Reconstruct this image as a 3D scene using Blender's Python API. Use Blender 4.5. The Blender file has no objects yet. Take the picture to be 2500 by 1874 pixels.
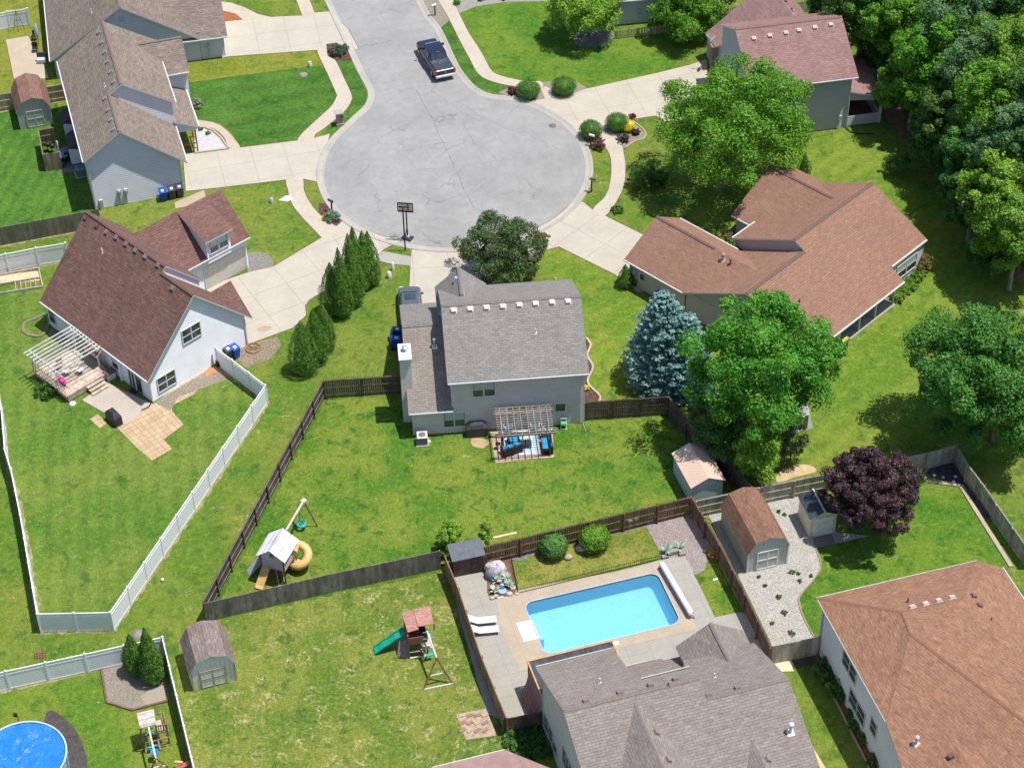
import bpy, bmesh, math, random
import numpy as np
from mathutils import Vector, Matrix
R_ = math.radians
random.seed(7)
sc = bpy.context.scene
col = sc.collection

# ------------------------------------------------------------------ camera
CAM_F, CAM_PITCH, CAM_ROLL, CAM_H = 5019.753, 0.725734729, -0.0183019564, 104.308
cam = bpy.data.objects.new('camera', bpy.data.cameras.new('camera'))
col.objects.link(cam)
cam.location = (0, 0, CAM_H)
cam.data.sensor_width = 36.0
cam.data.lens = CAM_F / 2500 * 36.0
cam.data.clip_end = 1500
cam.data.clip_start = 1
cam.rotation_mode = 'XYZ'
cam.matrix_world = (Matrix.Translation((0, 0, CAM_H)) @ Matrix.Rotation(math.pi / 2 - CAM_PITCH, 4, 'X')
                    @ Matrix.Rotation(CAM_ROLL, 4, 'Z'))
sc.camera = cam

# ------------------------------------------------------------------ light
SUN_DIR = Vector((0.325, -0.006, 1.0)).normalized()
w = bpy.data.worlds.new('World'); sc.world = w; w.use_nodes = True
nt = w.node_tree; nt.nodes.clear()
sky = nt.nodes.new('ShaderNodeTexSky'); sky.sky_type = 'NISHITA'; sky.sun_disc = False
sky.sun_elevation = math.asin(SUN_DIR.z)
sky.sun_rotation = math.atan2(SUN_DIR.x, SUN_DIR.y)
bg = nt.nodes.new('ShaderNodeBackground'); bg.inputs[1].default_value = 0.12
wo = nt.nodes.new('ShaderNodeOutputWorld')
nt.links.new(sky.outputs[0], bg.inputs[0]); nt.links.new(bg.outputs[0], wo.inputs[0])
sun = bpy.data.objects.new('sun', bpy.data.lights.new('sun', 'SUN')); col.objects.link(sun)
sun.data.energy = 4.6; sun.data.angle = R_(0.5); sun.data.color = (1.0, 0.965, 0.91)
sun.rotation_euler = SUN_DIR.to_track_quat('Z', 'Y').to_euler()
sun.location = (60, 120, 90)
sc.view_settings.view_transform = 'Standard'; sc.view_settings.look = 'None'
sc.view_settings.exposure = 0.27; sc.view_settings.gamma = 1.0

# ------------------------------------------------------------------ placing helpers
_S8, _S6 = 2.7638, 3.4984
KK = {'c1': (0, 0, _S8), 'c2': (800, 0, _S8), 'c3': (1600, 0, _S8), 'c4': (0, 500, _S8), 'c5': (800, 500, _S8),
      'c6': (1600, 500, _S8), 'c7': (0, 1000, _S8), 'c8': (800, 1000, _S8), 'c9': (1600, 1000, _S8),
      'd4': (0, 1400, _S6), 'd5': (600, 1400, _S6), 'd6': (1232, 1400, _S6), 'd7': (1868, 1400, _S6),
      'd8': (1868, 0, _S6), 'D': (0, 0, 1 / 1.1302), 'N': (0, 0, 1)}


def ray(k, x, y):
    ox, oy, s = KK[k]
    X = (ox + x / s - 1250) / CAM_F; Y = -(oy + y / s - 937) / CAM_F
    cr, sr = math.cos(CAM_ROLL), math.sin(CAM_ROLL)
    X, Y = cr * X - sr * Y, sr * X + cr * Y
    c, s_ = math.cos(CAM_PITCH), math.sin(CAM_PITCH)
    return Vector((X, c + s_ * Y, -s_ + c * Y))


def P(k, x, y, z=0.0):
    """world point at height z seen at survey position (k, x, y)"""
    d = ray(k, x, y)
    t = (CAM_H - z) / -d.z
    return Vector((d.x * t, d.y * t, z))


def onplane(k, x, y, pl):
    d = ray(k, x, y); o = Vector((0, 0, CAM_H))
    p0, n = pl
    t = (p0 - o).dot(n) / d.dot(n)
    return o + d * t


def above(base, k, x, y):
    """point above ground point `base` (same Y) seen at (k,x,y) -> z"""
    d = ray(k, x, y); t = base.y / d.y
    return CAM_H + d.z * t


def ang_between(a, b):
    return math.atan2(b.y - a.y, b.x - a.x)


class Frame:
    def __init__(s, o, ang):
        s.o = Vector((o.x, o.y, 0)); s.a = ang
        s.m = Matrix.Translation(s.o) @ Matrix.Rotation(ang, 4, 'Z'); s.i = s.m.inverted()

    def l(s, k, x, y, z=0.0):
        return s.i @ P(k, x, y, z)

    def w(s, u, v, z=0.0):
        return s.m @ Vector((u, v, z))


# ------------------------------------------------------------------ materials
MATS = {}


class NT:
    def __init__(s, name):
        s.m = bpy.data.materials.new(name); s.m.use_nodes = True
        s.t = s.m.node_tree; s.t.nodes.clear()
        s.out = s.n('OutputMaterial'); s.b = s.n('BsdfPrincipled')
        s.l(s.b.outputs[0], s.out.inputs[0])
        s.geo = s.n('NewGeometry'); s.pos = s.geo.outputs['Position']
        s.tc = s.n('TexCoord'); s.obj = s.tc.outputs['Object']; s.uv = s.tc.outputs['UV']

    def n(s, t):
        return s.t.nodes.new('ShaderNode' + t)

    def l(s, a, b):
        s.t.links.new(a, b)

    def put(s, sock, v):
        if isinstance(v, (int, float)): sock.default_value = v
        elif isinstance(v, (tuple, list)): sock.default_value = (tuple(v) + (1.0,))[:len(sock.default_value)]
        else: s.l(v, sock)

    def noise(s, scale, detail=3, rough=0.55, vec=None, dist=0.0):
        n = s.n('TexNoise'); s.put(n.inputs['Vector'], vec or s.pos)
        n.inputs['Scale'].default_value = scale; n.inputs['Detail'].default_value = detail
        n.inputs['Roughness'].default_value = rough; n.inputs['Distortion'].default_value = dist
        return n.outputs[0]

    def vor(s, scale, vec=None, feat='F1', out='Distance', rnd=1.0):
        n = s.n('TexVoronoi'); n.feature = feat; s.put(n.inputs['Vector'], vec or s.pos)
        n.inputs['Scale'].default_value = scale; n.inputs['Randomness'].default_value = rnd
        return n.outputs[out]

    def ramp(s, x, a, b, c0=0.0, c1=1.0):
        n = s.n('MapRange'); n.interpolation_type = 'SMOOTHSTEP'; s.put(n.inputs[0], x)
        n.inputs[1].default_value = a; n.inputs[2].default_value = b
        n.inputs[3].default_value = c0; n.inputs[4].default_value = c1
        return n.outputs[0]

    def lin(s, x, a, b, c0=0.0, c1=1.0):
        n = s.n('MapRange'); s.put(n.inputs[0], x)
        n.inputs[1].default_value = a; n.inputs[2].default_value = b
        n.inputs[3].default_value = c0; n.inputs[4].default_value = c1
        return n.outputs[0]

    def math(s, op, a, b=0.0):
        n = s.n('Math'); n.operation = op; s.put(n.inputs[0], a); s.put(n.inputs[1], b)
        return n.outputs[0]

    def mix(s, f, a, b, mode='MIX'):
        n = s.n('Mix'); n.data_type = 'RGBA'; n.blend_type = mode
        s.put(n.inputs[0], f); s.put(n.inputs[6], a); s.put(n.inputs[7], b)
        return n.outputs[2]

    def mul(s, c, f):
        """colour times scalar"""
        n = s.n('VectorMath'); n.operation = 'SCALE'; s.put(n.inputs[0], c); s.put(n.inputs['Scale'], f)
        return n.outputs[0]

    def map(s, vec, scale=(1, 1, 1), rot=(0, 0, 0), loc=(0, 0, 0)):
        n = s.n('Mapping'); s.put(n.inputs[0], vec)
        n.inputs['Scale'].default_value = scale; n.inputs['Rotation'].default_value = rot
        n.inputs['Location'].default_value = loc
        return n.outputs[0]

    def sep(s, vec):
        n = s.n('SeparateXYZ'); s.put(n.inputs[0], vec); return n.outputs

    def bump(s, h, strength=0.3, dist=0.02):
        n = s.n('Bump'); s.put(n.inputs['Height'], h); n.inputs['Strength'].default_value = strength
        n.inputs['Distance'].default_value = dist
        s.l(n.outputs[0], s.b.inputs['Normal'])

    def fin(s, colr, rough=0.8, spec=0.3, metal=0.0):
        s.put(s.b.inputs['Base Color'], colr); s.put(s.b.inputs['Roughness'], rough)
        s.put(s.b.inputs['Specular IOR Level'], spec); s.put(s.b.inputs['Metallic'], metal)
        return s.m


def memo(fn):
    def g(*a, **k):
        key = (fn.__name__, a, tuple(sorted(k.items())))
        if key not in MATS: MATS[key] = fn(*a, **k)
        return MATS[key]
    return g


@memo
def plain(name, c, rough=0.6, var=0.12, scale=3.0, spec=0.35, metal=0.0, bump=0.0):
    m = NT(name)
    f = m.lin(m.noise(scale, 4), 0.3, 0.7, 1 - var, 1 + var)
    g = m.lin(m.noise(scale * 9, 2), 0.3, 0.7, 1 - var * .5, 1 + var * .5)
    if bump: m.bump(m.noise(scale * 12, 3), bump, 0.02)
    return m.fin(m.mul(m.mul(c, f), g), rough, spec, metal)


@memo
def lawn(name, main, alt, dark, dry, dryamt=0.15, sc_=1.0, stripe=0.0, sang=0.0, swid=1.0):
    m = NT(name)
    a = m.noise(0.16 * sc_, 4, 0.6); b = m.noise(0.75 * sc_, 5, 0.65, dist=0.4)
    c = m.noise(2.6 * sc_, 4, 0.7); d = m.noise(11, 3, 0.7); e = m.noise(34, 2, 0.6)
    base = m.mix(m.ramp(a, 0.40, 0.60), main, alt)
    base = m.mix(m.ramp(m.noise(0.33 * sc_, 4, .6, dist=.6), .5, .64, 0, .55), base, alt)
    base = m.mix(m.ramp(b, 0.49, 0.68, 0, .85), base, dark)
    base = m.mix(m.math('MULTIPLY', m.ramp(c, 0.52, 0.66), 0.45), base, alt)
    dr = m.math('MULTIPLY', m.ramp(m.noise(0.55 * sc_, 5, 0.75, dist=0.8), 0.66 - dryamt, 0.76 - dryamt * .6),
                m.ramp(m.noise(4.5, 4, 0.7), 0.42, 0.62))
    base = m.mix(dr, base, dry)
    if stripe:
        x = m.sep(m.map(m.pos, rot=(0, 0, sang)))[0]
        wv = m.math('SINE', m.math('MULTIPLY', x, 2 * math.pi / swid))
        wv = m.math('ADD', wv, m.lin(m.noise(0.6, 2), 0.3, 0.7, -.6, .6))
        base = m.mul(base, m.lin(wv, -1, 1, 1 - stripe, 1 + stripe))
    f = m.math('MULTIPLY', m.lin(d, 0.3, 0.7, 0.66, 1.36), m.lin(e, 0.3, 0.7, 0.72, 1.28))
    f = m.math('MULTIPLY', f, m.lin(c, 0.3, 0.7, 0.78, 1.22)); f = m.math('MULTIPLY', f, 1.0)
    base = m.mix(m.math('MULTIPLY', m.ramp(m.noise(4.5, 4, .75), .55, .72), .5), base, dry); base = m.mix(1.0, base, (.93, .95, .95), 'MULTIPLY')
    m.bump(m.math('ADD', d, e), 0.7, 0.05)
    return m.fin(m.mul(base, f), 0.95, 0.1)


@memo
def gravel(name, c1, c2, c3, scale=9.0, green=0.0):
    m = NT(name); c1, c2, c3 = [tuple(x * .62 for x in c) for c in (c1, c2, c3)] if 'white' not in name and 'pale' not in name else [tuple(x * .82 for x in c) for c in (c1, c2, c3)]; scale *= 2.6
    v = m.n('TexVoronoi'); m.put(v.inputs['Vector'], m.pos); v.inputs['Scale'].default_value = scale
    cs = m.sep(v.outputs['Color'])
    b = m.mix(m.ramp(cs[0], 0.2, 0.9), c1, c2)
    b = m.mix(m.ramp(cs[1], 0.6, 0.95), b, c3)
    b = m.mix(m.ramp(m.noise(0.7, 4, .7), 0.5, 0.7, 0, .55), b, c3)
    b = m.mul(b, m.lin(v.outputs['Distance'], 0.0, 0.8, 1.1, 0.55))
    if green:
        g = m.math('MULTIPLY', m.ramp(m.noise(1.6, 4, .7), .56, .68), m.ramp(m.noise(7, 3, .7), .5, .6))
        b = m.mix(m.math('MULTIPLY', g, green), b, (0.06, 0.12, 0.02))
    m.bump(v.outputs['Distance'], 0.8, 0.04)
    return m.fin(b, 0.9, 0.2)


@memo
def concrete(name, c, joint=0.0, jw=0.03, joint2=None, off=(0, 0), stain=0.12, dark=0.35):
    """joints in the object's own x/y every `joint` metres"""
    m = NT(name); c = tuple(x * .66 for x in c)
    a = m.noise(0.5, 5, .65); b = m.noise(3.5, 4, .7); e = m.noise(25, 2)
    f = m.math('MULTIPLY', m.lin(a, .3, .7, 1 - stain, 1 + stain * .6), m.lin(b, .3, .7, 1 - stain * .5, 1 + stain * .5))
    f = m.math('MULTIPLY', f, m.lin(e, .3, .7, .95, 1.05))
    b_ = m.mul(c, f)
    b_ = m.mix(m.ramp(m.noise(1.1, 5, .8), .6, .78, 0, .35), b_, tuple(x * .62 for x in c))
    if joint:
        o = m.sep(m.obj)
        ds = []
        for i, jn in ((0, joint), (1, joint2 or joint)):
            if jn < 0: continue
            x = m.math('ADD', o[i], 500 * jn + off[i])
            x = m.math('ABSOLUTE', m.math('SUBTRACT', m.math('MODULO', x, jn), jn / 2))
            ds.append(m.lin(m.math('SUBTRACT', jn / 2, x), jw * .4, jw, 1, 0))
        j = m.math('MAXIMUM', ds[0], ds[-1])
        b_ = m.mul(b_, m.lin(j, 0, 1, 1, 1 - dark))
    m.bump(m.noise(40, 2), .15, .01)
    return m.fin(b_, .85, .25)


@memo
def pavers(name, c1, c2, mort, w_=.4, h_=.4, off=0.0, mw=.03):
    m = NT(name); c1, c2, mort = [tuple(x * .72 for x in c) for c in (c1, c2, mort)]
    b = m.n('TexBrick'); m.put(b.inputs['Vector'], m.obj); b.offset = off
    b.inputs['Scale'].default_value = 1; b.inputs['Brick Width'].default_value = w_; b.inputs['Row Height'].default_value = h_
    b.inputs['Mortar Size'].default_value = mw * .5; b.inputs['Mortar Smooth'].default_value = .3
    m.put(b.inputs['Color1'], c1); m.put(b.inputs['Color2'], c2); m.put(b.inputs['Mortar'], mort)
    c = m.mul(b.outputs[0], m.math('MULTIPLY', m.lin(m.noise(1.2, 4), .3, .7, .88, 1.1), m.lin(m.noise(14, 3), .3, .7, .9, 1.1)))
    m.bump(m.math('SUBTRACT', 1.0, b.outputs['Fac']), .3, .01)
    return m.fin(c, .85, .25)


@memo
def shingle(name, c1, c2, c3, streak=.18, patch=.25):
    m = NT(name); c1, c2, c3 = [tuple(x * .78 for x in c) for c in (c1, c2, c3)]; streak *= .5; patch *= .8
    b = m.n('TexBrick'); m.put(b.inputs['Vector'], m.map(m.uv, loc=(200, 200, 0))); b.offset = .45; b.squash = 1
    b.inputs['Scale'].default_value = 1; b.inputs['Brick Width'].default_value = .46; b.inputs['Row Height'].default_value = .19
    b.inputs['Mortar Size'].default_value = .014; b.inputs['Mortar Smooth'].default_value = .6
    m.put(b.inputs['Color1'], c1); m.put(b.inputs['Color2'], c2); m.put(b.inputs['Mortar'], tuple(x * .55 for x in c1))
    v = m.n('TexVoronoi'); m.put(v.inputs['Vector'], m.map(m.uv, scale=(3.0, 8.5, 1))); v.inputs['Scale'].default_value = 1.0
    cs = m.sep(v.outputs['Color'])
    c = m.mix(m.ramp(cs[0], .55, .95, 0, .48), b.outputs[0], c3)
    c = m.mul(c, m.lin(cs[1], 0, 1, 1 - patch * .75, 1 + patch * .75))
    c = m.mul(c, m.lin(m.noise(.35, 5, .65), .3, .7, 1 - streak, 1 + streak))
    st = m.noise(1.0, 4, .6, vec=m.map(m.uv, scale=(.9, .12, 1)))
    c = m.mul(c, m.lin(st, .3, .7, 1 - streak * .8, 1 + streak * .7))
    c = m.mul(c, m.lin(m.noise(30, 2), .3, .7, .9, 1.1))
    m.bump(m.math('ADD', m.math('SUBTRACT', 1.0, b.outputs['Fac']), m.math('MULTIPLY', m.noise(60, 2), .4)), .5, .02)
    return m.fin(c, .92, .15)


@memo
def siding(name, c, lap=.2, vert=False, spec=.3):
    """horizontal lap siding: the boards step in world height"""
    m = NT(name)
    o = m.sep(m.obj)
    if vert: z = m.math('ADD', m.math('ADD', o[0], o[1]), 100.0)
    else: z = m.math('ADD', o[2], 100.0)
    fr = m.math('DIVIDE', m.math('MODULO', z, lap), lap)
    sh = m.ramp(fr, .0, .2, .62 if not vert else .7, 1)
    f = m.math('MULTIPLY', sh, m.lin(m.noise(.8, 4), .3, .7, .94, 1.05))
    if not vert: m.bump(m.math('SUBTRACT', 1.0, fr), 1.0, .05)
    return m.fin(m.mul(c, f), .55, spec)


@memo
def wood(name, c1, c2, scale=(1, 1, 1), rough=.85):
    m = NT(name)
    g = m.noise(3, 5, .65, vec=m.map(m.obj, scale=scale))
    c = m.mix(m.ramp(g, .32, .68), c1, c2)
    ri = m.geo.outputs['Random Per Island']
    c = m.mul(c, m.lin(ri, 0, 1, .74, 1.22))
    c = m.mul(c, m.lin(m.noise(.9, 4), .3, .7, .82, 1.15))
    m.bump(m.noise(30, 3), .2, .01)
    return m.fin(c, rough, .2)


@memo
def leafmat(name, c1, c2, c3, trans=.35, nsc=.5):
    m = NT(name)
    ri = m.geo.outputs['Random Per Island']
    c = m.mix(m.ramp(ri, .0, .75), c1, c2)
    c = m.mix(m.ramp(m.noise(nsc, 4, .7), .42, .62, 0, .85), c, c3)
    c = m.mul(c, m.lin(m.noise(2.2, 3), .3, .7, .75, 1.25))
    m.put(m.b.inputs['Base Color'], c); m.b.inputs['Roughness'].default_value = .5
    m.b.inputs['Specular IOR Level'].default_value = .35
    t = m.n('BsdfTranslucent'); m.put(t.inputs[0], m.mul(c, 1.5))
    mx = m.n('MixShader'); mx.inputs[0].default_value = trans
    m.l(m.b.outputs[0], mx.inputs[1]); m.l(t.outputs[0], mx.inputs[2]); m.l(mx.outputs[0], m.out.inputs[0])
    return m.m


@memo
def glass(name='window_glass', c=(.03, .045, .06)):
    m = NT(name)
    z = m.sep(m.obj)[2]
    return m.fin(m.mul(c, m.lin(m.noise(1.5, 3), .3, .7, .6, 1.6)), .08, .9)


# ------------------------------------------------------------------ mesh builder
class MB:
    def __init__(s):
        s.v = []; s.f = []; s.mi = []; s.uv = []; s.M = Matrix.Identity(4); s.has_uv = False; s.sm = []

    def add(s, vs, fs, mi=0, uvs=None, smooth=False):
        o = len(s.v)
        s.v += [tuple(s.M @ Vector(p)) for p in vs]
        for i, f in enumerate(fs):
            s.f.append([o + j for j in f]); s.mi.append(mi if isinstance(mi, int) else mi[i]); s.sm.append(smooth)
            if uvs is not None: s.uv.append(uvs[i]); s.has_uv = True
            else: s.uv.append([(0, 0)] * len(f))
        return s

    def box(s, c, d, rz=0.0, mi=0, m=None):
        """box with base centre c=(x,y,z0) and dims d"""
        x, y, z = d[0] / 2, d[1] / 2, d[2]
        vs = [(-x, -y, 0), (x, -y, 0), (x, y, 0), (-x, y, 0), (-x, -y, z), (x, -y, z), (x, y, z), (-x, y, z)]
        mm = Matrix.Translation(c) @ Matrix.Rotation(rz, 4, 'Z')
        if m is not None: mm = mm @ m
        return s.add([mm @ Vector(p) for p in vs], [(0, 3, 2, 1), (4, 5, 6, 7), (0, 1, 5, 4), (1, 2, 6, 5), (2, 3, 7, 6), (3, 0, 4, 7)], mi)

    def beam(s, a, b, wd, ht=None, mi=0, up=(0, 0, 1)):
        """rectangular bar from a to b"""
        a = Vector(a); b = Vector(b); ht = ht or wd
        d = (b - a); L = d.length
        if L < 1e-6: return s
        d.normalize(); u = Vector(up)
        if abs(d.dot(u)) > .98: u = Vector((1, 0, 0))
        x = d.cross(u).normalized() * (wd / 2); y = x.cross(d).normalized() * (ht / 2)
        vs = [a - x - y, a + x - y, a + x + y, a - x + y, b - x - y, b + x - y, b + x + y, b - x + y]
        return s.add(vs, [(0, 1, 2, 3), (7, 6, 5, 4), (0, 4, 5, 1), (1, 5, 6, 2), (2, 6, 7, 3), (3, 7, 4, 0)], mi)

    def tube(s, pts, rad, n=8, mi=0, cap=True, smooth=True):
        pts = [Vector(p) for p in pts]; rad = rad if isinstance(rad, (list, tuple)) else [rad] * len(pts)
        vs = []; fs = []
        for i, p in enumerate(pts):
            d = (pts[min(i + 1, len(pts) - 1)] - pts[max(i - 1, 0)]).normalized()
            u = Vector((0, 0, 1)) if abs(d.z) < .95 else Vector((1, 0, 0))
            x = d.cross(u).normalized(); y = x.cross(d)
            for j in range(n):
                t = 2 * math.pi * j / n
                vs.append(p + (x * math.cos(t) + y * math.sin(t)) * rad[i])
        for i in range(len(pts) - 1):
            for j in range(n):
                k = (j + 1) % n
                fs.append((i * n + j, i * n + k, (i + 1) * n + k, (i + 1) * n + j))
        s.add(vs, fs, mi, smooth=smooth)
        if cap:
            s.add([vs[j] for j in range(n)], [tuple(range(n))], mi)
            s.add([vs[-n + j] for j in range(n)], [tuple(range(n))], mi)
        return s

    def lathe(s, c, prof, n=16, mi=0, sx=1, sy=1, smooth=True):
        vs = []; fs = []
        for r, z in prof:
            for j in range(n):
                t = 2 * math.pi * j / n
                vs.append((c[0] + r * math.cos(t) * sx, c[1] + r * math.sin(t) * sy, c[2] + z))
        for i in range(len(prof) - 1):
            for j in range(n):
                k = (j + 1) % n
                fs.append((i * n + j, i * n + k, (i + 1) * n + k, (i + 1) * n + j))
        s.add(vs, fs, mi, smooth=smooth)
        s.add(vs[:n], [tuple(reversed(range(n)))], mi); s.add(vs[-n:], [tuple(range(n))], mi)
        return s

    def prism(s, poly, z0, z1, mi=0, bottom=False):
        n = len(poly)
        ar = sum(poly[i][0] * poly[(i + 1) % n][1] - poly[(i + 1) % n][0] * poly[i][1] for i in range(n))
        if ar < 0: poly = list(reversed(poly))
        vs = [(p[0], p[1], z0) for p in poly] + [(p[0], p[1], z1) for p in poly]
        fs = [tuple(range(n, 2 * n))] + [(i, (i + 1) % n, n + (i + 1) % n, n + i) for i in range(n)]
        if bottom: fs.append(tuple(reversed(range(n))))
        return s.add(vs, fs, mi)

    def extr(s, poly, vec, mi=0, side_mi=None, bottom_mi=None):
        """planar 3-D polygon extruded by vec"""
        n = len(poly); poly = [Vector(p) for p in poly]; vec = Vector(vec)
        vs = poly + [p + vec for p in poly]
        fs = [tuple(range(n)), tuple(reversed(range(n, 2 * n)))] + [(i, n + i, n + (i + 1) % n, (i + 1) % n) for i in range(n)]
        sm = mi if side_mi is None else side_mi; bm_ = sm if bottom_mi is None else bottom_mi
        return s.add(vs, fs, [mi, bm_] + [sm] * n)

    def build(s, name, mats, parent=None, loc=None, rz=0.0, bevel=0.0):
        me = bpy.data.meshes.new(name)
        me.from_pydata(s.v, [], s.f); me.update()
        if not isinstance(mats, (list, tuple)): mats = [mats]
        for m in mats: me.materials.append(m)
        me.polygons.foreach_set('material_index', s.mi)
        me.polygons.foreach_set('use_smooth', s.sm)
        if s.has_uv:
            ul = me.uv_layers.new(name='UVMap'); flat = []
            for q in s.uv:
                for a in q: flat += [a[0], a[1]]
            ul.data.foreach_set('uv', flat)
        bm = bmesh.new(); bm.from_mesh(me)
        if not s.has_uv: bmesh.ops.recalc_face_normals(bm, faces=bm.faces)
        bm.to_mesh(me); bm.free()
        o = bpy.data.objects.new(name, me); col.objects.link(o)
        if parent: o.parent = parent
        if loc is not None: o.location = loc
        o.rotation_euler.z = rz
        if bevel:
            b = o.modifiers.new('bevel', 'BEVEL'); b.width = bevel; b.segments = 2; b.limit_method = 'ANGLE'
        return o


def tag(o, label, cat, group=None):
    o['label'] = label; o['category'] = cat
    if group: o['group'] = group
    return o


def thing(name, label, cat, loc=(0, 0, 0), rz=0.0, group=None):
    o = bpy.data.objects.new(name, None); col.objects.link(o)
    o.location = loc; o.rotation_euler.z = rz; o.empty_display_size = .2
    return tag(o, label, cat, group)


def struct(o):
    o['kind'] = 'structure'; return o


def copytree(o, parent=None):
    c = o.copy(); col.objects.link(c)
    if parent: c.parent = parent
    for ch in list(o.children): copytree(ch, c)
    return c


def smooth_poly(pts, closed=True, k=5):
    n = len(pts); out = []
    rng = range(n) if closed else range(n - 1)
    for i in rng:
        if closed: p0, p1, p2, p3 = pts[i - 1], pts[i], pts[(i + 1) % n], pts[(i + 2) % n]
        else: p0, p1, p2, p3 = pts[max(i - 1, 0)], pts[i], pts[i + 1], pts[min(i + 2, n - 1)]
        for j in range(k):
            t = j / k
            out.append(0.5 * ((2 * p1) + (p2 - p0) * t + (2 * p0 - 5 * p1 + 4 * p2 - p3) * t * t + (3 * p1 - p0 - 3 * p2 + p3) * t ** 3))
    if not closed: out.append(pts[-1])
    return out


def sheet(name, k, pts, z, mat, rz=0.0, smooth=False, thick=None, zb=-.05, origin=None):
    """a flat ground surface traced from survey points"""
    w_ = []
    for p in pts:
        if isinstance(p, Vector): w_.append(Vector((p.x, p.y, 0)))
        elif len(p) == 3: w_.append(P(*p))
        else: w_.append(P(k, p[0], p[1]))
    if smooth: w_ = smooth_poly(w_)
    o = origin or w_[0]
    m = Matrix.Rotation(-rz, 4, 'Z') @ Matrix.Translation((-o.x, -o.y, 0))
    if name in ('driveway', 'sidewalk', 'garden_path', 'patio') and '_' in mat.name and 'patio_pink' not in mat.name:
        n_ = len(w_); ar = sum(w_[i].x * w_[(i + 1) % n_].y - w_[(i + 1) % n_].x * w_[i].y for i in range(n_)); sg = 1 if ar > 0 else -1; out = []
        for i in range(n_):
            a_, b_, c_ = w_[i - 1], w_[i], w_[(i + 1) % n_]; d1 = (b_ - a_).normalized(); d2 = (c_ - b_).normalized(); nn = Vector((d1.y + d2.y, -d1.x - d2.x, 0)); nn = nn.normalized() if nn.length > .3 else Vector((d1.y, -d1.x, 0))
            out.append(b_ + nn * sg * random.uniform(.05, .10))
        eb = MB(); eb.prism([tuple(q[:2]) for q in out], -.05, min(.015 + (z - .02) * .05, z - .006)); struct(eb.build('soil_edge', plain('soil_edge', (.15, .095, .05), .95, .4, 3.0, .1)))
    mb = MB(); mb.prism([tuple((m @ q)[:2]) for q in w_], min(zb, z - .02), z)
    return struct(mb.build(name, mat, loc=(o.x, o.y, 0), rz=rz))
# ------------------------------------------------------------------ house kit
WHITE = plain('white_trim', (.58, .59, .585), .5, .05)


CAPS = {'shingle_taupe': (.19, .15, .125), 'shingle_taupe_dark': (.18, .14, .12), 'shingle_red_brown': (.14, .085, .075), 'shingle_faded_red': (.22, .13, .12), 'shingle_grey': (.18, .17, .16), 'shingle_brown': (.16, .10, .085), 'shingle_orange_brown': (.24, .13, .08), 'shingle_mauve_grey': (.20, .165, .15)}


class Gutters:
    def __init__(s, h): s.h = h; s.M = Matrix.Identity(4); s.v = []

    def beam(s, a, b, w_, h_):
        m = MB(); m.M = s.M; m.beam(a, b, w_, h_); m.build('gutter', s.h.trim, s.h.e)


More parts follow.
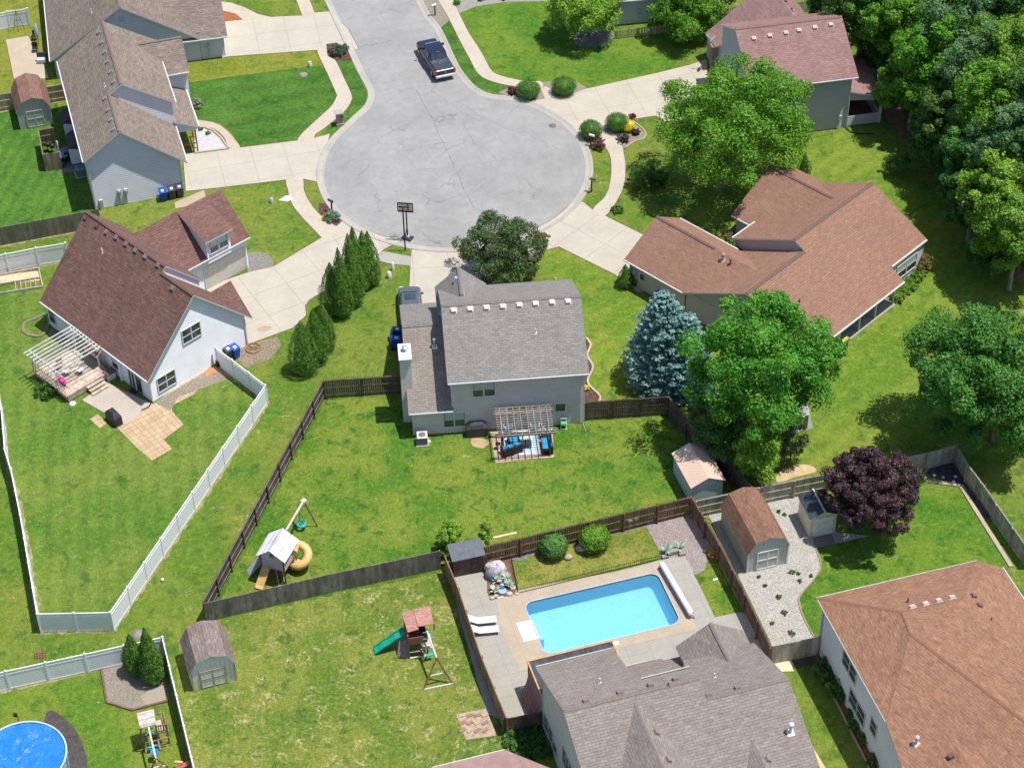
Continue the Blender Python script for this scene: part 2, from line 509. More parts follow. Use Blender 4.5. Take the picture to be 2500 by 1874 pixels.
class House:
    """a thing: Empty at frame origin; parts are built in its local (u, v, z)"""

    def __init__(s, name, label, fr, shing, wallm, trim=WHITE, cat='house'):
        s.fr = fr; s.e = thing(name, label, cat, fr.o, fr.a)
        s.R = MB(); s.W = MB(); s.shing = shing; s.wallm = wallm; s.trim = trim; s.G = Gutters(s); s.ridges = True; c_ = CAPS.get(shing.name, (.16, .11, .09)); s.capm = plain('cap_' + shing.name, c_, .9, .15, 6.0, .1)
        s.vents = []; s.pl = {}

    def face(s, pts, t=.14, key=None, mi=0):
        pts = [Vector(p) for p in pts]; n = Vector((0, 0, 0))
        for i in range(len(pts)):
            a, b = pts[i], pts[(i + 1) % len(pts)]
            n += a.cross(b)
        n.normalize()
        if n.z < 0: pts.reverse(); n = -n
        e = Vector((0, 0, 1)).cross(n)
        e = e.normalized() if e.length > 1e-4 else Vector((1, 0, 0))
        g = n.cross(e)
        k = len(pts)
        uv = [(p.dot(e), p.dot(g)) for p in pts]
        vs = pts + [p - Vector((0, 0, t)) for p in pts]
        fs = [tuple(range(k)), tuple(reversed(range(k, 2 * k)))] + [(i, k + i, k + (i + 1) % k, (i + 1) % k) for i in range(k)]
        s.R.add(vs, fs, [mi] + [1] * (k + 1), [uv] + [[(0, 0)] * len(f) for f in fs[1:]])
        pw = (s.fr.m @ pts[0], (s.fr.m.to_3x3() @ n).normalized())
        if key: s.pl[key] = pw
        return pw

    def block(s, axis, a0, ar, a1, z0, zr, z1, b0, b1, oh0=.35, oh1=.35, ob0=.3, ob1=.3, key='', walls=True, zb=0.0,
              cut=None, gut=(1, 1), mlo=0):
        """gabled block: eaves at a0 / a1 (heights z0 / z1), ridge at ar (zr), running b0..b1"""
        def q(a, b, z): return (a, b, z) if axis == 'u' else (b, a, z)
        if walls:
            prof = [(a0, zb), (a1, zb), (a1, z1 - .08), (ar, zr - .08), (a0, z0 - .08)]
            s.W.extr([q(a, b0, z) for a, z in prof], Vector(q(0, b1 - b0, 0)))
        s0 = (zr - z0) / (ar - a0); s1 = (zr - z1) / (a1 - ar)
        A = (a0 - oh0, z0 - s0 * oh0); B = (a1 + oh1, z1 - s1 * oh1)
        c0, c1 = b0 - ob0, b1 + ob1
        p = s.face([q(A[0], c0, A[1]), q(ar, c0, zr), q(ar, c1, zr), q(A[0], c1, A[1])], key=key + 'lo', mi=mlo)
        r = s.face([q(B[0], c0, B[1]), q(ar, c0, zr), q(ar, c1, zr), q(B[0], c1, B[1])], key=key + 'hi')
        for on, (a, z), sg in ((gut[0], A, -1), (gut[1], B, 1)):
            if on:
                s.G.beam(q(a + sg * .05, c0 + .03, z - .05), q(a + sg * .05, c1 - .03, z - .05), .09, .09)
        if s.ridges: s.ridge(q(ar, c0 + .02, zr), q(ar, c1 - .02, zr))
        return p, r

    def ridge(s, a, b, w_=.3, lift=.05):
        m = MB(); a = Vector(a) + Vector((0, 0, lift)); b = Vector(b) + Vector((0, 0, lift)); d = (b - a).normalized(); q = d.cross(Vector((0, 0, 1))).normalized() * w_ / 2
        n_ = max(1, int((b - a).length / .3))
        for i in range(n_):
            p0 = a.lerp(b, i / n_); p1 = a.lerp(b, (i + 1) / n_); t0, t1 = Vector((0, 0, .0)), Vector((0, 0, .018))
            dn = Vector((0, 0, w_ * .25))
            m.add([p0 + t0, p1 + t1, p1 + q - dn + t1, p0 + q - dn + t0, p0 - q - dn + t0, p1 - q - dn + t1, p0 + q - dn - Vector((0, 0, .06)), p1 + q - dn - Vector((0, 0, .06)), p0 - q - dn - Vector((0, 0, .06)), p1 - q - dn - Vector((0, 0, .06))],
                  [(0, 3, 2, 1), (0, 1, 5, 4), (3, 6, 7, 2), (4, 5, 9, 8), (1, 2, 7, 9, 5), (0, 4, 8, 6, 3)])
        m.build('ridge_cap', s.capm, s.e)

    def vent(s, k, x, y, plane, m, d=(.34, .3, .14), name='roof_vent', kind='box'):
        w_ = onplane(k, x, y, s.pl[plane] if isinstance(plane, str) else plane)
        s.vents.append((s.fr.i @ w_, s.fr.m.to_3x3().inverted() @ (s.pl[plane] if isinstance(plane, str) else plane)[1], m, d, name, kind))

    def window(s, p, wd, z0, z1, facing, m=None, sash=2, blind=None, name='window'):
        """facing: local angle of outward normal; p: (u,v) centre on wall"""
        mat = Matrix.Translation((p[0], p[1], 0)) @ Matrix.Rotation(facing, 4, 'Z')  # local x = outward
        g = MB(); g.M = mat
        g.box((.0, 0, z0), (.04, wd, z1 - z0))
        w_ = g.build(name, glass(), s.e)
        fmb = MB(); fmb.M = mat; t = .08
        h = z1 - z0
        fmb.box((.02, 0, z0 - t), (.09, wd + 2 * t, t)); fmb.box((.02, 0, z1), (.09, wd + 2 * t, t))
        fmb.box((.02, -wd / 2 - t / 2, z0), (.09, t, h)); fmb.box((.02, wd / 2 + t / 2, z0), (.09, t, h))
        for i in range(1, sash): fmb.box((.02, -wd / 2 + wd * i / sash, z0), (.08, .09, h))
        if h > .8: fmb.box((.02, 0, z0 + h / 2 - .025), (.065, wd, .05))
        fmb.build('window_frame', s.trim, w_)
        if blind:
            bl = MB(); bl.M = mat
            for i in range(sash):
                cy = -wd / 2 + wd * (i + .5) / sash
                bl.box((.012, cy, z0 + h / 2 + .04), (.04, wd / sash - .12, h / 2 - .06))
            bl.build('window_blind', blind, w_)
        return w_

    def door(s, p, wd, z0, z1, facing, m, name='door', ribs=0):
        mat = Matrix.Translation((p[0], p[1], 0)) @ Matrix.Rotation(facing, 4, 'Z')
        g = MB(); g.M = mat; g.box((.0, 0, z0), (.06, wd, z1 - z0))
        if ribs:
            for i in range(1, ribs): g.box((.03, 0, z0 + (z1 - z0) * i / ribs - .012), (.012, wd, .02))
        d = g.build(name, m, s.e)
        fm = MB(); fm.M = mat
        for sg in (-1, 1): fm.box((.02, sg * (wd / 2 + .05), z0), (.09, .1, z1 - z0 + .1))
        fm.box((.02, 0, z1), (.09, wd, .1))
        fm.build('door_frame', s.trim, d)
        return d

    def downspout(s, p, z):
        m = MB(); m.box((p[0], p[1], .1), (.09, .07, z - .1)); m.build('downspout', s.trim, s.e)

    def done(s, alt=None):
        r = s.R.build('roof', [s.shing, s.trim, alt or s.shing], s.e)
        if s.W.v: s.W.build('wall', s.wallm, s.e)
        cache = {}
        for p, n, m, d, name, kind in s.vents:
            key = (m.name, d, kind, tuple(round(x, 3) for x in n))
            if key not in cache:
                b = MB()
                q = Vector((0, 0, 1)).rotation_difference(n).to_matrix().to_4x4()
                # turn the box so that it is square to the slope
                e = Vector((0, 0, 1)).cross(n).normalized() if n.z < .999 else Vector((1, 0, 0))
                g = n.cross(e); rot = Matrix((e, g, n)).transposed().to_4x4()
                if kind == 'box':
                    b.M = rot; b.box((0, 0, 0), (d[0] * 1.35, d[1] * 1.35, .012)); b.box((0, 0, .012), d)
                elif kind == 'pipe':
                    b.tube([(0, 0, -.05), (0, 0, d[2])], d[0]); b.M = rot; b.box((0, 0, 0), (d[0] * 4, d[0] * 4, .015))
                elif kind == 'flue':
                    b.tube([(0, 0, -.05), (0, 0, d[2])], d[0]); b.lathe((0, 0, d[2]), [(d[0] * 1.8, 0), (d[0] * 1.8, .06), (.02, .14)], 12)
                    b.M = rot; b.box((0, 0, 0), (d[0] * 4.5, d[0] * 4.5, .02))
                o = b.build(name, m, r); cache[key] = o
            else:
                o = cache[key].copy(); col.objects.link(o)
            o.location = p
        return s.e


def meter(h, p, facing, kind='meter'):
    g = MB(); g.M = Matrix.Translation((p[0], p[1], 0)) @ Matrix.Rotation(facing, 4, 'Z')
    g.box((.09, 0, 1.15), (.16, .3, .42)); g.box((.05, 0, .2), (.07, .07, .95)); g.tube([(.17, 0, 1.42), (.25, 0, 1.42)], .1)
    g.build('utility_meter', plain('meter_grey', (.42, .45, .46), .5), h.e)


def dish(parent, p, head=0.0, s=1.0):
    g = MB(); g.M = Matrix.Translation(p) @ Matrix.Rotation(head, 4, 'Z') @ Matrix.Scale(s, 4)
    g.tube([(0, 0, 0), (0, 0, .35), (.12, 0, .45)], .03)
    m = g.M.copy(); g.M = m @ Matrix.Translation((.15, 0, .5)) @ Matrix.Rotation(R_(50), 4, 'Y')
    g.lathe((0, 0, 0), [(.02, 0), (.2, .03), (.32, .09), (.32, .1), (.2, .045), (.02, .015)], 18)
    g.tube([(.0, 0, 0), (.1, 0, .45)], .018); g.box((.1, 0, .45), (.1, .1, .1))
    return g.build('satellite_dish', plain('dish_grey', (.45, .47, .48), .5), parent)


ROOF_TAUPE = shingle('shingle_taupe', (.26, .205, .17), (.34, .275, .235), (.17, .13, .11), .15, .18)
ROOF_TAUPE2 = shingle('shingle_taupe_dark', (.24, .19, .16), (.32, .26, .22), (.16, .125, .105), .15, .18)
ROOF_RED = shingle('shingle_red_brown', (.21, .11, .09), (.265, .15, .125), (.15, .105, .10), .22, .26)
ROOF_PINK = shingle('shingle_faded_red', (.32, .18, .16), (.38, .235, .215), (.26, .20, .20), .14, .2)
ROOF_GREY = shingle('shingle_grey', (.265, .25, .235), (.325, .305, .285), (.21, .195, .185), .08, .12)
ROOF_BROWN = shingle('shingle_brown', (.37, .215, .145), (.33, .18, .125), (.23, .145, .13), .10, .12)
ROOF_BROWN2 = shingle('shingle_orange_brown', (.35, .185, .112), (.40, .22, .142), (.20, .12, .095), .10, .22)
ROOF_MAUVE = shingle('shingle_mauve_grey', (.285, .24, .215), (.335, .29, .26), (.215, .18, .165), .08, .18)
VENT_PALE = plain('vent_galvanised', (.50,.45,.43), .5)
VENT_BROWN = plain('vent_brown', (.15, .09, .085), .6)
VENT_TAUPE = plain('vent_taupe', (.25, .235, .23), .5)
VENT_PINK = plain('vent_pinkish', (.42, .30, .27), .5)
VENT_MAUVE = plain('vent_mauve', (.24, .17, .165), .5)
PIPE_WHITE = plain('pipe_white', (.62, .62, .61), .4)
FLUE = plain('flue_metal', (.55, .56, .57), .35, metal=.6)
BLIND = plain('window_blind_pale', (.48, .53, .50), .6)
GARAGE_W = plain('garage_door_cream', (.56,.53,.48), .5)
DARKDOOR = plain('door_dark', (.05, .05, .06), .3)

PI = math.pi

# ---- house A: far top-left, grey siding, long taupe roof
f = Frame(P('c1', 1265, 415), R_(11.8))
h = House('bungalow', 'pale sided bungalow with wide taupe roof cut by the top-left edge', f, ROOF_TAUPE2, siding('siding_pale_grey', (.58, .58, .58)))
h.block('u', -12.0, -5.4, 1.35, 2.3, 6.76, 2.45, 0, 14, oh0=.35, oh1=.3, key='m')
h.block('v', .05, 4.2, 8.4, 2.5, 4.75, 2.5, -2.5, 3.6, oh0=.35, ob0=0, ob1=.35, key='g', gut=(1, 0))
h.vent('c1', 617, 85, 'mlo', PIPE_WHITE, (.05, .05, .35), 'pipe_vent', 'pipe')
b = MB(); b.box((-5.35, -.02, 5.1), (.45, .05, .45)); b.build('gable_vent', plain('gable_vent_grey', (.42, .45, .45)), h.e)
meter(h, (2.1, 0), -PI / 2); h.downspout((1.5, -.06), 2.3)
h.done(); dish(h.e, f.i @ onplane('c1', 1375, 245, h.pl['mhi']), R_(200))

# ---- house B: upper-left, taupe roof, blue-grey gable
f = Frame(P('c1', 645, 1412), R_(16.34))
h = House('house', 'blue-grey sided house with taupe roof and a white gravel bed by its porch', f, ROOF_TAUPE, siding('siding_blue_grey', (.58, .59, .63)))
h.block('u', 0, 3.05, 7.65, 5.35, 7.5, 3.7, 0, 5.5, oh0=.3, oh1=.55, ob1=0, key='n')
h.block('u', 0, 4.2, 8.2, 5.35, 8.35, 5.8, 5.5, 15.6, oh0=.3, oh1=.3, ob0=.12, key='f')
h.block('v', 11.4, 13.75, 16.1, 5.0, 6.8, 5.0, 4.8, 10.45, oh0=.3, ob0=0, ob1=.2, key='w', gut=(1, 0))
for pts in ([(8.1, 5.3, 3.75), (8.1, 11.4, 3.75), (10.15, 11.4, 2.85), (10.15, 5.3, 2.85)],): h.face(pts, key='p')
h.W.extr([(8.15, 5.45, 2.45), (10.0, 5.45, 2.45), (10.0, 5.45, 2.8), (8.15, 5.45, 3.6)], (0, .1, 0))
h.G.beam((10.2, 5.35, 2.8), (10.2, 11.3, 2.8), .11, .11)
for k, x, y in (('c1', 668, 222), ('c1', 690, 290), ('c1', 710, 355), ('c1', 728, 420), ('c1', 750, 488), ('c1', 770, 556)): h.vent(k, x, y, 'flo', VENT_TAUPE)
for k, x, y in (('c1', 710, 668), ('c1', 732, 745), ('c1', 750, 812), ('c1', 770, 876)): h.vent(k, x, y, 'nlo', VENT_TAUPE)
h.vent('c1', 708, 585, 'flo', PIPE_WHITE, (.05, .05, .35), 'pipe_vent', 'pipe')
REDPOST = wood('red_stained_post', (.30, .08, .05), (.38, .12, .07))
for v in (5.65, 8.0, 10.6):
    b = MB(); b.box((9.85, v, 0), (.12, .12, 2.85)); b.build('porch_post', REDPOST, h.e)
for a_, b_ in (((8.3, 5.65, .95), (9.85, 5.65, .95)), ((9.85, 5.65, .95), (9.85, 8, .95)), ((9.85, 5.7, 2.3), (9.3, 5.7, 2.75)), ((9.85, 5.7, .3), (8.9, 5.7, .95))):
    b = MB(); b.beam(a_, b_, .07); b.build('porch_rail', REDPOST, h.e)
for (u, v, wd) in ((-.45, 11.4, 2.2), (-.55, 7.6, 2.6)):
    b = MB(); b.box((u, v, .6), (1.0, wd, 1.5)); bb = b.build('bay_window', siding('siding_blue_grey', (.58, .59, .63)), h.e)
    r = MB(); hw = wd / 2 + .15
    r.add([(-1.15, v - hw + .3, 2.05), (-1.15, v + hw - .3, 2.05), (0.1, v + hw, 2.1), (0.1, v - hw, 2.1), (.05, v - hw + .4, 2.8), (.05, v + hw - .4, 2.8)],
          [(0, 1, 5, 4), (1, 2, 5), (3, 0, 4), (0, 3, 2, 1)]); r.build('bay_roof', plain('shingle_charcoal', (.05, .045, .055), .9), bb)
for v in (10.0, 8.9, 5.6):
    b = MB(); b.beam((-.35, v, 5.05), (-1.5, v, 1.9), .06); b.build('awning_arm', WHITE, h.e) if False else None
meter(h, (2.2, 0), -PI / 2); meter(h, (2.75, 0), -PI / 2); h.downspout((.05, -.06), 5.1); h.downspout((7.6, -.06), 3.4)
b = MB(); b.box((.55, -.12, 0), (.3, .22, .95)); b.build('utility_box', plain('meter_grey', (.42, .45, .46), .5), h.e)
h.done()

# ---- house C: left, white with steep red-brown roof
f3 = f = Frame(P('c4', 1030, 1330), R_(44.56))
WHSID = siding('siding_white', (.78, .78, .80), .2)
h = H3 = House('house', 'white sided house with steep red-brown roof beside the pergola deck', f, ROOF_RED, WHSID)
h.block('u', 0, 4.86, 9.37, 2.75, 7.8, 3.1, 0, 3.6, oh0=.3, oh1=.5, ob1=0, key='n', gut=(1, 0))
h.block('u', 0, 5.27, 8.1, 2.75, 8.23, 5.3, 3.6, 13.2, oh0=.3, oh1=.35, ob0=.1, key='f', gut=(1, 0))
s_ = (7.8 - 2.75) / 4.86
h.face([(-.3, 5.3, 2.75 - s_ * .3 + .02), (-.3, 7.0, 2.75 - s_ * .3 + .02), (-1.0, 7.0, 2.75 - s_ * 1.0 + .25), (-1.0, 5.3, 2.75 - s_ * 1.0 + .25)])
h.face([(7.55, 1.95, 5.0), (9.9, 1.95, 5.0), (9.9, -.28, 2.62)], key='s'); h.face([(7.55, 1.95, 5.0), (9.9, 1.95, 5.0), (9.9, 4.15, 2.65)])
h.W.extr([(9.3, .3, 2.9), (9.3, 3.5, 2.9), (9.3, 1.95, 4.5)], (-.1, 0, 0))
h.W.box((4.6, 3.7, 0), (9.5, .2, 2.6))
# garage wing turned a little from the house
a_, b_ = P('c4', 1345, 390, 3.3), P('c4', 1690, 206, 3.3)
fg = Frame(a_, ang_between(a_, b_)); L = (b_ - a_).length
print('garage ang', math.degrees(fg.a), 'L', L, 'ridge', [tuple(round(q, 2) for q in fg.l('c1', 1508, 1290, z)) for z in (5, 5.5, 6)], 'corner', fg.l('c4', 1672, 458))
rel = math.degrees(fg.a) - 44.56
M = f.i @ fg.m
GW = MB(); GR = MB()
hg = House('garage_wing', 'x', Frame(fg.o, fg.a), ROOF_RED, WHSID)
bpy.data.objects.remove(hg.e); hg.e = h.e; hg.G.M = M; hg.ridges = False
hg.block('v', .35, 3.4, 6.4, 3.5, 6.2, 3.5, -4.2, L - .3, oh0=.35, oh1=.3, ob0=0, ob1=.25, key='g', gut=(1, 1))
# shed dormer with the double window
dz0, dz1 = 4.55, 5.45
hg.face([(L - 5.9, .15, dz0), (L - 1.75, .15, dz0), (L - 1.75, 3.3, dz1), (L - 5.9, 3.3, dz1)], key='d') if False else None
p1 = fg.l('c1', 1385, 1640, 5.1); p2 = fg.l('c1', 1565, 1540, 5.1); p3 = fg.l('c1', 1205, 1462, 6.05); p4 = fg.l('c1', 1385, 1362, 6.05)
print('dormer', [tuple(round(q, 2) for q in p) for p in (p1, p2, p3, p4)])
du0, du1 = p1.x, p2.x; dv = p1.y
hg.face([(du0, dv, 5.1), (du1, dv, 5.1), (du1, 3.3, 6.18), (du0, 3.3, 6.18)], key='d')
hg.W.extr([(du0 + .2, dv + .25, 2.75), (du1 - .2, dv + .25, 2.75), (du1 - .2, dv + .25, 5.02), (du0 + .2, dv + .25, 5.02)], (0, .12, 0))
for uu in (du0 + .2, du1 - .2): hg.W.extr([(uu, dv + .3, 2.75), (uu, dv + .3, 5.02), (uu, 3.3, 6.05), (uu, 3.3, 3.5)], (.1 if uu < du1 - 1 else -.1, 0, 0))
for src, dst in ((hg.R, h.R), (hg.W, h.W)):
    dst.M = M; dst.add(src.v, src.f, src.mi, src.uv if src.has_uv else None); dst.M = Matrix.Identity(4)
def gl(p): q = M @ Vector((p[0], p[1], 0)); return (q.x, q.y)
grel = R_(rel)
h.window(gl(((du0 + du1) / 2, dv + .25)), 1.75, 3.6, 4.8, -PI / 2 + grel, sash=2, blind=BLIND)
h.door(gl((L - 2.55, .35)), 4.0, 0.02, 2.15, -PI / 2 + grel, GARAGE_W, 'garage_door', 4)
for k, x, y in (('c4', 582, 85), ('c4', 658, 138), ('c4', 723, 182), ('c4', 790, 218), ('c4', 856, 262), ('c4', 920, 307), ('c4', 985, 348), ('c4', 1070, 405)): h.vent(k, x, y, 'flo', VENT_BROWN if x < 700 else VENT_MAUVE)
h.vent('c4', 1168, 562, 'nlo', VENT_MAUVE)
h.vent('c4', 690, 322, 'flo', PIPE_WHITE, (.05, .05, .3), 'pipe_vent', 'pipe'); h.vent('c4', 688, 306, 'flo', PIPE_WHITE, (.04, .04, .22), 'pipe_vent', 'pipe')
h.window((4.35, 0), 1.65, 3.6, 4.85, -PI / 2, sash=2); h.window((1.5, 0), 1.6, .55, 1.85, -PI / 2, sash=2)
h.window((0, 4.35), .75, .8, 1.9, PI, sash=1, blind=BLIND); h.window((0, 12.55), .75, .6, 1.95, PI, sash=1); h.window((0, 8.8), .75, .9, 1.95, PI, sash=1)
d = h.door((0, 1.85), 1.6, .1, 2.0, PI, glass(), 'patio_door')
g = MB(); g.box((-.06, 1.85, .1), (.06, .1, 1.9)); g.box((-.06, 2.3, .1), (.05, .06, 1.9)); g.build('door_stile', WHITE, d)
h.downspout((-.02, -.06), 2.4); h.downspout((9.3, -.06), 2.6)
h.done()

# ---- house D: centre, two storeys, grey roof
f4 = f = Frame(P('c5', 578, 1555), R_(4.633))
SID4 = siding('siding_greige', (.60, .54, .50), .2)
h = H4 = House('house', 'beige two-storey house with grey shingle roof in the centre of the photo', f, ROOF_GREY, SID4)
h.block('v', 0, 5.2, 10.5, 5.3, 8.0, 5.3, 2.95, 12.8, oh0=.3, oh1=.3, ob0=.25, ob1=.28, key='m', gut=(1, 0))
h.block('v', 0, 6.0, 12.1, 2.6, 5.6, 2.6, 0, 2.95, oh0=.3, oh1=.3, ob0=.26, ob1=.1, key='w', gut=(1, 0), mlo=2)
h.block('u', 2.75, 4.4, 6.2, 5.4, 6.95, 5.4, 7.6, 10.75, oh0=.25, oh1=.25, ob0=0, ob1=.2, key='g', gut=(0, 0))
for x, y in ((850, 712), (960, 703), (1071, 694), (1182, 686), (1292, 676), (1402, 667), (1513, 658), (1621, 652)): h.vent('c5', x, y, 'mlo', VENT_PALE, (.36, .34, .18))
h.vent('c5', 1402, 862, 'mlo', PIPE_WHITE, (.05, .05, .4), 'pipe_vent', 'pipe'); h.vent('c5', 722, 958, 'wlo', FLUE, (.08, .08, .7), 'flue', 'flue')
h.vent('c5', 865, 515, 'glo', FLUE, (.09, .09, .3), 'flue', 'flue')
b = MB(); b.box((-.22, 2.33, 0), (.84, 1.72, 6.15)); c_ = b.build('chimney', SID4, h.e)
b = MB(); b.box((-.22, 2.33, 6.15), (.96, 1.84, .1)); b.build('chimney_cap', plain('cap_white_metal', (.58,.60,.66), .4), c_)
b = MB(); b.tube([(-.2, 2.45, 6.2), (-.2, 2.45, 6.5)], .13); b.lathe((-.2, 2.45, 6.5), [(.22, 0), (.24, .08), (.2, .12), (.02, .16)], 14); b.build('chimney_flue', FLUE, c_)
BL4 = plain('blind_grey_green', (.38, .44, .42), .6)
h.window((5.35, 0), 1.6, 3.45, 4.75, -PI / 2, blind=BL4); h.window((3.1, 0), 1.55, .65, 2.02, -PI / 2, blind=BL4)
h.window((11.0, 0), .72, 1.4, 2.15, -PI / 2, sash=1)
d = h.door((7.85, 0), 1.45, .1, 2.1, -PI / 2, glass(), 'patio_door'); g = MB(); g.box((7.85, -.05, .1), (.1, .06, 2.0)); g.build('door_stile', WHITE, d)
b = MB(); b.box((9.05, -.08, 1.75), (.14, .14, .26)); b.build('wall_lamp', plain('lamp_black', (.02, .02, .02), .4), h.e)
b = MB(); b.box((8.9, -.04, 2.75), (.18, .08, .14)); b.build('dryer_vent', WHITE, h.e)
h.downspout((12.72, -.06), 5.0); h.downspout((.06, -.06), 2.4)
h.done(shingle('shingle_tan_wing', (.28, .245, .21), (.345, .31, .27), (.24, .195, .17), .08, .12))

# ---- house E: right, long brown ranch
f5 = f = Frame(P('c6', 1135, 1035), R_(45.4))
SID5 = siding('siding_mushroom', (.47, .41, .38), .2)
h = H5 = House('ranch_house', 'sprawling ranch house with warm brown roof and screened back porch at right of centre', f, ROOF_BROWN, SID5)
# near block, far block, two wings
sl = .5
def zp(v): return 2.3 + sl * (v + .45)
h.face([(-1.1, -.45, 2.3), (9.5, -.45, 2.3), (9.5, .95, zp(.95)), (14.35, .95, zp(.95)), (14.35, 6.6, zp(6.6)), (4.0, 6.6, zp(6.6)), (4.0, 5.5, zp(5.5)), (-3.2, 5.5, zp(5.5)), (-3.2, 2.2, zp(2.2)), (-1.1, 2.2, zp(2.2))], key='near')
h.face([(-3.2, 5.5, zp(5.5)), (4.0, 5.5, zp(5.5)), (4.0, 11.4, zp(5.5) - .5 * 5.9), (-3.5, 11.4, zp(5.5) - .5 * 5.9)], key='nb')
zf = zp(6.6)
h.face([(4.0, 6.6, zf), (14.35, 6.6, zf), (14.35, 12.6, zf - .5 * 6), (4.0, 12.6, zf - .5 * 6)], key='fb')
h.ridge((-3.15, 5.5, zp(5.5)), (4.0, 5.5, zp(5.5))); h.ridge((4.05, 6.6, zf), (14.3, 6.6, zf))
h.W.extr([(4.15, 5.3, 4.4), (4.15, 6.6, zf - .12), (4.15, 12.4, zf - 3.05), (4.15, 12.4, 2.3), (4.15, 11.2, 2.0)], (.1, 0, 0))
h.W.extr([(4.1, 12.3, 0), (4.1, 12.3, 2.75), (14.1, 12.3, 2.75), (14.1, 12.3, 0)], (0, -.12, 0))
h.block('u', 7.1, 11.4, 15.1, 2.65, 5.0, 2.75, 8.0, 14.6, oh0=.35, oh1=.3, ob0=0, ob1=.3, key='w1', gut=(1, 0))
h.block('u', -3.2, .36, 3.0, 2.5, 4.5, 2.9, 11.4, 17.2, oh0=.3, oh1=.3, ob0=0, ob1=.35, key='w2', gut=(1, 1))
h.face([(-3.5, 11.4, 2.33), (.36, 11.4, 4.5), (.36, 7.0, 4.5)], key='w2v'); h.face([(3.3, 11.4, 2.72), (.36, 11.4, 4.5), (.36, 7.0, 4.5), (3.3, 10.6, 2.75)])
h.W.box((-.0, 8.5, 0), (6.3, 5.6, 2.3)); h.W.extr([(-3.1, 2.4, 0), (-3.1, 11.2, 0), (-3.1, 11.2, 2.35), (-3.1, 5.5, zp(5.5) - .15), (-3.1, 2.4, zp(2.4) - .15)], (.15, 0, 0))
h.W.box((2.0, 2.3, 0), (6, .2, 2.6)); h.W.box((5.6, 6.2, 0), (17.0, 8.2, 2.4)); h.W.box((11.85, 4.5, 0), (4.6, 7.0, 2.75)); h.W.box((.9, .65, 0), (1.8, 1.3, 2.3)); h.W.box((13.0, 4.0, 2.75), (1.5, 3, .01))
h.W.extr([(14.1, 1.0, 0), (14.1, 12.3, 0), (14.1, 12.3, 2.75), (14.1, 6.6, zf - .15), (14.1, 1.0, zp(1.0) - .15)], (-.12, 0, 0))
h.G.beam((-1.0, -.5, 2.24), (9.45, -.5, 2.24), .11, .12); h.G.beam((9.6, .9, zp(.95) - .06), (14.3, .9, zp(.95) - .06), .11, .12)
h.G.beam((4.1, 12.66, zf - 3.06), (7.0, 12.66, zf - 3.06), .11, .12)
for u in (1.85, 4.45, 6.55, 8.95):
    b = MB(); b.box((u, .02, 0), (.14, .14, 2.3)); b.build('porch_post', WHITE, h.e)
b = MB(); b.box((5.4, .55, 0), (7.3, 1.5, .1)); b.build('porch_floor', concrete('concrete_porch', (.55, .52, .46)), h.e)
SCREEN = plain('porch_screen', (.06, .07, .085), .5)
b = MB(); b.box((5.4, 1.28, .1), (7.0, .04, 2.2)); b.build('porch_screen', SCREEN, h.e)
h.window((.95, 0), 1.5, .8, 1.95, -PI / 2, sash=2); h.window((11.9, 1.0), 2.6, .9, 2.25, -PI / 2, sash=2, blind=BL4)
h.window((-3.2, 15.8), .5, 1.0, 1.6, PI, sash=1); meter(h, (-3.2, 16.6), PI)
h.vent('c6', 455, 372, 'w2lo', VENT_PINK, (.09, .09, .55), 'flue', 'flue'); h.vent('c6', 506, 400, 'w2lo', VENT_BROWN, (.06, .06, .4), 'flue', 'flue')
h.vent('c6', 972, 655, 'near', VENT_BROWN, (.06, .06, .3), 'pipe_vent', 'pipe')
for v in (7.2, 12.0): pass
h.done()

# ---- house F: top-right, faded red roof
f = Frame(P('c3', 990, 895), R_(10.34))
SID6 = siding('siding_sage_grey', (.46, .475, .47), .2)
h = House('house', 'grey-green two-storey house with faded red roof and covered side porch near the woods', f, ROOF_PINK, SID6)
h.block('v', 0, 5.2, 9.6, 5.55, 8.15, 5.9, -4.9, 4.1, oh0=.35, oh1=.3, ob0=.25, ob1=.45, key='m', gut=(1, 0))
h.face([(4.1, -.1, 3.75), (7.35, -.1, 2.8), (7.35, 6.2, 2.8), (4.1, 6.2, 3.75)], key='p')
h.W.extr([(4.1, .1, 2.75), (7.2, .1, 2.35), (7.2, .1, 2.75), (4.1, .1, 3.65)], (0, .1, 0))
for v in (.05, 5.9):
    b = MB(); b.box((7.05, v, 0), (.14, .14, 2.8)); b.build('porch_post', WHITE, h.e)
b = MB(); b.box((5.55, .05, .1), (2.9, .1, 1.0)); b.build('porch_railing', SID6, h.e)
b = MB(); b.box((7.0, 3.0, .1), (.1, 5.8, 1.0)); b.build('porch_railing', SID6, h.e)
b = MB(); b.box((5.55, 3.0, .0), (2.9, 5.7, .25)); b.build('porch_floor', wood('deck_reddish', (.14, .06, .045), (.18, .08, .06)), h.e)
q1 = f.l('c3', 335, 225, 2.5); q2 = f.l('c3', 400, 315, 2.5); r1 = f.l('c3', 1000, 200, 6.3); r2 = f.l('c3', 758, -123, 6.3)
pl = h.face([q1, q2, r1, r2], key='x')
e1 = f.l('c3', 1095, 200, 4.7); e2 = f.l('c3', 850, -123, 4.7)
h.face([r2, r1, e1, e2], key='y')
h.W.extr([(q2.x + .35, q2.y + .1, 0), (q2.x + .35, q2.y + .1, 2.5), (-3.2, 9.2, 3.7), (-3.2, 9.2, 0)], (-.05, .3, 0))
h.W.extr([(q1.x + .25, q1.y, 0), (q1.x + .25, q1.y, 2.45), (q2.x + .3, q2.y + .2, 2.45), (q2.x + .3, q2.y + .2, 0)], (.2, 0, 0))
h.W.box((1.0, 12.5, 0), (4.5, 5.5, 3.6))
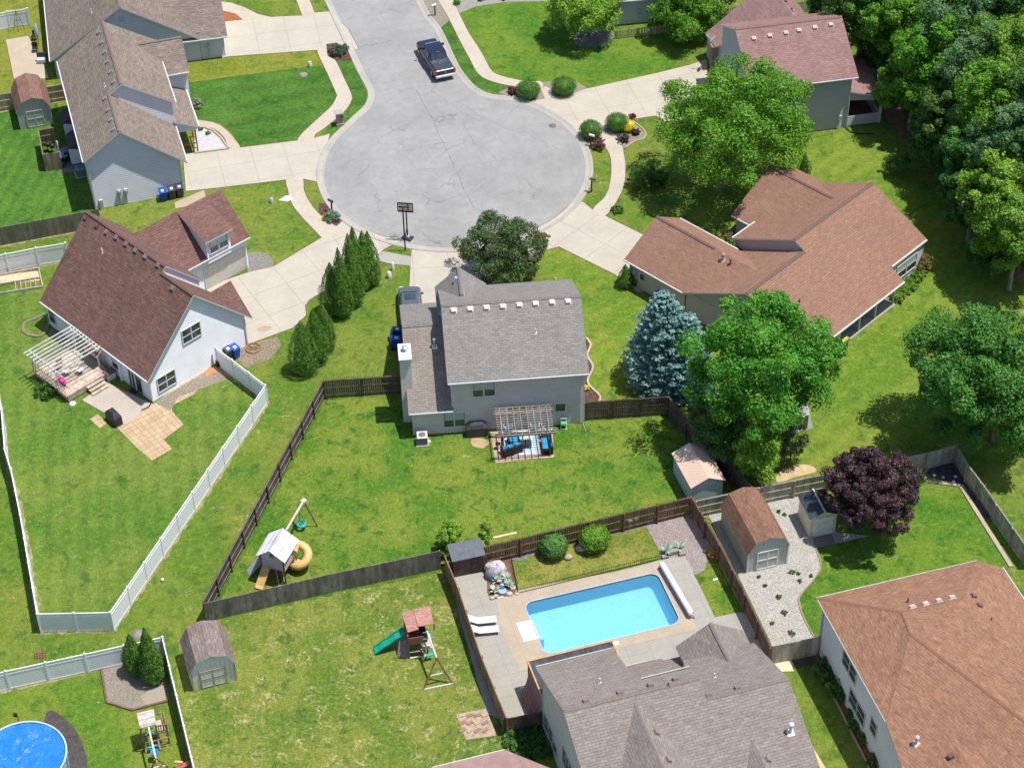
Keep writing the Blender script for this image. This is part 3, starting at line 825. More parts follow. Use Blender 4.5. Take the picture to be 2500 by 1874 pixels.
for x, y in ((664, 262), (772, 243), (880, 224), (968, 207), (1076, 188), (1183, 168)): h.vent('c3', x, y, 'mlo', VENT_PINK, (.36, .32, .16))
for x, y in ((875, 10), (922, 68), (965, 122)): h.vent('c3', x, y, 'y', VENT_BROWN, (.3, .3, .12))
h.vent('c3', 930, 92, 'y', PIPE_WHITE, (.05, .05, .4), 'pipe_vent', 'pipe')
BRICK = pavers('brick_tan', (.35, .19, .12), (.42, .25, .16), (.4, .36, .32), .22, .075, .5, .012)
g = MB(); g.box((q2.x + .1, q2.y + .35, 0), (.7, .7, 2.4)); g.build('brick_pier', BRICK, h.e)
h.downspout((4.05, -.05), 5.2); h.downspout((7.15, .02), 2.6)
b = MB(); b.box((3.3, -.12, 1.0), (.3, .2, .4)); b.tube([(3.3, -.08, 0), (3.3, -.08, 1.0)], .04); b.build('utility_meter', plain('meter_grey', (.42, .45, .46), .5), h.e)
h.window((-3.6, 0), .6, 1.2, 2.2, -PI / 2, sash=1)
h.done(); dish(h.e, Vector((q2.x - .0, q2.y - .05, 2.55)), R_(150), 1.3)

# ---- house G: white house behind the top tree
f = Frame(P('c2', 2000, 165), R_(8.0))
h = House('house', 'white walled house behind the round mulch-ringed tree at the top edge', f, ROOF_TAUPE2, siding('siding_white_cool', (.54,.55,.57), .2))
h.block('v', 0, 5, 10, 2.9, 5.6, 2.9, -1.2, 7.0, oh0=.3, ob0=.2, ob1=.3)
meter(h, (1.4, 0), -PI / 2)
h.done()

# ---- house H: bottom centre with the pool
f8 = f = Frame(P('d6', 330, 1335), R_(16.2))
SID8 = siding('siding_putty', (.56, .53, .50), .2)
h = H8 = House('house', 'putty coloured house with mauve-grey roof at the bottom edge beside the rectangular pool', f, ROOF_MAUVE, SID8, plain('trim_tan', (.42, .40, .33), .5))
s1 = .41
def z8(v): return 7.7 - s1 * abs(v + 4.9)
h.W.extr([(0, 0, 0), (0, 0, z8(0) - .1), (0, -4.9, 7.58), (0, -14, z8(-14) - .1), (0, -14, 0)], (4.7, 0, 0))
h.W.box((9, -7.2, 0), (9.2, 12.6, 3.4))
h.W.extr([(13.5, -1.0, 0), (13.5, -1.0, 4.6), (13.5, -6.2, 7.0), (13.5, -14, 3.9), (13.5, -14, 0)], (-4.5, 0, 0))
h.face([(-.25, .8, z8(.8)), (4.9, .8, z8(.8)), (4.9, -3.6, z8(-3.6)), (8.45, -3.6, z8(-3.6)), (8.45, -4.9, 7.7), (-.25, -4.9, 7.7)], key='r1')
h.face([(-.25, -4.9, 7.7), (8.45, -4.9, 7.7), (8.45, -6.2, z8(-6.2)), (13.8, -6.2, z8(-6.2)), (13.8, -14.4, z8(-14.4)), (-.25, -14.4, z8(-14.4))], key='fr')
zz = z8(-6.2)
h.face([(8.45, -6.2, zz), (13.8, -6.2, zz), (13.8, -1.0, zz - .46 * 5.2), (9.0, -1.0, zz - .46 * 5.2), (8.45, -3.0, zz - .46 * 3.2)], key='r2')
h.face([(4.75, 1.2, 2.75), (8.4, 1.2, 2.75), (8.4, .85, 2.92), (9.75, .85, 2.92), (9.75, -3.6, 5.1), (4.75, -3.6, 5.1)], key='low')
h.ridge((-.2, -4.9, 7.7), (8.4, -4.9, 7.7), .28); h.ridge((8.5, -6.2, zz), (13.75, -6.2, zz), .28)
h.W.extr([(4.9, -3.7, 4.6), (8.45, -3.7, 4.6), (8.45, -3.7, 7.0), (4.9, -3.7, 7.0)], (0, -.15, 0))
h.block('u', 9.5, 11.5, 13.55, 4.2, 5.5, 4.15, -3.4, .6, oh0=.3, oh1=.3, ob0=0, ob1=.25, key='h', gut=(0, 0))
h.face([(4.1, -5.4, 7.5), (4.1, -14.4, 7.5), (1.1, -14.4, 5.4), (1.1, -10.0, 5.4)], key='g1')
h.face([(4.1, -5.4, 7.5), (4.1, -14.4, 7.5), (7.3, -14.4, 5.3), (7.3, -11.0, 5.3)], key='g1r')
h.face([(10.3, -9.1, 6.0), (10.3, -14.4, 6.0), (8.6, -14.4, 4.8), (8.6, -12.1, 4.8)], key='g2')
h.face([(10.3, -9.1, 6.0), (10.3, -14.4, 6.0), (12.0, -14.4, 4.8), (12.0, -12.1, 4.8)], key='g2r')
h.G.beam((-.2, .86, z8(.8) - .04), (4.85, .86, z8(.8) - .04), .08, .09); h.G.beam((5.2, -3.45, 7.1), (8.4, -3.45, 7.1), .08, .09)
h.G.beam((4.8, 1.26, 2.72), (7.95, 1.26, 2.72), .08, .09)
for x, y in ((695, 1090), (985, 1020), (1247, 957), (1460, 905)): h.vent('d6', x, y, 'r1', VENT_MAUVE, (.34, .3, .16))
for x, y in ((1740, 1042), (1990, 980)): h.vent('d6', x, y, 'r2', VENT_MAUVE, (.34, .3, .16))
for x, y in ((1293, 1358), (1397, 1592)): h.vent('d6', x, y, 'g1r', VENT_MAUVE, (.34, .3, .16))
h.vent('d7', 18, 1590, 'g2r', VENT_MAUVE, (.34, .3, .16))
h.vent('d6', 812, 928, 'r1', PIPE_WHITE, (.05, .05, .4), 'pipe_vent', 'pipe'); h.vent('d6', 1792, 882, 'r2', PIPE_WHITE, (.05, .05, .35), 'pipe_vent', 'pipe')
h.vent('d6', 1398, 950, 'r1', VENT_BROWN, (.05, .05, .25), 'pipe_vent', 'pipe'); h.vent('d6', 1648, 898, 'r2', PIPE_WHITE, (.04, .04, .2), 'pipe_vent', 'pipe')
h.vent('d7', 215, 1355, 'fr', PIPE_WHITE, (.1, .1, .75), 'flue', 'flue')
h.window((0, -1.2), 1.7, .9, 2.1, PI, sash=2); h.window((0, -5.0), 1.7, 2.0, 3.3, PI, sash=3); h.window((0, -2.5), .7, .8, 1.6, PI, sash=1)
h.downspout((.02, .03), 5)
h.done()

# ---- house I: bottom right, orange-brown roof
f9 = f = Frame(P('d7', 455, 680), R_(15.2))
h = H9 = House('house', 'white walled house with broad orange-brown hipped roof filling the bottom-right corner', f, ROOF_BROWN2, siding('siding_white_warm', (.66,.67,.69), .2), plain('trim_grey_white', (.46, .48, .46), .5))
A = f.l('d7', 440, 205, 5.0); B = f.l('d7', 1170, 325, 6.6); Cc = f.l('d7', 1240, 510, 6.6); Dd = f.l('d7', 1062, 1160, 5.25)
E = f.l('d7', 1030, 1260, 5.0); Rg = f.l('d7', 1700, 215, 6.8); Rc = f.l('D', 2110, 1210, 5.0)
Bw = P('N', 2448, 1385, 5.0)
h.face([A, E, Dd, Cc, B], key='left')
pr = h.face([A, B, Rg, Rc], key='rear')
ridge_end = f.l('d7', 2500, 1470, 6.6)
def plane_w(a, b_, c): return (f.m @ a, (f.m.to_3x3() @ (b_ - a).cross(c - a)).normalized())
plw = plane_w(E, Cc, ridge_end)
def on9(x, y, pl=plw): return f.i @ onplane('d7', x, y, pl)
h.face([Cc, on9(1062, 1160), E, on9(1170, 1658), on9(1230, 1900), on9(2700, 1900), ridge_end], key='wingl')
Cb = Cc + Vector((.40, .30, -.12)); Eb = ridge_end + Vector((.65, .2, -.3))
h.face([Cc, ridge_end, Eb, Cb], key='band')
plf = plane_w(Cb, Eb, Rg)
vR = on9(2350, 760, plf); X_ = on9(2800, 1500, plf)
h.face([B, Cc, Cb, Rg]); h.ridge(A, B, .26, .03); h.ridge(B, Rg, .26, .03); h.ridge(Cc, ridge_end, .28); h.ridge(B, Cc, .2, .03); h.face([Cb, Eb, X_, vR, Rg], key='front')
BW_ = f.i @ Bw; C5 = f.l('N', 2500, 1462, 5.0); C6 = C5 + (C5 - BW_) * 3
print('H9', Rg, Rc, BW_, C5, vR, X_, Cb, Eb)
h.face([Rg, Rc, BW_], key='right2'); h.face([Rg, BW_, C5], key='right'); h.face([Rg, C5, C6]); h.face([Rg, C6, vR])
ap = on9(1520, 1310); bp_ = ap + Vector((.5, -5, .05))
h.face([ap, bp_, on9(1420, 1800)], key='g1'); h.face([ap, bp_, on9(1960, 1700)], key='g2')
h.vent('d7', 1590, 1562, 'g1', VENT_BROWN, (.32, .3, .25))
h.W.extr([(0, 0, 0), (0, 0, 4.8), (0, -10.3, 4.8), (0, -16, 4.2), (0, -16, 0)], (.2, 0, 0))
h.W.extr([(0, 0, 0), (0, 0, 4.8), (10.8, 0, 4.8), (10.8, 0, 0)], (0, -.2, 0))
h.G.beam((A.x, A.y, 4.95), (E.x, E.y, 4.95), .08, .09); h.G.beam((A.x, A.y + .02, 4.95), (Rc.x, Rc.y, 4.95), .08, .09)
bl = f.i @ Bw; cl = f.l('N', 2500, 1462, 5.0); h.G.beam(bl, bl + (cl - bl) * 2, .08, .09)
for x, y in ((1258, 285), (1370, 258), (1483, 231), (1596, 203)): h.vent('d7', x, y, 'rear', VENT_PALE, (.36, .3, .12))
for x, y in ((1780, 190), (1832, 270)): h.vent('d7', x, y, 'right', VENT_BROWN, (.32, .3, .12))
h.vent('d7', 1218, 240, 'rear', VENT_BROWN, (.05, .05, .4), 'pipe_vent', 'pipe'); h.vent('d7', 1288, 1450, 'wingl', VENT_PALE, (.09, .09, .6), 'flue', 'flue')
h.vent('d7', 1932, 395, 'right', VENT_BROWN, (.04, .04, .3), 'pipe_vent', 'pipe')
h.window((0, -4.45), 2.0, 3.05, 4.2, PI, sash=2); h.window((0, -6.15), 2.3, 1.0, 2.2, PI, sash=2); h.window((0, -8.55), .8, 1.9, 3.0, PI, sash=1)
h.downspout((-.05, .02), 4.8)
b = MB(); b.box((-.1, -11.6, .6), (.16, .35, 1.1)); b.build('utility_meter', plain('meter_grey', (.42, .45, .46), .5), h.e)
h.done()

# ---- house J: sliver of pinkish roof at the bottom edge
f = Frame(P('d5', 1600, 1800), R_(16.0))
h = House('garage', 'pinkish-red roof corner cut by the bottom edge below the patchy lawn', f, plain('roof_pink_red', (.31, .195, .18), .85, .15, 2.0), siding('siding_white', (.78, .78, .80), .2), cat='garage')
t0 = f.l('d5', 1595, 1652, 3.0); t1 = f.l('d6', 0, 1500, 3.0); t2 = f.l('d6', 140, 1658, 3.0)
print('house J', t0, t1, t2)
h.face([t0, t1, t1 + Vector((2.2, -2.8, .7)), t0 + Vector((2.0, -4, .8)), t0 + Vector((-4, -4, .8)), t0 + (t0 - t1) * .8], key='a')
cx = (t0 + t1) / 2
h.W.box((cx.x - .8, cx.y - 2.4, 0), (5.4, 4.0, 2.9))
h.G.beam(t0 + Vector((0, 0, -.05)), t1 + Vector((0, 0, -.05)), .1, .1)
h.done()
# ------------------------------------------------------------------ ground
G_DRY = (.38, .31, .17)
b = MB(); b.prism([(-260, -120), (260, -120), (260, 420), (-260, 420)], -1, 0)
struct(b.build('ground', lawn('lawn_common', (.098, .175, .020), (.165, .205, .032), (.048, .125, .018), G_DRY, .09)))
LZ = .004
sheet('lawn', 'c1', [(1255, 560), (1700, 500), (2190, 440), (2211, 505), (2350, 770), (2211, 760), (2090, 850), (2010, 950), (1620, 998), (1560, 880), (1480, 830), (1340, 810)], LZ * 3,
      lawn('lawn_striped_dark', (.050, .135, .018), (.075, .165, .024), (.030, .095, .018), G_DRY, -.05, stripe=.10, sang=R_(74), swid=2.6))
sheet('lawn', 'c1', [(1265, 420), (1545, 382), (2140, 342), (2190, 440), (1700, 500), (1255, 560)], LZ * 2,
      lawn('lawn_yellowish', (.150, .185, .018), (.20, .21, .030), (.095, .155, .02), G_DRY, .05))
sheet('lawn', 'N', [(0, 275), (40, 270), (140, 250), (200, 480), (232, 520), (60, 565), (0, 565)], LZ * 3,
      lawn('lawn_striped_left', (.058, .150, .020), (.085, .18, .024), (.035, .11, .018), G_DRY, -.05, stripe=.12, sang=R_(10), swid=1.1))
sheet('lawn', 'N', [(0, 0), (110, 0), (140, 250), (0, 275)], LZ * 2, MATS[('lawn', ('lawn_yellowish', (.150, .185, .018), (.20, .21, .030), (.095, .155, .02), G_DRY, .05), ())])
LVIV = lawn('lawn_vivid', (.070, .170, .016), (.135, .21, .024), (.035, .12, .014), G_DRY, .0)
sheet('lawn', 'c2', [(890, 90), (1000, 45), (1500, 0), (2250, -120), (2600, 150), (2300, 480), (1750, 600), (1680, 550), (1330, 550), (1160, 510), (1100, 470), (1040, 360), (950, 220)], LZ * 2, LVIV)
sheet('lawn', 'c2', [(745, 205), (820, 140), (900, 290), (1010, 490), (1080, 540), (1230, 580), (1150, 625), (985, 585), (905, 520)], LZ * 2,
      MATS[[q for q in MATS if 'lawn_striped_dark' in str(q)][0]])
sheet('lawn', 'c2', [(65, 415), (160, 410), (262, 620), (262, 690), (215, 760), (90, 870), (-20, 930), (-60, 930), (110, 755), (160, 690), (160, 640)], LZ * 2, MATS[[q for q in MATS if 'lawn_striped_dark' in str(q)][0]])
sheet('lawn', 'N', [(1980, 340), (2110, 310), (2200, 330), (2300, 470), (2400, 560), (2600, 900), (2460, 1130), (2230, 1080), (1880, 1160), (1840, 1180), (1640, 970), (1440, 960), (1300, 610), (1560, 600), (1880, 400)], LZ * 2,
      lawn('lawn_right', (.110, .195, .018), (.175, .225, .030), (.062, .15, .018), G_DRY, .07, stripe=.06, sang=R_(45), swid=1.5))
# enclosed yards
LCEN = lawn('lawn_patchy_green', (.068, .165, .016), (.165, .215, .030), (.026, .105, .014), (.36, .31, .13), .03, 1.3)
sheet('lawn', 'N', [(789, 965), (1010, 955), (1040, 1060), (1425, 1030), (1620, 1005), (1850, 1200), (1690, 1250), (1340, 1335), (1090, 1380), (540, 1470), (500, 1510)], LZ * 3, LCEN)
LDRY = lawn('lawn_patchy_dry', (.105, .170, .022), (.185, .21, .038), (.042, .118, .018), (.47, .37, .19), .16, 1.35)
sheet('lawn', 'N', [(500, 1512), (1086, 1375), (1110, 1450), (1260, 1820), (1290, 1890), (470, 1890), (430, 1640), (440, 1560)], LZ * 3, LDRY)
sheet('lawn', 'c4', [(0, 560), (240, 580), (340, 830), (480, 900), (600, 1300), (1030, 1330), (1480, 1090), (1800, 1330), (768, 2873), (250, 2883), (0, 1700)], LZ * 3,
      lawn('lawn_mown_pale', (.090, .175, .022), (.145, .20, .034), (.048, .13, .020), (.36, .33, .16), .02, stripe=.075, sang=R_(-8), swid=1.3))
sheet('lawn', 'd4', [(0, 1000), (860, 800), (1400, 560), (1660, 1700), (0, 1700)], LZ * 2, lawn('lawn_sw', (.090, .185, .018), (.165, .215, .028), (.05, .14, .018), G_DRY, .03))
sheet('lawn', 'c9', [(1080, 900), (1800, 480), (2060, 520), (2400, 1000), (2211, 1100), (1110, 1270), (1070, 1540), (960, 1300)], LZ * 2, LVIV)
sheet('lawn', 'c8', [(1260, 1000), (1440, 960), (1650, 900), (1900, 850), (2150, 790), (2260, 1000), (1290, 1235)], LZ * 5, lawn('lawn_garden', (.125, .175, .024), (.24, .23, .05), (.06, .12, .02), (.42, .30, .12), .12, 1.6))
sheet('lawn', 'c9', [(255, 1100), (420, 1060), (590, 1340), (400, 1398), (330, 1250)], LZ * 6, LCEN)

# worn soil and mulch
SOIL = plain('soil_brown', (.20, .125, .085), .95, .3, 2.0, .1, bump=.4)
MULCH = plain('mulch_dark', (.095, .055, .045), .95, .35, 3.0, .1, bump=.6)
MULCHR = plain('mulch_red', (.30, .10, .05), .95, .3, 3.0, .1, bump=.6)
sheet('soil_strip', 'D', [(1840, 60), (1870, 90), (1925, 200), (1990, 300), (2060, 360), (2130, 420), (2212, 470), (2212, 620), (2150, 520), (2080, 420), (1980, 330), (1910, 250), (1870, 150)], LZ * 4, SOIL, smooth=True)
sheet('soil_bare', 'c9', [(820, 440), (870, 400), (980, 370), (1060, 380), (1080, 420), (960, 450), (830, 490)], LZ * 4, plain('soil_pale', (.46, .34, .20), .95, .2, 2.0, .1, bump=.4), smooth=True)

# ---- road
CC, RR = Vector((-4.6184, 146.002, 0)), 11.365
def arc(a0, a1, r, n=60): return [CC + Vector((math.cos(t), math.sin(t), 0)) * r for t in np.linspace(a0, a1, n)]
left = [P('c2', *p) for p in ((-20, -60), (30, 20), (90, 150), (158, 290), (240, 470), (290, 560), (316, 620), (312, 680), (280, 735), (215, 795))]
right = [P('c2', *p) for p in ((1105, 668), (1030, 645), (960, 600), (895, 530), (830, 430), (730, 215), (650, 110), (575, -40))]
aL = math.atan2(left[-1].y - CC.y, left[-1].x - CC.x); aR = math.atan2(right[0].y - CC.y, right[0].x - CC.x)
print('road arc', math.degrees(aL), math.degrees(aR), (left[-1] - CC).length, (right[0] - CC).length)
pL = P('c2', 60, 905); pR = P('c2', 1240, 682)
aL2 = math.atan2(pL.y - CC.y, pL.x - CC.x); aR2 = math.atan2(pR.y - CC.y, pR.x - CC.x)
if aL2 < 0: aL2 += 2 * PI
edge = smooth_poly(left, False, 4) + arc(aL2, 2 * PI + aR2, RR, 90) + smooth_poly(right, False, 4)
def concrete_road():
    m = NT('road_concrete')
    a = m.noise(.25, 5, .6); b_ = m.noise(1.3, 6, .75, dist=.6); e = m.noise(14, 3, .7)
    c = m.mix(m.ramp(a, .35, .65), (.262, .258, .250), (.303, .297, .287))
    c = m.mul(c, m.math('MULTIPLY', m.lin(b_, .3, .7, .88, 1.07), m.lin(e, .3, .7, .94, 1.06)))
    # hairline cracks, tyre scuffs, worn gutter stains
    wv = m.n('VectorMath'); wv.operation = 'ADD'; m.put(wv.inputs[0], m.pos)
    nz = m.n('TexNoise'); m.put(nz.inputs['Vector'], m.pos); nz.inputs['Scale'].default_value = .9; nz.inputs['Detail'].default_value = 4
    sc2 = m.n('VectorMath'); sc2.operation = 'SCALE'; m.put(sc2.inputs[0], nz.outputs[1]); sc2.inputs['Scale'].default_value = 1.3
    m.l(sc2.outputs[0], wv.inputs[1])
    d = m.vor(.16, vec=wv.outputs[0], feat='DISTANCE_TO_EDGE')
    ck = m.math('MULTIPLY', m.lin(d, .0, .012, 1, 0), m.ramp(m.noise(.3, 3), .46, .6))
    c = m.mul(c, m.lin(ck, 0, 1, 1, .72))
    d2 = m.vor(.5, vec=wv.outputs[0], feat='DISTANCE_TO_EDGE')
    ck2 = m.math('MULTIPLY', m.lin(d2, .0, .02, 1, 0), m.ramp(m.noise(.22, 3), .55, .66))
    c = m.mul(c, m.lin(ck2, 0, 1, 1, .84))
    # scuffs round the turning circle
    rel_ = m.n('VectorMath'); rel_.operation = 'SUBTRACT'; m.put(rel_.inputs[0], m.pos); rel_.inputs[1].default_value = tuple(CC)
    ln = m.n('VectorMath'); ln.operation = 'LENGTH'; m.l(rel_.outputs[0], ln.inputs[0])
    comb = m.n('CombineXYZ'); m.l(m.math('MULTIPLY', ln.outputs['Value'], 2.2), comb.inputs[0])
    o = m.sep(rel_.outputs[0]); m.l(m.math('MULTIPLY', m.math('ARCTAN2', o[1], o[0]), 1.2), comb.inputs[1])
    sf = m.noise(1.0, 4, .6, vec=comb.outputs[0])
    c = m.mul(c, m.lin(sf, .35, .7, 1.02, .95))
    m.bump(m.noise(30, 3), .2, .01)
    return m.fin(c, .85, .25)
ROADM = concrete_road()
b = MB(); b.prism([tuple(p[:2]) for p in edge], -.3, .012); struct(b.build('road', ROADM))
# centre joint and traced cracks: thin tarred seams
CR = plain('crack_sealer', (.20, .19, .18), .9, .3, 1.5)
def crack(k, pts, wd):
    w_ = [P(k, *p) for p in pts]; out = []
    for a, c in zip(w_[:-1], w_[1:]):
        n_ = max(2, int((c - a).length / .5))
        for i in range(n_): out.append(a.lerp(c, i / n_) + Vector((random.uniform(-.05, .05), random.uniform(-.05, .05), 0)))
    out.append(w_[-1]); b = MB(); vs = []; fs = []
    for i, p in enumerate(out):
        d = (out[min(i + 1, len(out) - 1)] - out[max(i - 1, 0)]).normalized(); n_ = Vector((-d.y, d.x, 0)) * wd * random.uniform(.2, .7)
        vs += [p + n_ + Vector((0, 0, .016)), p - n_ + Vector((0, 0, .016))]
        if i: fs.append((2 * i - 2, 2 * i - 1, 2 * i + 1, 2 * i))
    b.add(vs, fs); struct(b.build('road_crack', CR))
crack('c2', [(600, 610), (650, 700), (700, 790), (740, 885), (790, 985), (845, 1100), (890, 1210), (940, 1320), (990, 1410)], .075)
crack('c2', [(915, 825), (935, 880), (970, 930), (980, 960)], .05)
crack('c2', [(980, 960), (1015, 1000), (1060, 1050)], .03)
for pts in ([(0, 1120), (80, 1130), (240, 1040), (350, 970), (470, 975), (620, 985), (800, 965), (960, 930)], [(350, 970), (315, 900), (330, 870)], [(500, 1180), (640, 1145), (850, 1130), (1050, 1095), (1250, 1070)],
            [(300, 560), (430, 550), (620, 520)], [(690, 750), (800, 715), (960, 660)], [(910, 700), (980, 750), (1050, 790), (1220, 880)], [(400, 10), (360, 100), (430, 240), (500, 320)], [(150, 290), (300, 265), (420, 260)]): crack('c2', pts, .03)
# kerb with gutter
def ribbon(name, pts, prof, mat):
    vs = []; fs = []; n = len(prof)
    for i, p in enumerate(pts):
        d = (pts[min(i + 1, len(pts) - 1)] - pts[max(i - 1, 0)]).normalized(); q = Vector((-d.y, d.x, 0))
        for o, z in prof: vs.append(p - q * o + Vector((0, 0, z)))
        if i:
            for j in range(n - 1): fs.append(((i - 1) * n + j, (i - 1) * n + j + 1, i * n + j + 1, i * n + j))
    b = MB(); b.add(vs, fs); return struct(b.build(name, mat))
KERB = concrete('kerb_concrete', (.56, .52, .46), stain=.14)
ribbon('kerb', edge, [(-.02, .018), (.30, .020), (.50, .085), (.62, .085), (.66, .0)], KERB)
b = MB(); q = P('c2', 1518, 850); b.lathe((q.x, q.y, .012), [(.33, 0), (.33, .012), (.01, .012)], 20)
tag(b.build('manhole_cover', plain('rust_iron', (.20, .13, .10), .8)), 'round rusty manhole cover in the round road end', 'manhole cover')
for k, x, y, r, lb in (('c1', 2045, 505, .34, 'round grey manhole lid in the dark striped front lawn'), ('c7', 932, 1515, .36, 'round grey manhole lid in grass below the white fence corner')):
    q = P(k, x, y); b = MB(); b.lathe((q.x, q.y, 0), [(r * 1.25, 0), (r * 1.25, .03), (r, .035), (r, .05), (.01, .05)], 20)
    tag(b.build('manhole_cover', plain('iron_grey', (.26, .22, .20), .8)), lb, 'manhole cover')

# ---- drives and walks
CW = (.68, .60, .485); CD = (.65, .59, .49)
DR = lambda nm, c=CD, j=2.9, j2=None: concrete(nm, c, j, .045, j2, stain=.10, dark=.22)
sheet('driveway', 'c1', [(1500, 150), (1640, 135), (1860, 115), (2040, 108), (2090, 90), (2230, 80), (2350, 200), (2420, 330), (2240, 420), (2150, 338), (1545, 382), (1500, 390)], .024, DR('drive_a'), R_(11))
sheet('driveway', 'c1', [(1235, 1036), (1310, 1035), (1545, 1005), (1620, 998), (2010, 950), (2110, 935), (2225, 905), (2190, 1060), (2168, 1150), (2175, 1235), (2035, 1205), (1935, 1212), (1380, 1278), (1255, 1290)], .024, DR('drive_b'), R_(14))
sheet('driveway', 'c4', [(1370, 560), (1680, 455), (1840, 420), (2195, 208), (2240, 170), (2330, 95), (2400, 165), (2560, 205), (2700, 245), (2590, 300), (2545, 345), (2420, 500), (2180, 582), (2090, 640), (2058, 680), (2065, 745), (1975, 830), (1680, 938), (1600, 800), (1450, 700)], .024, DR('drive_c', CD, 3.0), R_(30))
sheet('driveway', 'c5', [(567, 285), (690, 300), (870, 308), (1130, 300), (1110, 520), (1000, 600), (760, 680), (640, 680), (545, 660)], .024, DR('drive_d'), R_(4))
sheet('driveway', 'c5', [(1180, 300), (1310, 212), (1520, 100), (1640, 0), (1720, -20), (1790, 35), (1870, 75), (2145, 210), (2330, 330), (2300, 560), (2090, 590), (1940, 470), (1560, 282), (1440, 315), (1400, 350)], .024, DR('drive_e', CD, 3.0), R_(-42))
sheet('driveway', 'c2', [(1370, 682), (1620, 645), (1750, 600), (2250, 488), (2440, 440), (2560, 400), (2560, 800), (2270, 820), (2211, 782), (2060, 805), (1880, 868), (1860, 900), (1700, 915), (1640, 850), (1560, 790)], .024, DR('drive_f', (.66, .59, .48), 3.1), R_(15))
SW = lambda nm: concrete(nm, CW, 1.5, .035, None, stain=.1, dark=.15)
SWM = SW('walk_concrete')
sheet('sidewalk', 'c1', [(1995, -10), (2085, -10), (2125, 95), (2040, 108)], .030, SWM, R_(-10))
sheet('sidewalk', 'c1', [(1480, 10), (1560, 22), (1650, 52), (1740, 98), (1830, 118), (1640, 136), (1590, 95), (1480, 68)], .030, SWM)
sheet('sidewalk', 'c2', [(-70, 340), (5, 350), (62, 428), (110, 530), (160, 640), (155, 690), (110, 755), (-2, 850), (-80, 905), (-100, 935), (-200, 950), (-160, 890), (-40, 780), (30, 712), (62, 650), (58, 630), (0, 500)], .030, SWM, R_(-20), smooth=True)
sheet('sidewalk', 'c1', [(1935, 1205), (1945, 1290), (1960, 1350), (2000, 1420), (2110, 1540), (2200, 1615), (2300, 1555), (2211, 1495), (2130, 1420), (2080, 1350), (2050, 1280), (2037, 1200)], .030, SWM, R_(-20), smooth=True)
sheet('sidewalk', 'c2', [(1790, 1416), (1870, 1330), (1905, 1240), (1915, 1130), (1905, 1050), (1880, 1000), (1850, 900), (1950, 890), (1985, 980), (2002, 1060), (2010, 1130), (2000, 1240), (1960, 1340), (1868, 1460)], .030, SWM, R_(0), smooth=True)
sheet('sidewalk', 'c2', [(720, -50), (770, 40), (830, 150), (900, 290), (960, 400), (1010, 490), (1080, 540), (1230, 580), (1330, 582), (1440, 600), (1440, 552), (1330, 550), (1160, 510), (1100, 470), (1040, 360), (950, 220), (890, 100), (860, 40), (815, -50)], .030, SWM, R_(-30), smooth=True)
sheet('sidewalk', 'c2', [(1440, 600), (1470, 585), (1500, 600), (1540, 660), (1465, 668)], .034, SWM)
sheet('sidewalk', 'c5', [(315, 372), (370, 315), (567, 350), (560, 412), (430, 400)], .030, concrete('walk_greyer', (.50, .48, .42), 0))
sheet('slab', 'c1', [(1178, 1368), (1375, 1284), (1392, 1340), (1388, 1372), (1185, 1408)], .034, concrete('slab_tan', (.62, .50, .36)))
sheet('garden_path', 'c1', [(1310, 815), (1400, 820), (1470, 840), (1540, 890), (1590, 950), (1618, 998), (1548, 1008), (1520, 940), (1460, 880), (1400, 860), (1318, 858)], .028, concrete('path_tan', (.66, .56, .44)), smooth=True)
sheet('patio', 'c1', [(40, 270), (190, 245), (290, 420), (330, 530), (95, 538)], .024, concrete('patio_tan', (.64, .53, .39)))
sheet('patio', 'c1', [(380, 1010), (500, 980), (560, 1160), (420, 1165)], .024, concrete('patio_grey', (.33, .31, .29)))
# gravel beds
GW_ = gravel('gravel_white', (.80, .79, .80), (.70, .69, .68), (.88, .87, .86), 7)
GT = gravel('gravel_tan', (.55, .48, .38), (.42, .36, .28), (.66, .60, .50), 7)
GP = gravel('gravel_pinkish', (.62, .52, .50), (.46, .36, .34), (.74, .66, .62), 6)
GM = gravel('gravel_pale_weedy', (.60, .57, .52), (.47, .44, .37), (.74, .70, .66), 6, .8)
sheet('gravel_bed', 'c1', [(1312, 870), (1380, 862), (1440, 885), (1490, 930), (1548, 1005), (1315, 1035)], .020, GW_, smooth=False)
sheet('gravel_bed', 'c2', [(610, -20), (720, -50), (770, 40), (820, 140), (745, 205), (700, 120), (660, 60)], .016, GT)
sheet('gravel_bed', 'c2', [(860, 40), (815, -40), (1500, -60), (1480, 10), (1200, 15), (1000, 45), (890, 92)], .016, gravel('gravel_light', (.62, .58, .50), (.5, .46, .4), (.72, .68, .62), 7), smooth=False)
sheet('gravel_bed', 'c2', [(1150, 625), (1230, 590), (1330, 565), (1440, 555), (1680, 550), (1755, 598), (1620, 648), (1540, 660), (1380, 690), (1270, 672)], .016, GT)
sheet('gravel_bed', 'c2', [(1690, 910), (1860, 880), (1905, 1000), (1830, 1012), (1760, 990), (1700, 950)], .016, GT)
sheet('gravel_bed', 'c2', [(1860, 870), (1960, 830), (2060, 820), (2145, 900), (2130, 940), (2060, 960), (1995, 1005), (1960, 960)], .016, GT, smooth=True)
sheet('gravel_bed', 'c1', [(1500, 75), (1600, 95), (1645, 130), (1520, 142)], .018, MULCHR)
sheet('gravel_bed', 'c4', [(1670, 330), (1780, 325), (1840, 370), (1840, 420), (1760, 475), (1680, 465)], .018, gravel('gravel_greyish', (.45, .43, .38), (.36, .34, .3), (.58, .55, .5), 7), smooth=True)
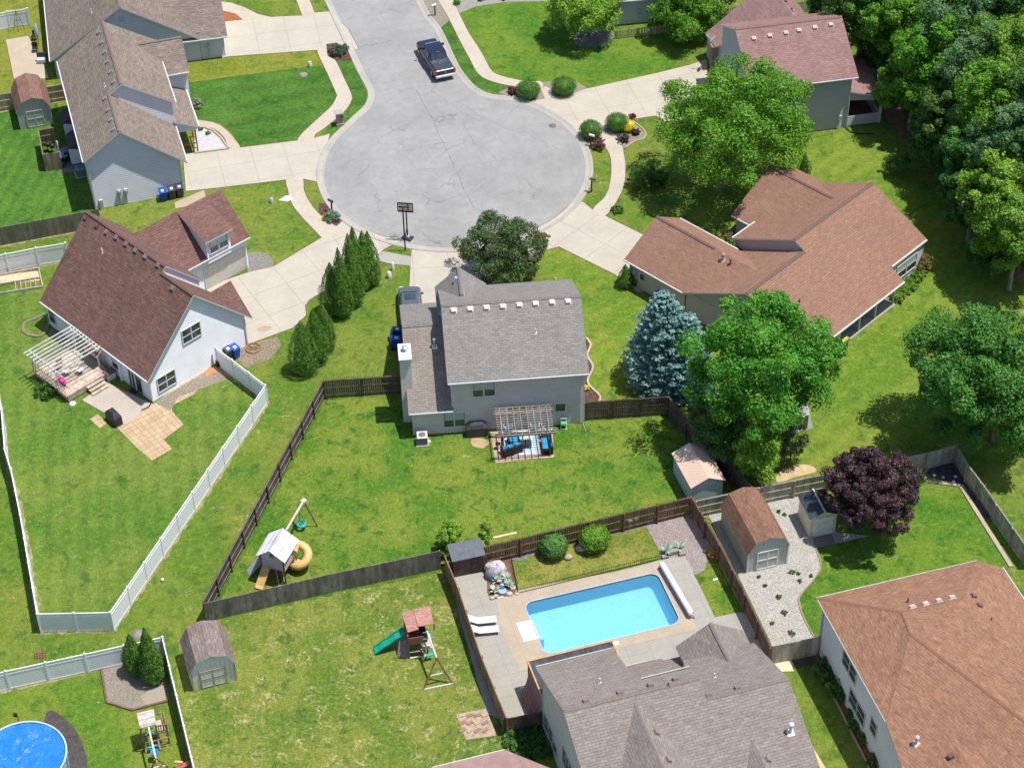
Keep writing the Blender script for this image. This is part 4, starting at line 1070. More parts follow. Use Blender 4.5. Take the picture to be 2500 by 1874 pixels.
sheet('gravel_bed', 'c2', [(1660, 240), (1720, 210), (1860, 200), (1930, 230), (1900, 280), (1820, 315), (1720, 320), (1665, 290)], .018, gravel('gravel_mulch_ring', (.40, .37, .35), (.25, .22, .21), (.55, .52, .5), 6), smooth=True)
sheet('mulch_bed', 'c2', [(-10, 300), (60, 290), (150, 340), (175, 405), (60, 412), (0, 380)], .034, MULCH)
sheet('mulch_bed', 'c2', [(-60, 1370), (20, 1380), (90, 1480), (60, 1550), (-60, 1440)], .018, MULCH)
sheet('gravel_bed', 'd4', [(865, 800), (1360, 690), (1450, 1085), (1130, 1168), (910, 1100), (890, 960)], .020, GT)
sheet('slab', 'd4', [(1200, 1050), (1290, 980), (1395, 960), (1420, 1088), (1240, 1120)], .028, concrete('slab_sandy', (.50, .42, .32)))
sheet('mulch_bed', 'D', [(100, 1540), (150, 1560), (180, 1610), (182, 1665), (90, 1680)], .014, plain('rubber_mulch', (.075, .065, .065), .95, .3, 3, .1, bump=.5), smooth=True)
# house C surrounds
sheet('patio', 'c4', [(555, 1318), (720, 1200), (1000, 1330), (1030, 1345), (845, 1485)], .040, concrete('patio_cream', (.62, .55, .46), 0))
PAV = pavers('pavers_tan', (.60, .42, .24), (.66, .50, .33), (.34, .25, .15), .46, .46, 0.0, .04)
fo = P('c4', 1025, 1345 + 500 * _S8 * 0)
sheet('paving', 'c7', [(605, 65), (660, 30), (720, 90), (675, 125)], .026, PAV, f3.a - R_(8), origin=P('c7', 1025, 345))
sheet('paving', 'c7', [(1025, 345), (1160, 265), (1105, 200), (1240, 100), (1160, 10), (1165, -30), (1300, -100), (1460, -240), (1380, -290), (1030, -35), (790, 120), (930, 262)], .026, PAV, f3.a - R_(8), origin=P('c7', 1025, 345))
sheet('gravel_bed', 'c4', [(1040, 1335), (1450, 1090), (1500, 1110), (1530, 1180), (1200, 1300), (1150, 1390)], .032, gravel('gravel_sandy', (.52, .44, .32), (.42, .35, .25), (.62, .56, .46), 6))
sheet('soil_bare', 'c4', [(1385, 1120), (1450, 1090), (1490, 1110), (1390, 1160)], .038, plain('soil_orange', (.45, .19, .10), .95, .2, 2))
sheet('gravel_bed', 'c4', [(1620, 970), (1680, 940), (1870, 890), (1900, 950), (1820, 1040), (1660, 1100), (1600, 1040)], .016, gravel('gravel_sandy2', (.50, .40, .28), (.40, .31, .2), (.62, .52, .4), 5))
sheet('soil_bare', 'c4', [(1740, 835), (1780, 820), (1835, 825), (1800, 850), (1750, 856)], .030, plain('oil_rust_stain', (.36, .27, .2), .9, .2, 2), smooth=True)
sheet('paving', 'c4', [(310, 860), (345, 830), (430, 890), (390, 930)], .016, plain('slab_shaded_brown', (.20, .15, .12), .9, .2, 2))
border_later = [(170, 800), (240, 770), (300, 745), (330, 800), (290, 880), (215, 885), (160, 855)]
# centre house patio and surrounds
sheet('patio', 'N', [(1196, 1054), (1320, 1046), (1349, 1050), (1352, 1116), (1210, 1130)], .030, pavers('patio_pink_stone', (.62, .42, .33), (.68, .50, .40), (.40, .27, .2), .9, .45, .5, .03), R_(4.6))
sheet('soil_bare', 'c5', [(970, 1580), (1040, 1575), (1090, 1600), (1050, 1640), (980, 1625)], .016, plain('soil_tan', (.42, .28, .17), .95, .2, 2), smooth=True)
sheet('mulch_bed', 'c5', [(1735, 900), (1770, 950), (1745, 1020), (1790, 1110), (1750, 1200), (1835, 1300), (1825, 1330), (1730, 1340)], .018, MULCH, smooth=False)
def border(k, pts, wd, ht, mat, nm='garden_edging', lb='', closed=False, smooth=True, z0=0.0):
    w_ = [P(k, *p) for p in pts]
    if smooth: w_ = smooth_poly(w_, closed)
    if closed: w_.append(w_[0])
    b = MB()
    for a, c in zip(w_[:-1], w_[1:]): b.beam(a + Vector((0, 0, z0 + ht / 2)), c + Vector((0, 0, z0 + ht / 2)), wd, ht)
    return tag(b.build(nm, mat), lb, 'edging')
STONE = concrete('edging_stone', (.62, .50, .38))
border('c5', [(1745, 900), (1775, 950), (1752, 1020), (1790, 1100), (1755, 1200), (1835, 1290), (1832, 1328)], .16, .12, STONE, lb='wavy tan stone edging along the mulch bed right of the grey-roofed house')
border('c1', [(1315, 1036), (1545, 1006), (1490, 930), (1440, 885), (1380, 862)], .18, .14, STONE, lb='tan stone edging around the white gravel bed', smooth=False)
border('d4', [(865, 800), (890, 960), (912, 1100), (1130, 1168), (1450, 1085)], .14, .14, wood('timber_dark', (.13, .075, .06), (.19, .11, .09)), lb='dark timber edging around the tan gravel corner bed', smooth=False)
border('c2', [(2010, 1000), (2070, 958), (2130, 940), (2146, 900), (2100, 850), (2060, 822)], .12, .1, STONE, lb='curved stone edging around the bed with the yellow bush')
border('c4', border_later, .2, .12, gravel('gravel_sandy', (.52, .44, .32), (.42, .35, .25), (.62, .56, .46), 6), lb='pale stone ring around the little bed at the far corner of the white house', closed=True)
border('d7', [(420, 790), (600, 1080), (880, 1640), (900, 1700)], .1, .1, STONE, lb='thin edging line between the shaded lawn and red mulch bed', smooth=False)
border('c9', [(1085, 940), (1118, 1060), (1050, 1170), (970, 1270), (1000, 1400), (1070, 1530)], .1, .08, plain('edging_brown', (.30, .2, .13)), lb='curved brown edging between white gravel and lawn')
border('c9', [(1800, 440), (1830, 480), (2060, 515), (2211, 760), (2400, 1060)], .3, .1, STONE, lb='broad tan edging strip beside the grey corner fence', smooth=False)
# pool yard
GC = concrete('pool_surround_grey', (.50, .47, .41), 1.6, .04, .9, stain=.1, dark=.12)
pool_w = P('d6', 185, 290)
PF = Frame(P('d6', 190, 250), ang_between(P('d6', 190, 250), P('d6', 1270, 0)))
KK.update({'e3': (1400, 1240, 6.909), 'e4': (1170, 1300, 8.292), 'e5': (880, 1440, 6.375), 'e6': (300, 1700, 9.53), 'e7': (20, 180, 5.923),
           'a1': (900, 440, 8.29), 'a3': (1000, 60, 10.3625), 'a4': (1170, 960, 8.727), 'a5': (590, 1190, 6.141), 'a6': (50, 780, 5.527)})


class Obj:
    """a thing whose parts are given in world coordinates"""
    def __init__(s, name, label, cat, base, group=None, rz=0.0):
        s.b = Vector((base[0], base[1], base[2] if len(base) > 2 else 0)); s.rz = rz
        s.e = thing(name, label, cat, s.b, rz, group)

    def mb(s):
        m = MB(); m.M = Matrix.Rotation(-s.rz, 4, 'Z') @ Matrix.Translation(-s.b); return m

    def part(s, name, mat, fn, parent=None, bevel=0.0):
        m = s.mb(); fn(m); return m.build(name, mat, parent or s.e, bevel=bevel)

    def beam(s, name, mat, a, b_, w_, h_=None, parent=None):
        return s.part(name, mat, lambda m: m.beam(a, b_, w_, h_), parent)

    def tube(s, name, mat, pts, r, n=8, parent=None):
        return s.part(name, mat, lambda m: m.tube(pts, r, n), parent)


# ------------------------------------------------------------------ pool
PF = Frame(P('N', 1346.3, 1594.4), R_(16.0))
TAN = concrete('coping_tan', (.60, .49, .37), 1.8, .03, -1, stain=.12, dark=.12)
sheet('pool_yard', 'N', [(1095, 1400), (1105, 1410), (1185, 1395), (1250, 1478), (1290, 1452), (1610, 1367), (1672, 1355), (1697, 1404), (1745, 1506), (1814, 1492), (1872, 1600), (1850, 1700), (1322, 1740), (1232, 1760), (1188, 1740), (1140, 1570)], .022, GC, PF.a, origin=PF.o)
def rrect(x0, y0, x1, y1, r, n=8):
    out = []
    for cx, cy, a in ((x1 - r, y1 - r, 0), (x0 + r, y1 - r, 90), (x0 + r, y0 + r, 180), (x1 - r, y0 + r, 270)):
        for i in range(n + 1):
            t = R_(a + 90 * i / n); out.append((cx + r * math.cos(t), cy + r * math.sin(t)))
    return out
pin = rrect(-.45, 0, 9.17, 4.82, .62)
tan_out = [(10.0, -.9), (10.0, 5.15), (9.5, 5.55), (-1.2, 6.2), (-2.1, 6.25), (-2.6, 2.5), (-2.45, -.9)]
# coping ring: outer polygon bridged to the pool edge with a seam
bmx = bmesh.new()
def ring(z, pts): return [bmx.verts.new((x, y, z)) for x, y in pts]
o_ = ring(.032, tan_out); i_ = ring(.032, pin)
es = [bmx.edges.new((o_[i], o_[(i + 1) % len(o_)])) for i in range(len(o_))] + [bmx.edges.new((i_[i], i_[(i + 1) % len(i_)])) for i in range(len(i_))]
bmesh.ops.triangle_fill(bmx, use_beauty=True, edges=es)
for f_ in list(bmx.faces):
    c = f_.calc_center_median()
    if f_.normal.z < 0: f_.normal_flip()
    if 0 < c.x + .2 < 9 and .3 < c.y < 4.5: bmx.faces.remove(f_)
me = bpy.data.meshes.new('pool_deck'); bmx.to_mesh(me); bmx.free(); me.materials.append(TAN)
o = bpy.data.objects.new('pool_deck', me); col.objects.link(o); o.location = PF.o; o.rotation_euler.z = PF.a; struct(o)
pool = thing('swimming_pool', 'bright blue rectangular swimming pool with white corner steps', 'swimming pool', PF.o, PF.a)
LINER_SHADE = plain('pool_liner_shade', (.05, .36, .80), .5, .05, 4)  # walls get a deeper blue than the floor: their shade painted into the colour
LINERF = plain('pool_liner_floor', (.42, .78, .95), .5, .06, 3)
def liner(m):
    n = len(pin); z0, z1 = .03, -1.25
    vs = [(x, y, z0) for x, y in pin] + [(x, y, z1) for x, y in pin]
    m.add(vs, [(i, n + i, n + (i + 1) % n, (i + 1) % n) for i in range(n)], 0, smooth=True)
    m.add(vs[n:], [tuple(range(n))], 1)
b = MB(); liner(b); b.build('liner', [LINER_SHADE, LINERF], pool)
# cut the lawn and yard slabs under the pool
cut = MB(); cut.prism([tuple(p) for p in pin], -1.24, .5); cutter = cut.build('cut', LINER_SHADE)
cutter.location = PF.o; cutter.rotation_euler.z = PF.a
bpy.context.view_layer.update()
for nm in list(bpy.data.objects):
    if nm.get('kind') == 'structure' and nm.name.split('.')[0] in ('ground', 'pool_yard'):
        md = nm.modifiers.new('b', 'BOOLEAN'); md.object = cutter; md.operation = 'DIFFERENCE'; md.solver = 'EXACT'
        dg = bpy.context.evaluated_depsgraph_get(); new = bpy.data.meshes.new_from_object(nm.evaluated_get(dg)); nm.modifiers.clear(); nm.data = new
bpy.data.objects.remove(cutter)
cp = MB(); n = len(pin); off = rrect(-.49, -.04, 9.21, 4.86, .66)
cp.add([(x, y, .05) for x, y in pin] + [(x, y, .05) for x, y in off] + [(x, y, .0) for x, y in off] + [(x, y, -.03) for x, y in pin],
       [(i, (i + 1) % n, n + (i + 1) % n, n + i) for i in range(n)] + [(n + i, n + (i + 1) % n, 2 * n + (i + 1) % n, 2 * n + i) for i in range(n)] + [(3 * n + i, 3 * n + (i + 1) % n, (i + 1) % n, i) for i in range(n)])
cp.build('pool_edge', plain('pool_edge_white', (.50, .56, .62), .4), pool)
def water_mat():
    m = NT('pool_water'); m.t.nodes.remove(m.b)
    tr = m.n('BsdfTransparent'); tr.inputs[0].default_value = (.86, .97, 1.0, 1)
    gl = m.n('BsdfGlossy'); gl.inputs['Roughness'].default_value = .08
    fr = m.n('Fresnel'); fr.inputs[0].default_value = 1.33
    bp = m.n('Bump'); bp.inputs['Strength'].default_value = .25; m.l(m.noise(3, 4), bp.inputs['Height']); m.l(bp.outputs[0], gl.inputs['Normal']); m.l(bp.outputs[0], fr.inputs['Normal'])
    df = m.n('BsdfDiffuse'); df.inputs[0].default_value = (.13, .53, .90, 1); m0 = m.n('MixShader'); m0.inputs[0].default_value = .33; m.l(tr.outputs[0], m0.inputs[1]); m.l(df.outputs[0], m0.inputs[2])
    mx = m.n('MixShader'); m.l(fr.outputs[0], mx.inputs[0]); m.l(m0.outputs[0], mx.inputs[1]); m.l(gl.outputs[0], mx.inputs[2]); m.l(mx.outputs[0], m.out.inputs[0])
    return m.m
b = MB(); b.add([(x, y, -.09) for x, y in pin], [tuple(range(n))]); b.build('pool_water', water_mat(), pool)
STEPW = plain('step_white', (.62,.66,.67), .4)
for i, (x0, x1, z) in enumerate(((-1.48, -1.0, .060), (-1.0, -.72, .055), (-.72, -.36, .050))):
    b = MB(); b.box(((x0 + x1) / 2, 2.36, -.1), (x1 - x0, 1.75, .1 + z)); b.build('step', STEPW, pool)
b = MB(); b.box((-.2, 2.36, -1.2), (.4, 1.5, .9)); b.build('step', STEPW, pool)
b = MB(); b.box((4.4, -.45, .03), (.34, .3, .02)); o = b.build('skimmer_lid', STEPW, pool)
# reel with rolled cover
r0, r1 = PF.w(9.62, 5.1, .45), PF.w(9.95, .15, .45)
t = Obj('pool_cover_reel', 'long white rolled pool cover on its reel at the right end of the pool', 'pool cover', PF.w(9.8, 2.6))
t.tube('roll', plain('roll_white', (.74, .75, .82), .5), [r0, r1], .2, 14)
for q in (r0, r1):
    t.part('reel_stand', plain('reel_grey', (.35, .33, .33), .5), lambda m: (m.beam((q.x - .25, q.y, 0.02), (q.x, q.y, .45), .06), m.beam((q.x + .25, q.y, 0.02), (q.x, q.y, .45), .06), m.beam((q.x - .25, q.y, 0.05), (q.x + .25, q.y, .05), .06)))
    t.tube('reel_hub', PIPE_WHITE, [q - Vector((.02, .1, 0)), q + Vector((.02, .1, 0))], .08)

# ------------------------------------------------------------------ fences
VINYL = plain('vinyl_white', (.76, .76, .78), .4, .04)
BROWN = wood('fence_dark_brown', (.095, .065, .055), (.145, .105, .09), (1, 1, .3))
BROWNL = wood('fence_brown', (.15, .085, .06), (.22, .135, .10), (1, 1, .3))
BROWNT = wood('fence_brown_light', (.22, .13, .08), (.32, .20, .13), (1, 1, .3))
WEATH = wood('fence_weathered', (.13, .115, .10), (.23, .205, .18), (1, 1, .3))
GREYF = wood('fence_grey', (.30, .27, .23), (.42, .39, .34), (1, 1, .3))
TANF = wood('fence_tan', (.36, .28, .19), (.46, .37, .26), (1, 1, .3))


def fence(name, label, pts, h=1.83, style='board', mat=None, side=1, bay=2.44, group=None, railmat=None, postmat=None, gap=.02, cat='fence', capmat=None):
    pts = [Vector((p.x, p.y, 0)) for p in pts]
    e = thing(name, label, cat, pts[0], 0, group); o0 = pts[0]
    mat = mat or BROWN; railmat = railmat or mat; postmat = postmat or mat
    rnd = random.Random(len(label) * 7 + len(pts))
    posts = []
    for a, b_ in zip(pts[:-1], pts[1:]):
        L = (b_ - a).length; nb = max(1, round(L / bay)); d = (b_ - a) / L; q = Vector((-d.y, d.x, 0)) * side; an = math.atan2(d.y, d.x)
        for i in range(nb):
            p0 = a + d * (L * i / nb) - o0; p1 = a + d * (L * (i + 1) / nb) - o0; w_ = (p1 - p0).length
            posts.append((p0, an)); mid = (p0 + p1) / 2
            m = MB()
            if style == 'vinyl':
                m.box((mid.x, mid.y, .08), (w_ - .1, .035, h - .38), an)
                for j in range(max(2, int(w_ / .14))):
                    c = p0 + d * (.1 + j * .14)
                    m.box((c.x, c.y, h - .3), (.045, .03, .2), an)
                m.build('panel', mat, e)
                for z, t_ in ((.04, .13), (h - .36, .08), (h - .1, .09)):
                    r = MB(); r.box((mid.x, mid.y, z), (w_ - .1, .06 if z < 1 else .07, t_), an); r.build('rail', mat, e)
            else:
                pw = .14; k = int(w_ / (pw + gap)); st = w_ / k
                for j in range(k):
                    c = p0 + d * (st * (j + .5)) - q * .03; hh = h + rnd.uniform(-.012, .012)
                    if style == 'dog' or True: m.box((c.x, c.y, .04), (st - gap, .02, hh - .04), an)
                m.build('panel', mat, e)
                for z in ((.3, h * .56, h - .12) if h > 1.2 else (.2, h - .2)):
                    r = MB(); c = mid + q * .015; r.box((c.x, c.y, z), (w_, .045, .09), an); r.build('rail', railmat, e)
                if capmat:
                    r = MB(); r.box((mid.x, mid.y, h), (w_, .12, .03), an); r.build('cap_rail', capmat, e)
        posts.append((pts[pts.index(b_)] - o0, an)) if b_ is pts[-1] else None
    for p, an in posts:
        m = MB()
        if style == 'vinyl':
            m.box((p.x, p.y, 0), (.13, .13, h + .03), an)
            m.lathe((p.x, p.y, h + .03), [(.11, 0), (.11, .03), (.01, .1)], 4)
        else:
            c = p + Vector((-math.sin(an), math.cos(an), 0)) * side * .06; m.box((c.x, c.y, 0), (.1, .1, h - .02), an)
        m.build('post', postmat, e)
    return e


def verge(pts, mat, wd=.28, z=.0145):
    """trimmed dry strip along the foot of a fence"""
    for a, b_ in zip(pts[:-1], pts[1:]):
        a = Vector((a.x, a.y, 0)); b_ = Vector((b_.x, b_.y, 0)); L = (b_ - a).length; n_ = int(L / .35) + 1; d = (b_ - a) / L; q = Vector((-d.y, d.x, 0)); vs = []; fs = []
        for i in range(n_ + 1):
            p = a + d * (L * i / n_); vs += [p + q * wd * random.uniform(.25, 1.1) + Vector((0, 0, z)), p - q * wd * random.uniform(.25, 1.1) + Vector((0, 0, z))]
            if i: fs.append((2 * i - 2, 2 * i - 1, 2 * i + 1, 2 * i))
        m = MB(); m.add(vs, fs); struct(m.build('soil_strip', mat))
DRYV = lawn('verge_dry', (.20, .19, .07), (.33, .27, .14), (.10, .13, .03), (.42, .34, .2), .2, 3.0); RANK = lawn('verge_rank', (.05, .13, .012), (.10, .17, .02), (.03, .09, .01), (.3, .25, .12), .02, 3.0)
c7b = [P('c4', 1470, 1083), P('c4', 1805, 1340), P('c7', 768, 1490), P('c7', 280, 1500)]
fence('white_fence', 'long white vinyl fence enclosing the V-shaped yard of the white house', c7b + [P('c7', 135, 708, 1.86), P('c7', 72, 400, 1.86), P('c7', 30, 265, 1.86), P('c7', 8, 0, 1.86), P('c4', -60, 1000, 1.86)], 1.86, 'vinyl', VINYL)
fence('white_fence', 'white vinyl fence piece above the sandy vegetable patch at the left edge', [P('c4', -160, 370, 1.86), P('c4', 35, 330, 1.86), P('c4', 240, 290, 1.86), P('c4', 440, 257, 1.86)], 1.86, 'vinyl', VINYL)
fence('white_fence', 'white vinyl fence of the lower-left corner yard with the covered round pool', [P('d4', -200, 890, 1.83), P('d4', 45, 830, 1.83), P('d4', 1385, 540, 1.83), P('d4', 1700, 1840, 1.83)], 1.83, 'vinyl', VINYL)
fence('white_fence', 'white vinyl fence panels in the top-left corner', [P('c1', -60, 105, 1.83), P('c1', 45, 78, 1.83), P('c1', 182, 58, 1.83)], 1.83, 'vinyl', VINYL)
fence('wooden_fence', 'tan wooden fence running behind the small red-roofed barn shed', [P('c1', -60, 645, 1.8), P('c1', 440, 562, 1.8)], 1.8, 'board', TANF, side=-1, gap=.01)
fence('privacy_screen', 'tall weathered U-shaped privacy screen beside the barn shed', [P('e7', 640, 775, 1.8), P('e7', 435, 810, 1.8), P('e7', 497, 1165, 1.8), P('e7', 730, 1130, 1.8)], 1.8, 'board', wood('screen_brown', (.20, .14, .08), (.30, .24, .17), (1, 1, .3)), side=1, gap=.005)
fence('wooden_fence', 'dark weathered board fence between the two left neighbours', [P('c1', -60, 1545, 1.83), P('c1', 300, 1478, 1.83), P('c1', 660, 1412, 1.83)], 1.83, 'board', wood('fence_grey_brown', (.13, .11, .09), (.21, .18, .15), (1, 1, .3)), side=1, gap=.004)
fence('wooden_fence', 'dark brown fence along the left of the central back lawn joining the chimney', [P('c7', 1365, 1298, 1.83), P('N', 788, 928, 1.83), P('c5', 485, 1148, 1.83)], 1.83, 'board', BROWN, side=-1, railmat=WEATH)
fence('wooden_fence', 'weathered dark board fence below the yellow slide playhouse', [P('c7', 1365, 1298, 1.83) + Vector((.05, -.1, 0)), P('c8', 0, 1110, 1.83), P('c8', 755, 950, 1.83)], 1.83, 'board', WEATH, side=1, gap=.004)
fence('wooden_fence', 'dark brown gated fence from the grey-roofed house past the blue spruce to the pink-roofed shed', [P('c5', 1738, 1330, 1.83), P('c6', 90, 1292, 1.83), P('c9', 215, 60, 1.83), P('c9', 655, 518, 1.83)], 1.83, 'board', BROWN, side=-1, gap=.01)
fence('wooden_fence', 'brown fence around the pool yard', [P('c8', 1062, 922, 1.83), P('c9', 245, 585, 1.83), P('c9', 435, 905, 1.83), P('c9', 610, 1240, 1.83), P('c9', 785, 1605, 1.83)], 1.83, 'board', BROWNL, side=-1, postmat=BROWNL)
fence('wooden_fence', 'narrow brown fence between the patchy lawn and the pool deck', [P('c8', 790, 985, 1.83), P('c8', 880, 1200, 1.83), P('c8', 1035, 1658, 1.83), P('d5', 2211, 1215, 1.83) + Vector((.1, -.1, 0))], 1.83, 'board', BROWNT, side=1, gap=.004)
fence('wooden_fence', 'short dark brown fence closing the gap beside the putty coloured house', [P('d6', -5, 1238, 1.6), P('d6', 325, 1175, 1.6)], 1.6, 'board', BROWN, side=1, gap=.004)
fence('wooden_fence', 'grey weathered fence behind the purple tree and the brown barn shed', [P('c9', 275, 612, 1.75), P('c9', 700, 522, 1.75), P('c9', 1180, 425, 1.75), P('c9', 1840, 290, 1.75), P('c9', 2035, 238, 1.75), P('c9', 2110, 370, 1.75), P('D', 2120, 1040, 1.75), P('D', 2225, 1190, 1.75)], 1.75, 'board', GREYF, side=-1, postmat=TANF)
fence('wooden_fence', 'short pale grey fence between the pool fence and the white walled house', [P('c9', 790, 1592, 1.8), P('c9', 1108, 1530, 1.8)], 1.8, 'board', GREYF, side=1, gap=.005)
fence('picket_fence', 'low tan picket fence by the white house behind the mulch-ringed tree', [P('c2', 1945, 205, .95), P('c2', 2240, 172, .95), P('c3', 350, 95, .95), P('c3', 560, 35, .95)], .95, 'board', TANF, side=1, gap=.10, postmat=TANF)
verge(c7b + [P('c7', 135, 708, 1.86), P('c7', 72, 400, 1.86), P('c7', 30, 265, 1.86)], DRYV)
verge([P('c4', -160, 370, 1.86), P('c4', 440, 257, 1.86)], DRYV, .2); verge([P('d4', -200, 890, 1.83), P('d4', 860, 655, 1.83)], DRYV, .2); verge([P('d4', 1385, 540, 1.83), P('d4', 1700, 1840, 1.83)], DRYV, .18)
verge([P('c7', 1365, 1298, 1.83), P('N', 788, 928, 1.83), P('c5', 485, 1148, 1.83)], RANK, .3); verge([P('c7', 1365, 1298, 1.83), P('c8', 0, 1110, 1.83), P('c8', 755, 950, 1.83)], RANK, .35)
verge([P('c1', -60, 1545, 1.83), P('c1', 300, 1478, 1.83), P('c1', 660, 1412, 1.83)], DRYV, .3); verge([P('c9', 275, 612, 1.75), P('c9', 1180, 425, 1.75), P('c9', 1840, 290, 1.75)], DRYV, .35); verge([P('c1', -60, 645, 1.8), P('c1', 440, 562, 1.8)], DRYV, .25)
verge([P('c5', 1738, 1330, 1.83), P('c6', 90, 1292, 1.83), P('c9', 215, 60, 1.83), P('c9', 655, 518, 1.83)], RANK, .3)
# low black garden fence along the pool deck
t = Obj('garden_fence', 'low black wire garden fence along the pool deck edge', 'fence', P('c8', 1285, 1240))
ga, gb, gc = P('c8', 1240, 1020), P('c8', 1285, 1240), P('c9', 25, 1010)
BLK = plain('black_metal', (.02, .02, .022), .5)
for a_, b_ in ((ga, gb), (gb, gc)):
    for z in (.08, .38): t.beam('rail', BLK, a_ + Vector((0, 0, z)), b_ + Vector((0, 0, z)), .025)
    def pk(m):
        n_ = int((b_ - a_).length / .14)
        for i in range(n_ + 1):
            c = a_.lerp(b_, i / n_); m.box((c.x, c.y, 0), (.02, .02, .45))
    t.part('pickets', BLK, pk)
# chain fence bit at the top
fence('wire_fence', 'grey slatted fence behind the faded red roof at the top edge', [P('c3', 930, 20, 1.2), P('c3', 1160, -10, 1.2)], 1.2, 'board', GREYF, gap=.05)


# ------------------------------------------------------------------ sheds
def panels(e, L0, L1, mat, frame_mat, y, z0, h, x0, x1):
    """double doors with cross battens on the front"""
    d = MB(); d.box(((x0 + x1) / 2, y, z0), (x1 - x0, .05, h)); d_ = d.build('door', mat, e)
    f = MB()
    for x in (x0, (x0 + x1) / 2, x1): f.box((x, y - .02, z0), (.09, .06, h))
    for z in (z0, z0 + h * .5, z0 + h - .05): f.box(((x0 + x1) / 2, y - .03, z), (x1 - x0, .05, .08))
    f.build('door_frame', frame_mat, d_)


def roof_strip(e, prof, y0, y1, mat, trim, ov=.1, t=.05):
    """roof over a profile [(x,z)...] running y0..y1"""
    m = MB()
    for (xa, za), (xb, zb) in zip(prof[:-1], prof[1:]):
        p = [Vector((xa, y0, za)), Vector((xb, y0, zb)), Vector((xb, y1, zb)), Vector((xa, y1, za))]
        L = math.hypot(xb - xa, zb - za); k = 4
        vs = p + [q - Vector((0, 0, t)) for q in p]
        fs = [(0, 1, 2, 3), (7, 6, 5, 4), (0, 4, 5, 1), (1, 5, 6, 2), (2, 6, 7, 3), (3, 7, 4, 0)]
        m.add(vs, fs, [0] + [1] * 5, [[(y0, xa), (y0, xa + L), (y1, xa + L), (y1, xa)]] + [[(0, 0)] * 4] * 5)
    return m.build('roof', [mat, trim], e)


def barn(name, label, fr, W_, D_, ze, xk, zk, zr, wallm, roofm, trimm, door, group=None, dframe=None, vent=True):
    e = thing(name, label, 'shed', fr.o, fr.a, group)
    w_ = MB(); prof = [(0, 0), (W_, 0), (W_, ze), (W_ - xk, zk), (W_ / 2, zr), (xk, zk), (0, ze)]
    w_.extr([(x, 0, z - (.04 if z else 0)) for x, z in prof], (0, D_, 0)); w_.build('wall', wallm, e)
    roof_strip(e, [(-.1, ze - .12), (xk, zk), (W_ / 2, zr), (W_ - xk, zk), (W_ + .1, ze - .12)], -.15, D_ + .12, roofm, trimm)
    x0, x1, h = door; panels(e, 0, 0, wallm, dframe or trimm, -.02, .08, h, x0, x1)
    for x in (.05, W_ - .05):
        c = MB(); c.box((x, -.015, 0), (.1, .05, ze)); c.build('corner_trim', dframe or trimm, e)
    if vent:
        v = MB(); v.box((W_ / 2, -.03, zr - .42), (.35, .04, .16)); v.build('gable_vent', trimm, e)
    return e

f = Frame(P('e7', 180, 812), R_(16.57))
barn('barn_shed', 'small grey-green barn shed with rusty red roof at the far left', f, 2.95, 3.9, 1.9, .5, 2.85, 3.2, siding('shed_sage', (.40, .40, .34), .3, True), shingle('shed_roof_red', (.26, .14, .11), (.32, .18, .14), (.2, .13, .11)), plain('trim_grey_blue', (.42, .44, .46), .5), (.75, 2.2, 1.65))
f = Frame(P('d4', 1650, 1000), R_(17.2))
barn('barn_shed', 'pale grey-blue barn shed with faded brown-grey roof on the patchy lawn', f, 2.95, 3.0, 1.75, .48, 2.75, 3.05, siding('shed_pale', (.56, .59, .56), .3, True), shingle('shed_roof_grey', (.27, .20, .18), (.34, .27, .25), (.2, .15, .14)), plain('trim_pale_blue', (.52, .57, .58), .5), (.6, 2.25, 1.55), dframe=wood('door_trim_tan', (.30, .22, .13), (.38, .30, .2)))
f = Frame(P('c9', 612, 1100), R_(15.93))
barn('barn_shed', 'large sage barn shed with red-brown shingle roof on white gravel', f, 3.05, 4.9, 1.9, .5, 2.85, 3.15, siding('shed_sage_pale', (.47, .50, .44), .3, True), shingle('shed_roof_brown', (.27, .145, .095), (.33, .18, .12), (.2, .115, .09)), plain('trim_sage', (.45, .48, .45), .5), (.75, 2.25, 1.7), dframe=plain('door_white_flaking', (.70, .68, .70), .6, .2, 6))
# gable sheds
f = Frame(Vector((12.66, 104.10, 0)), R_(17.0))
e = thing('garden_shed', 'pale pink-roofed metal shed against the dark brown fence', 'shed', f.o, f.a)
w_ = MB(); w_.extr([(0, 0, 0), (2.35, 0, 0), (2.35, 0, 1.86), (1.17, 0, 2.4), (0, 0, 1.86)], (0, 3.6, 0)); w_.build('wall', siding('shed_metal_blue', (.44, .50, .52), .22, True), e)
roof_strip(e, [(-.16, 1.86), (1.17, 2.5), (2.52, 1.86)], -.12, 3.72, siding('roof_metal_pink', (.62, .45, .35), .3, True), plain('trim_dark_red', (.10, .04, .035)))
f = Frame(P('c9', 1035, 860), R_(13.7))
e = thing('garden_shed', 'small cream plastic shed with dark ribbed roof beside the purple tree', 'shed', f.o, f.a)
w_ = MB(); w_.extr([(0, 0, 0), (1.95, 0, 0), (1.95, 0, 1.85), (.97, 0, 2.3), (0, 0, 1.85)], (0, 2.2, 0)); w_.build('wall', siding('shed_cream', (.66, .60, .46), .16, True), e)
roof_strip(e, [(-.1, 1.82), (.97, 2.36), (2.05, 1.82)], -.1, 2.3, siding('roof_metal_dark', (.05, .06, .085), .14, True), plain('trim_cream', (.74, .70, .62)))
b = MB(); b.box((.97, 1.1, 2.33), (.1, 2.4, .05)); b.build('roof_ridge', plain('trim_cream', (.74, .70, .62)), e)
panels(e, 0, 0, plain('shed_door_white', (.72, .72, .68)), plain('trim_cream', (.74, .70, .62)), -.02, .06, 1.7, .3, 1.65)
f = Frame(P('c8', 850, 1130), R_(15))
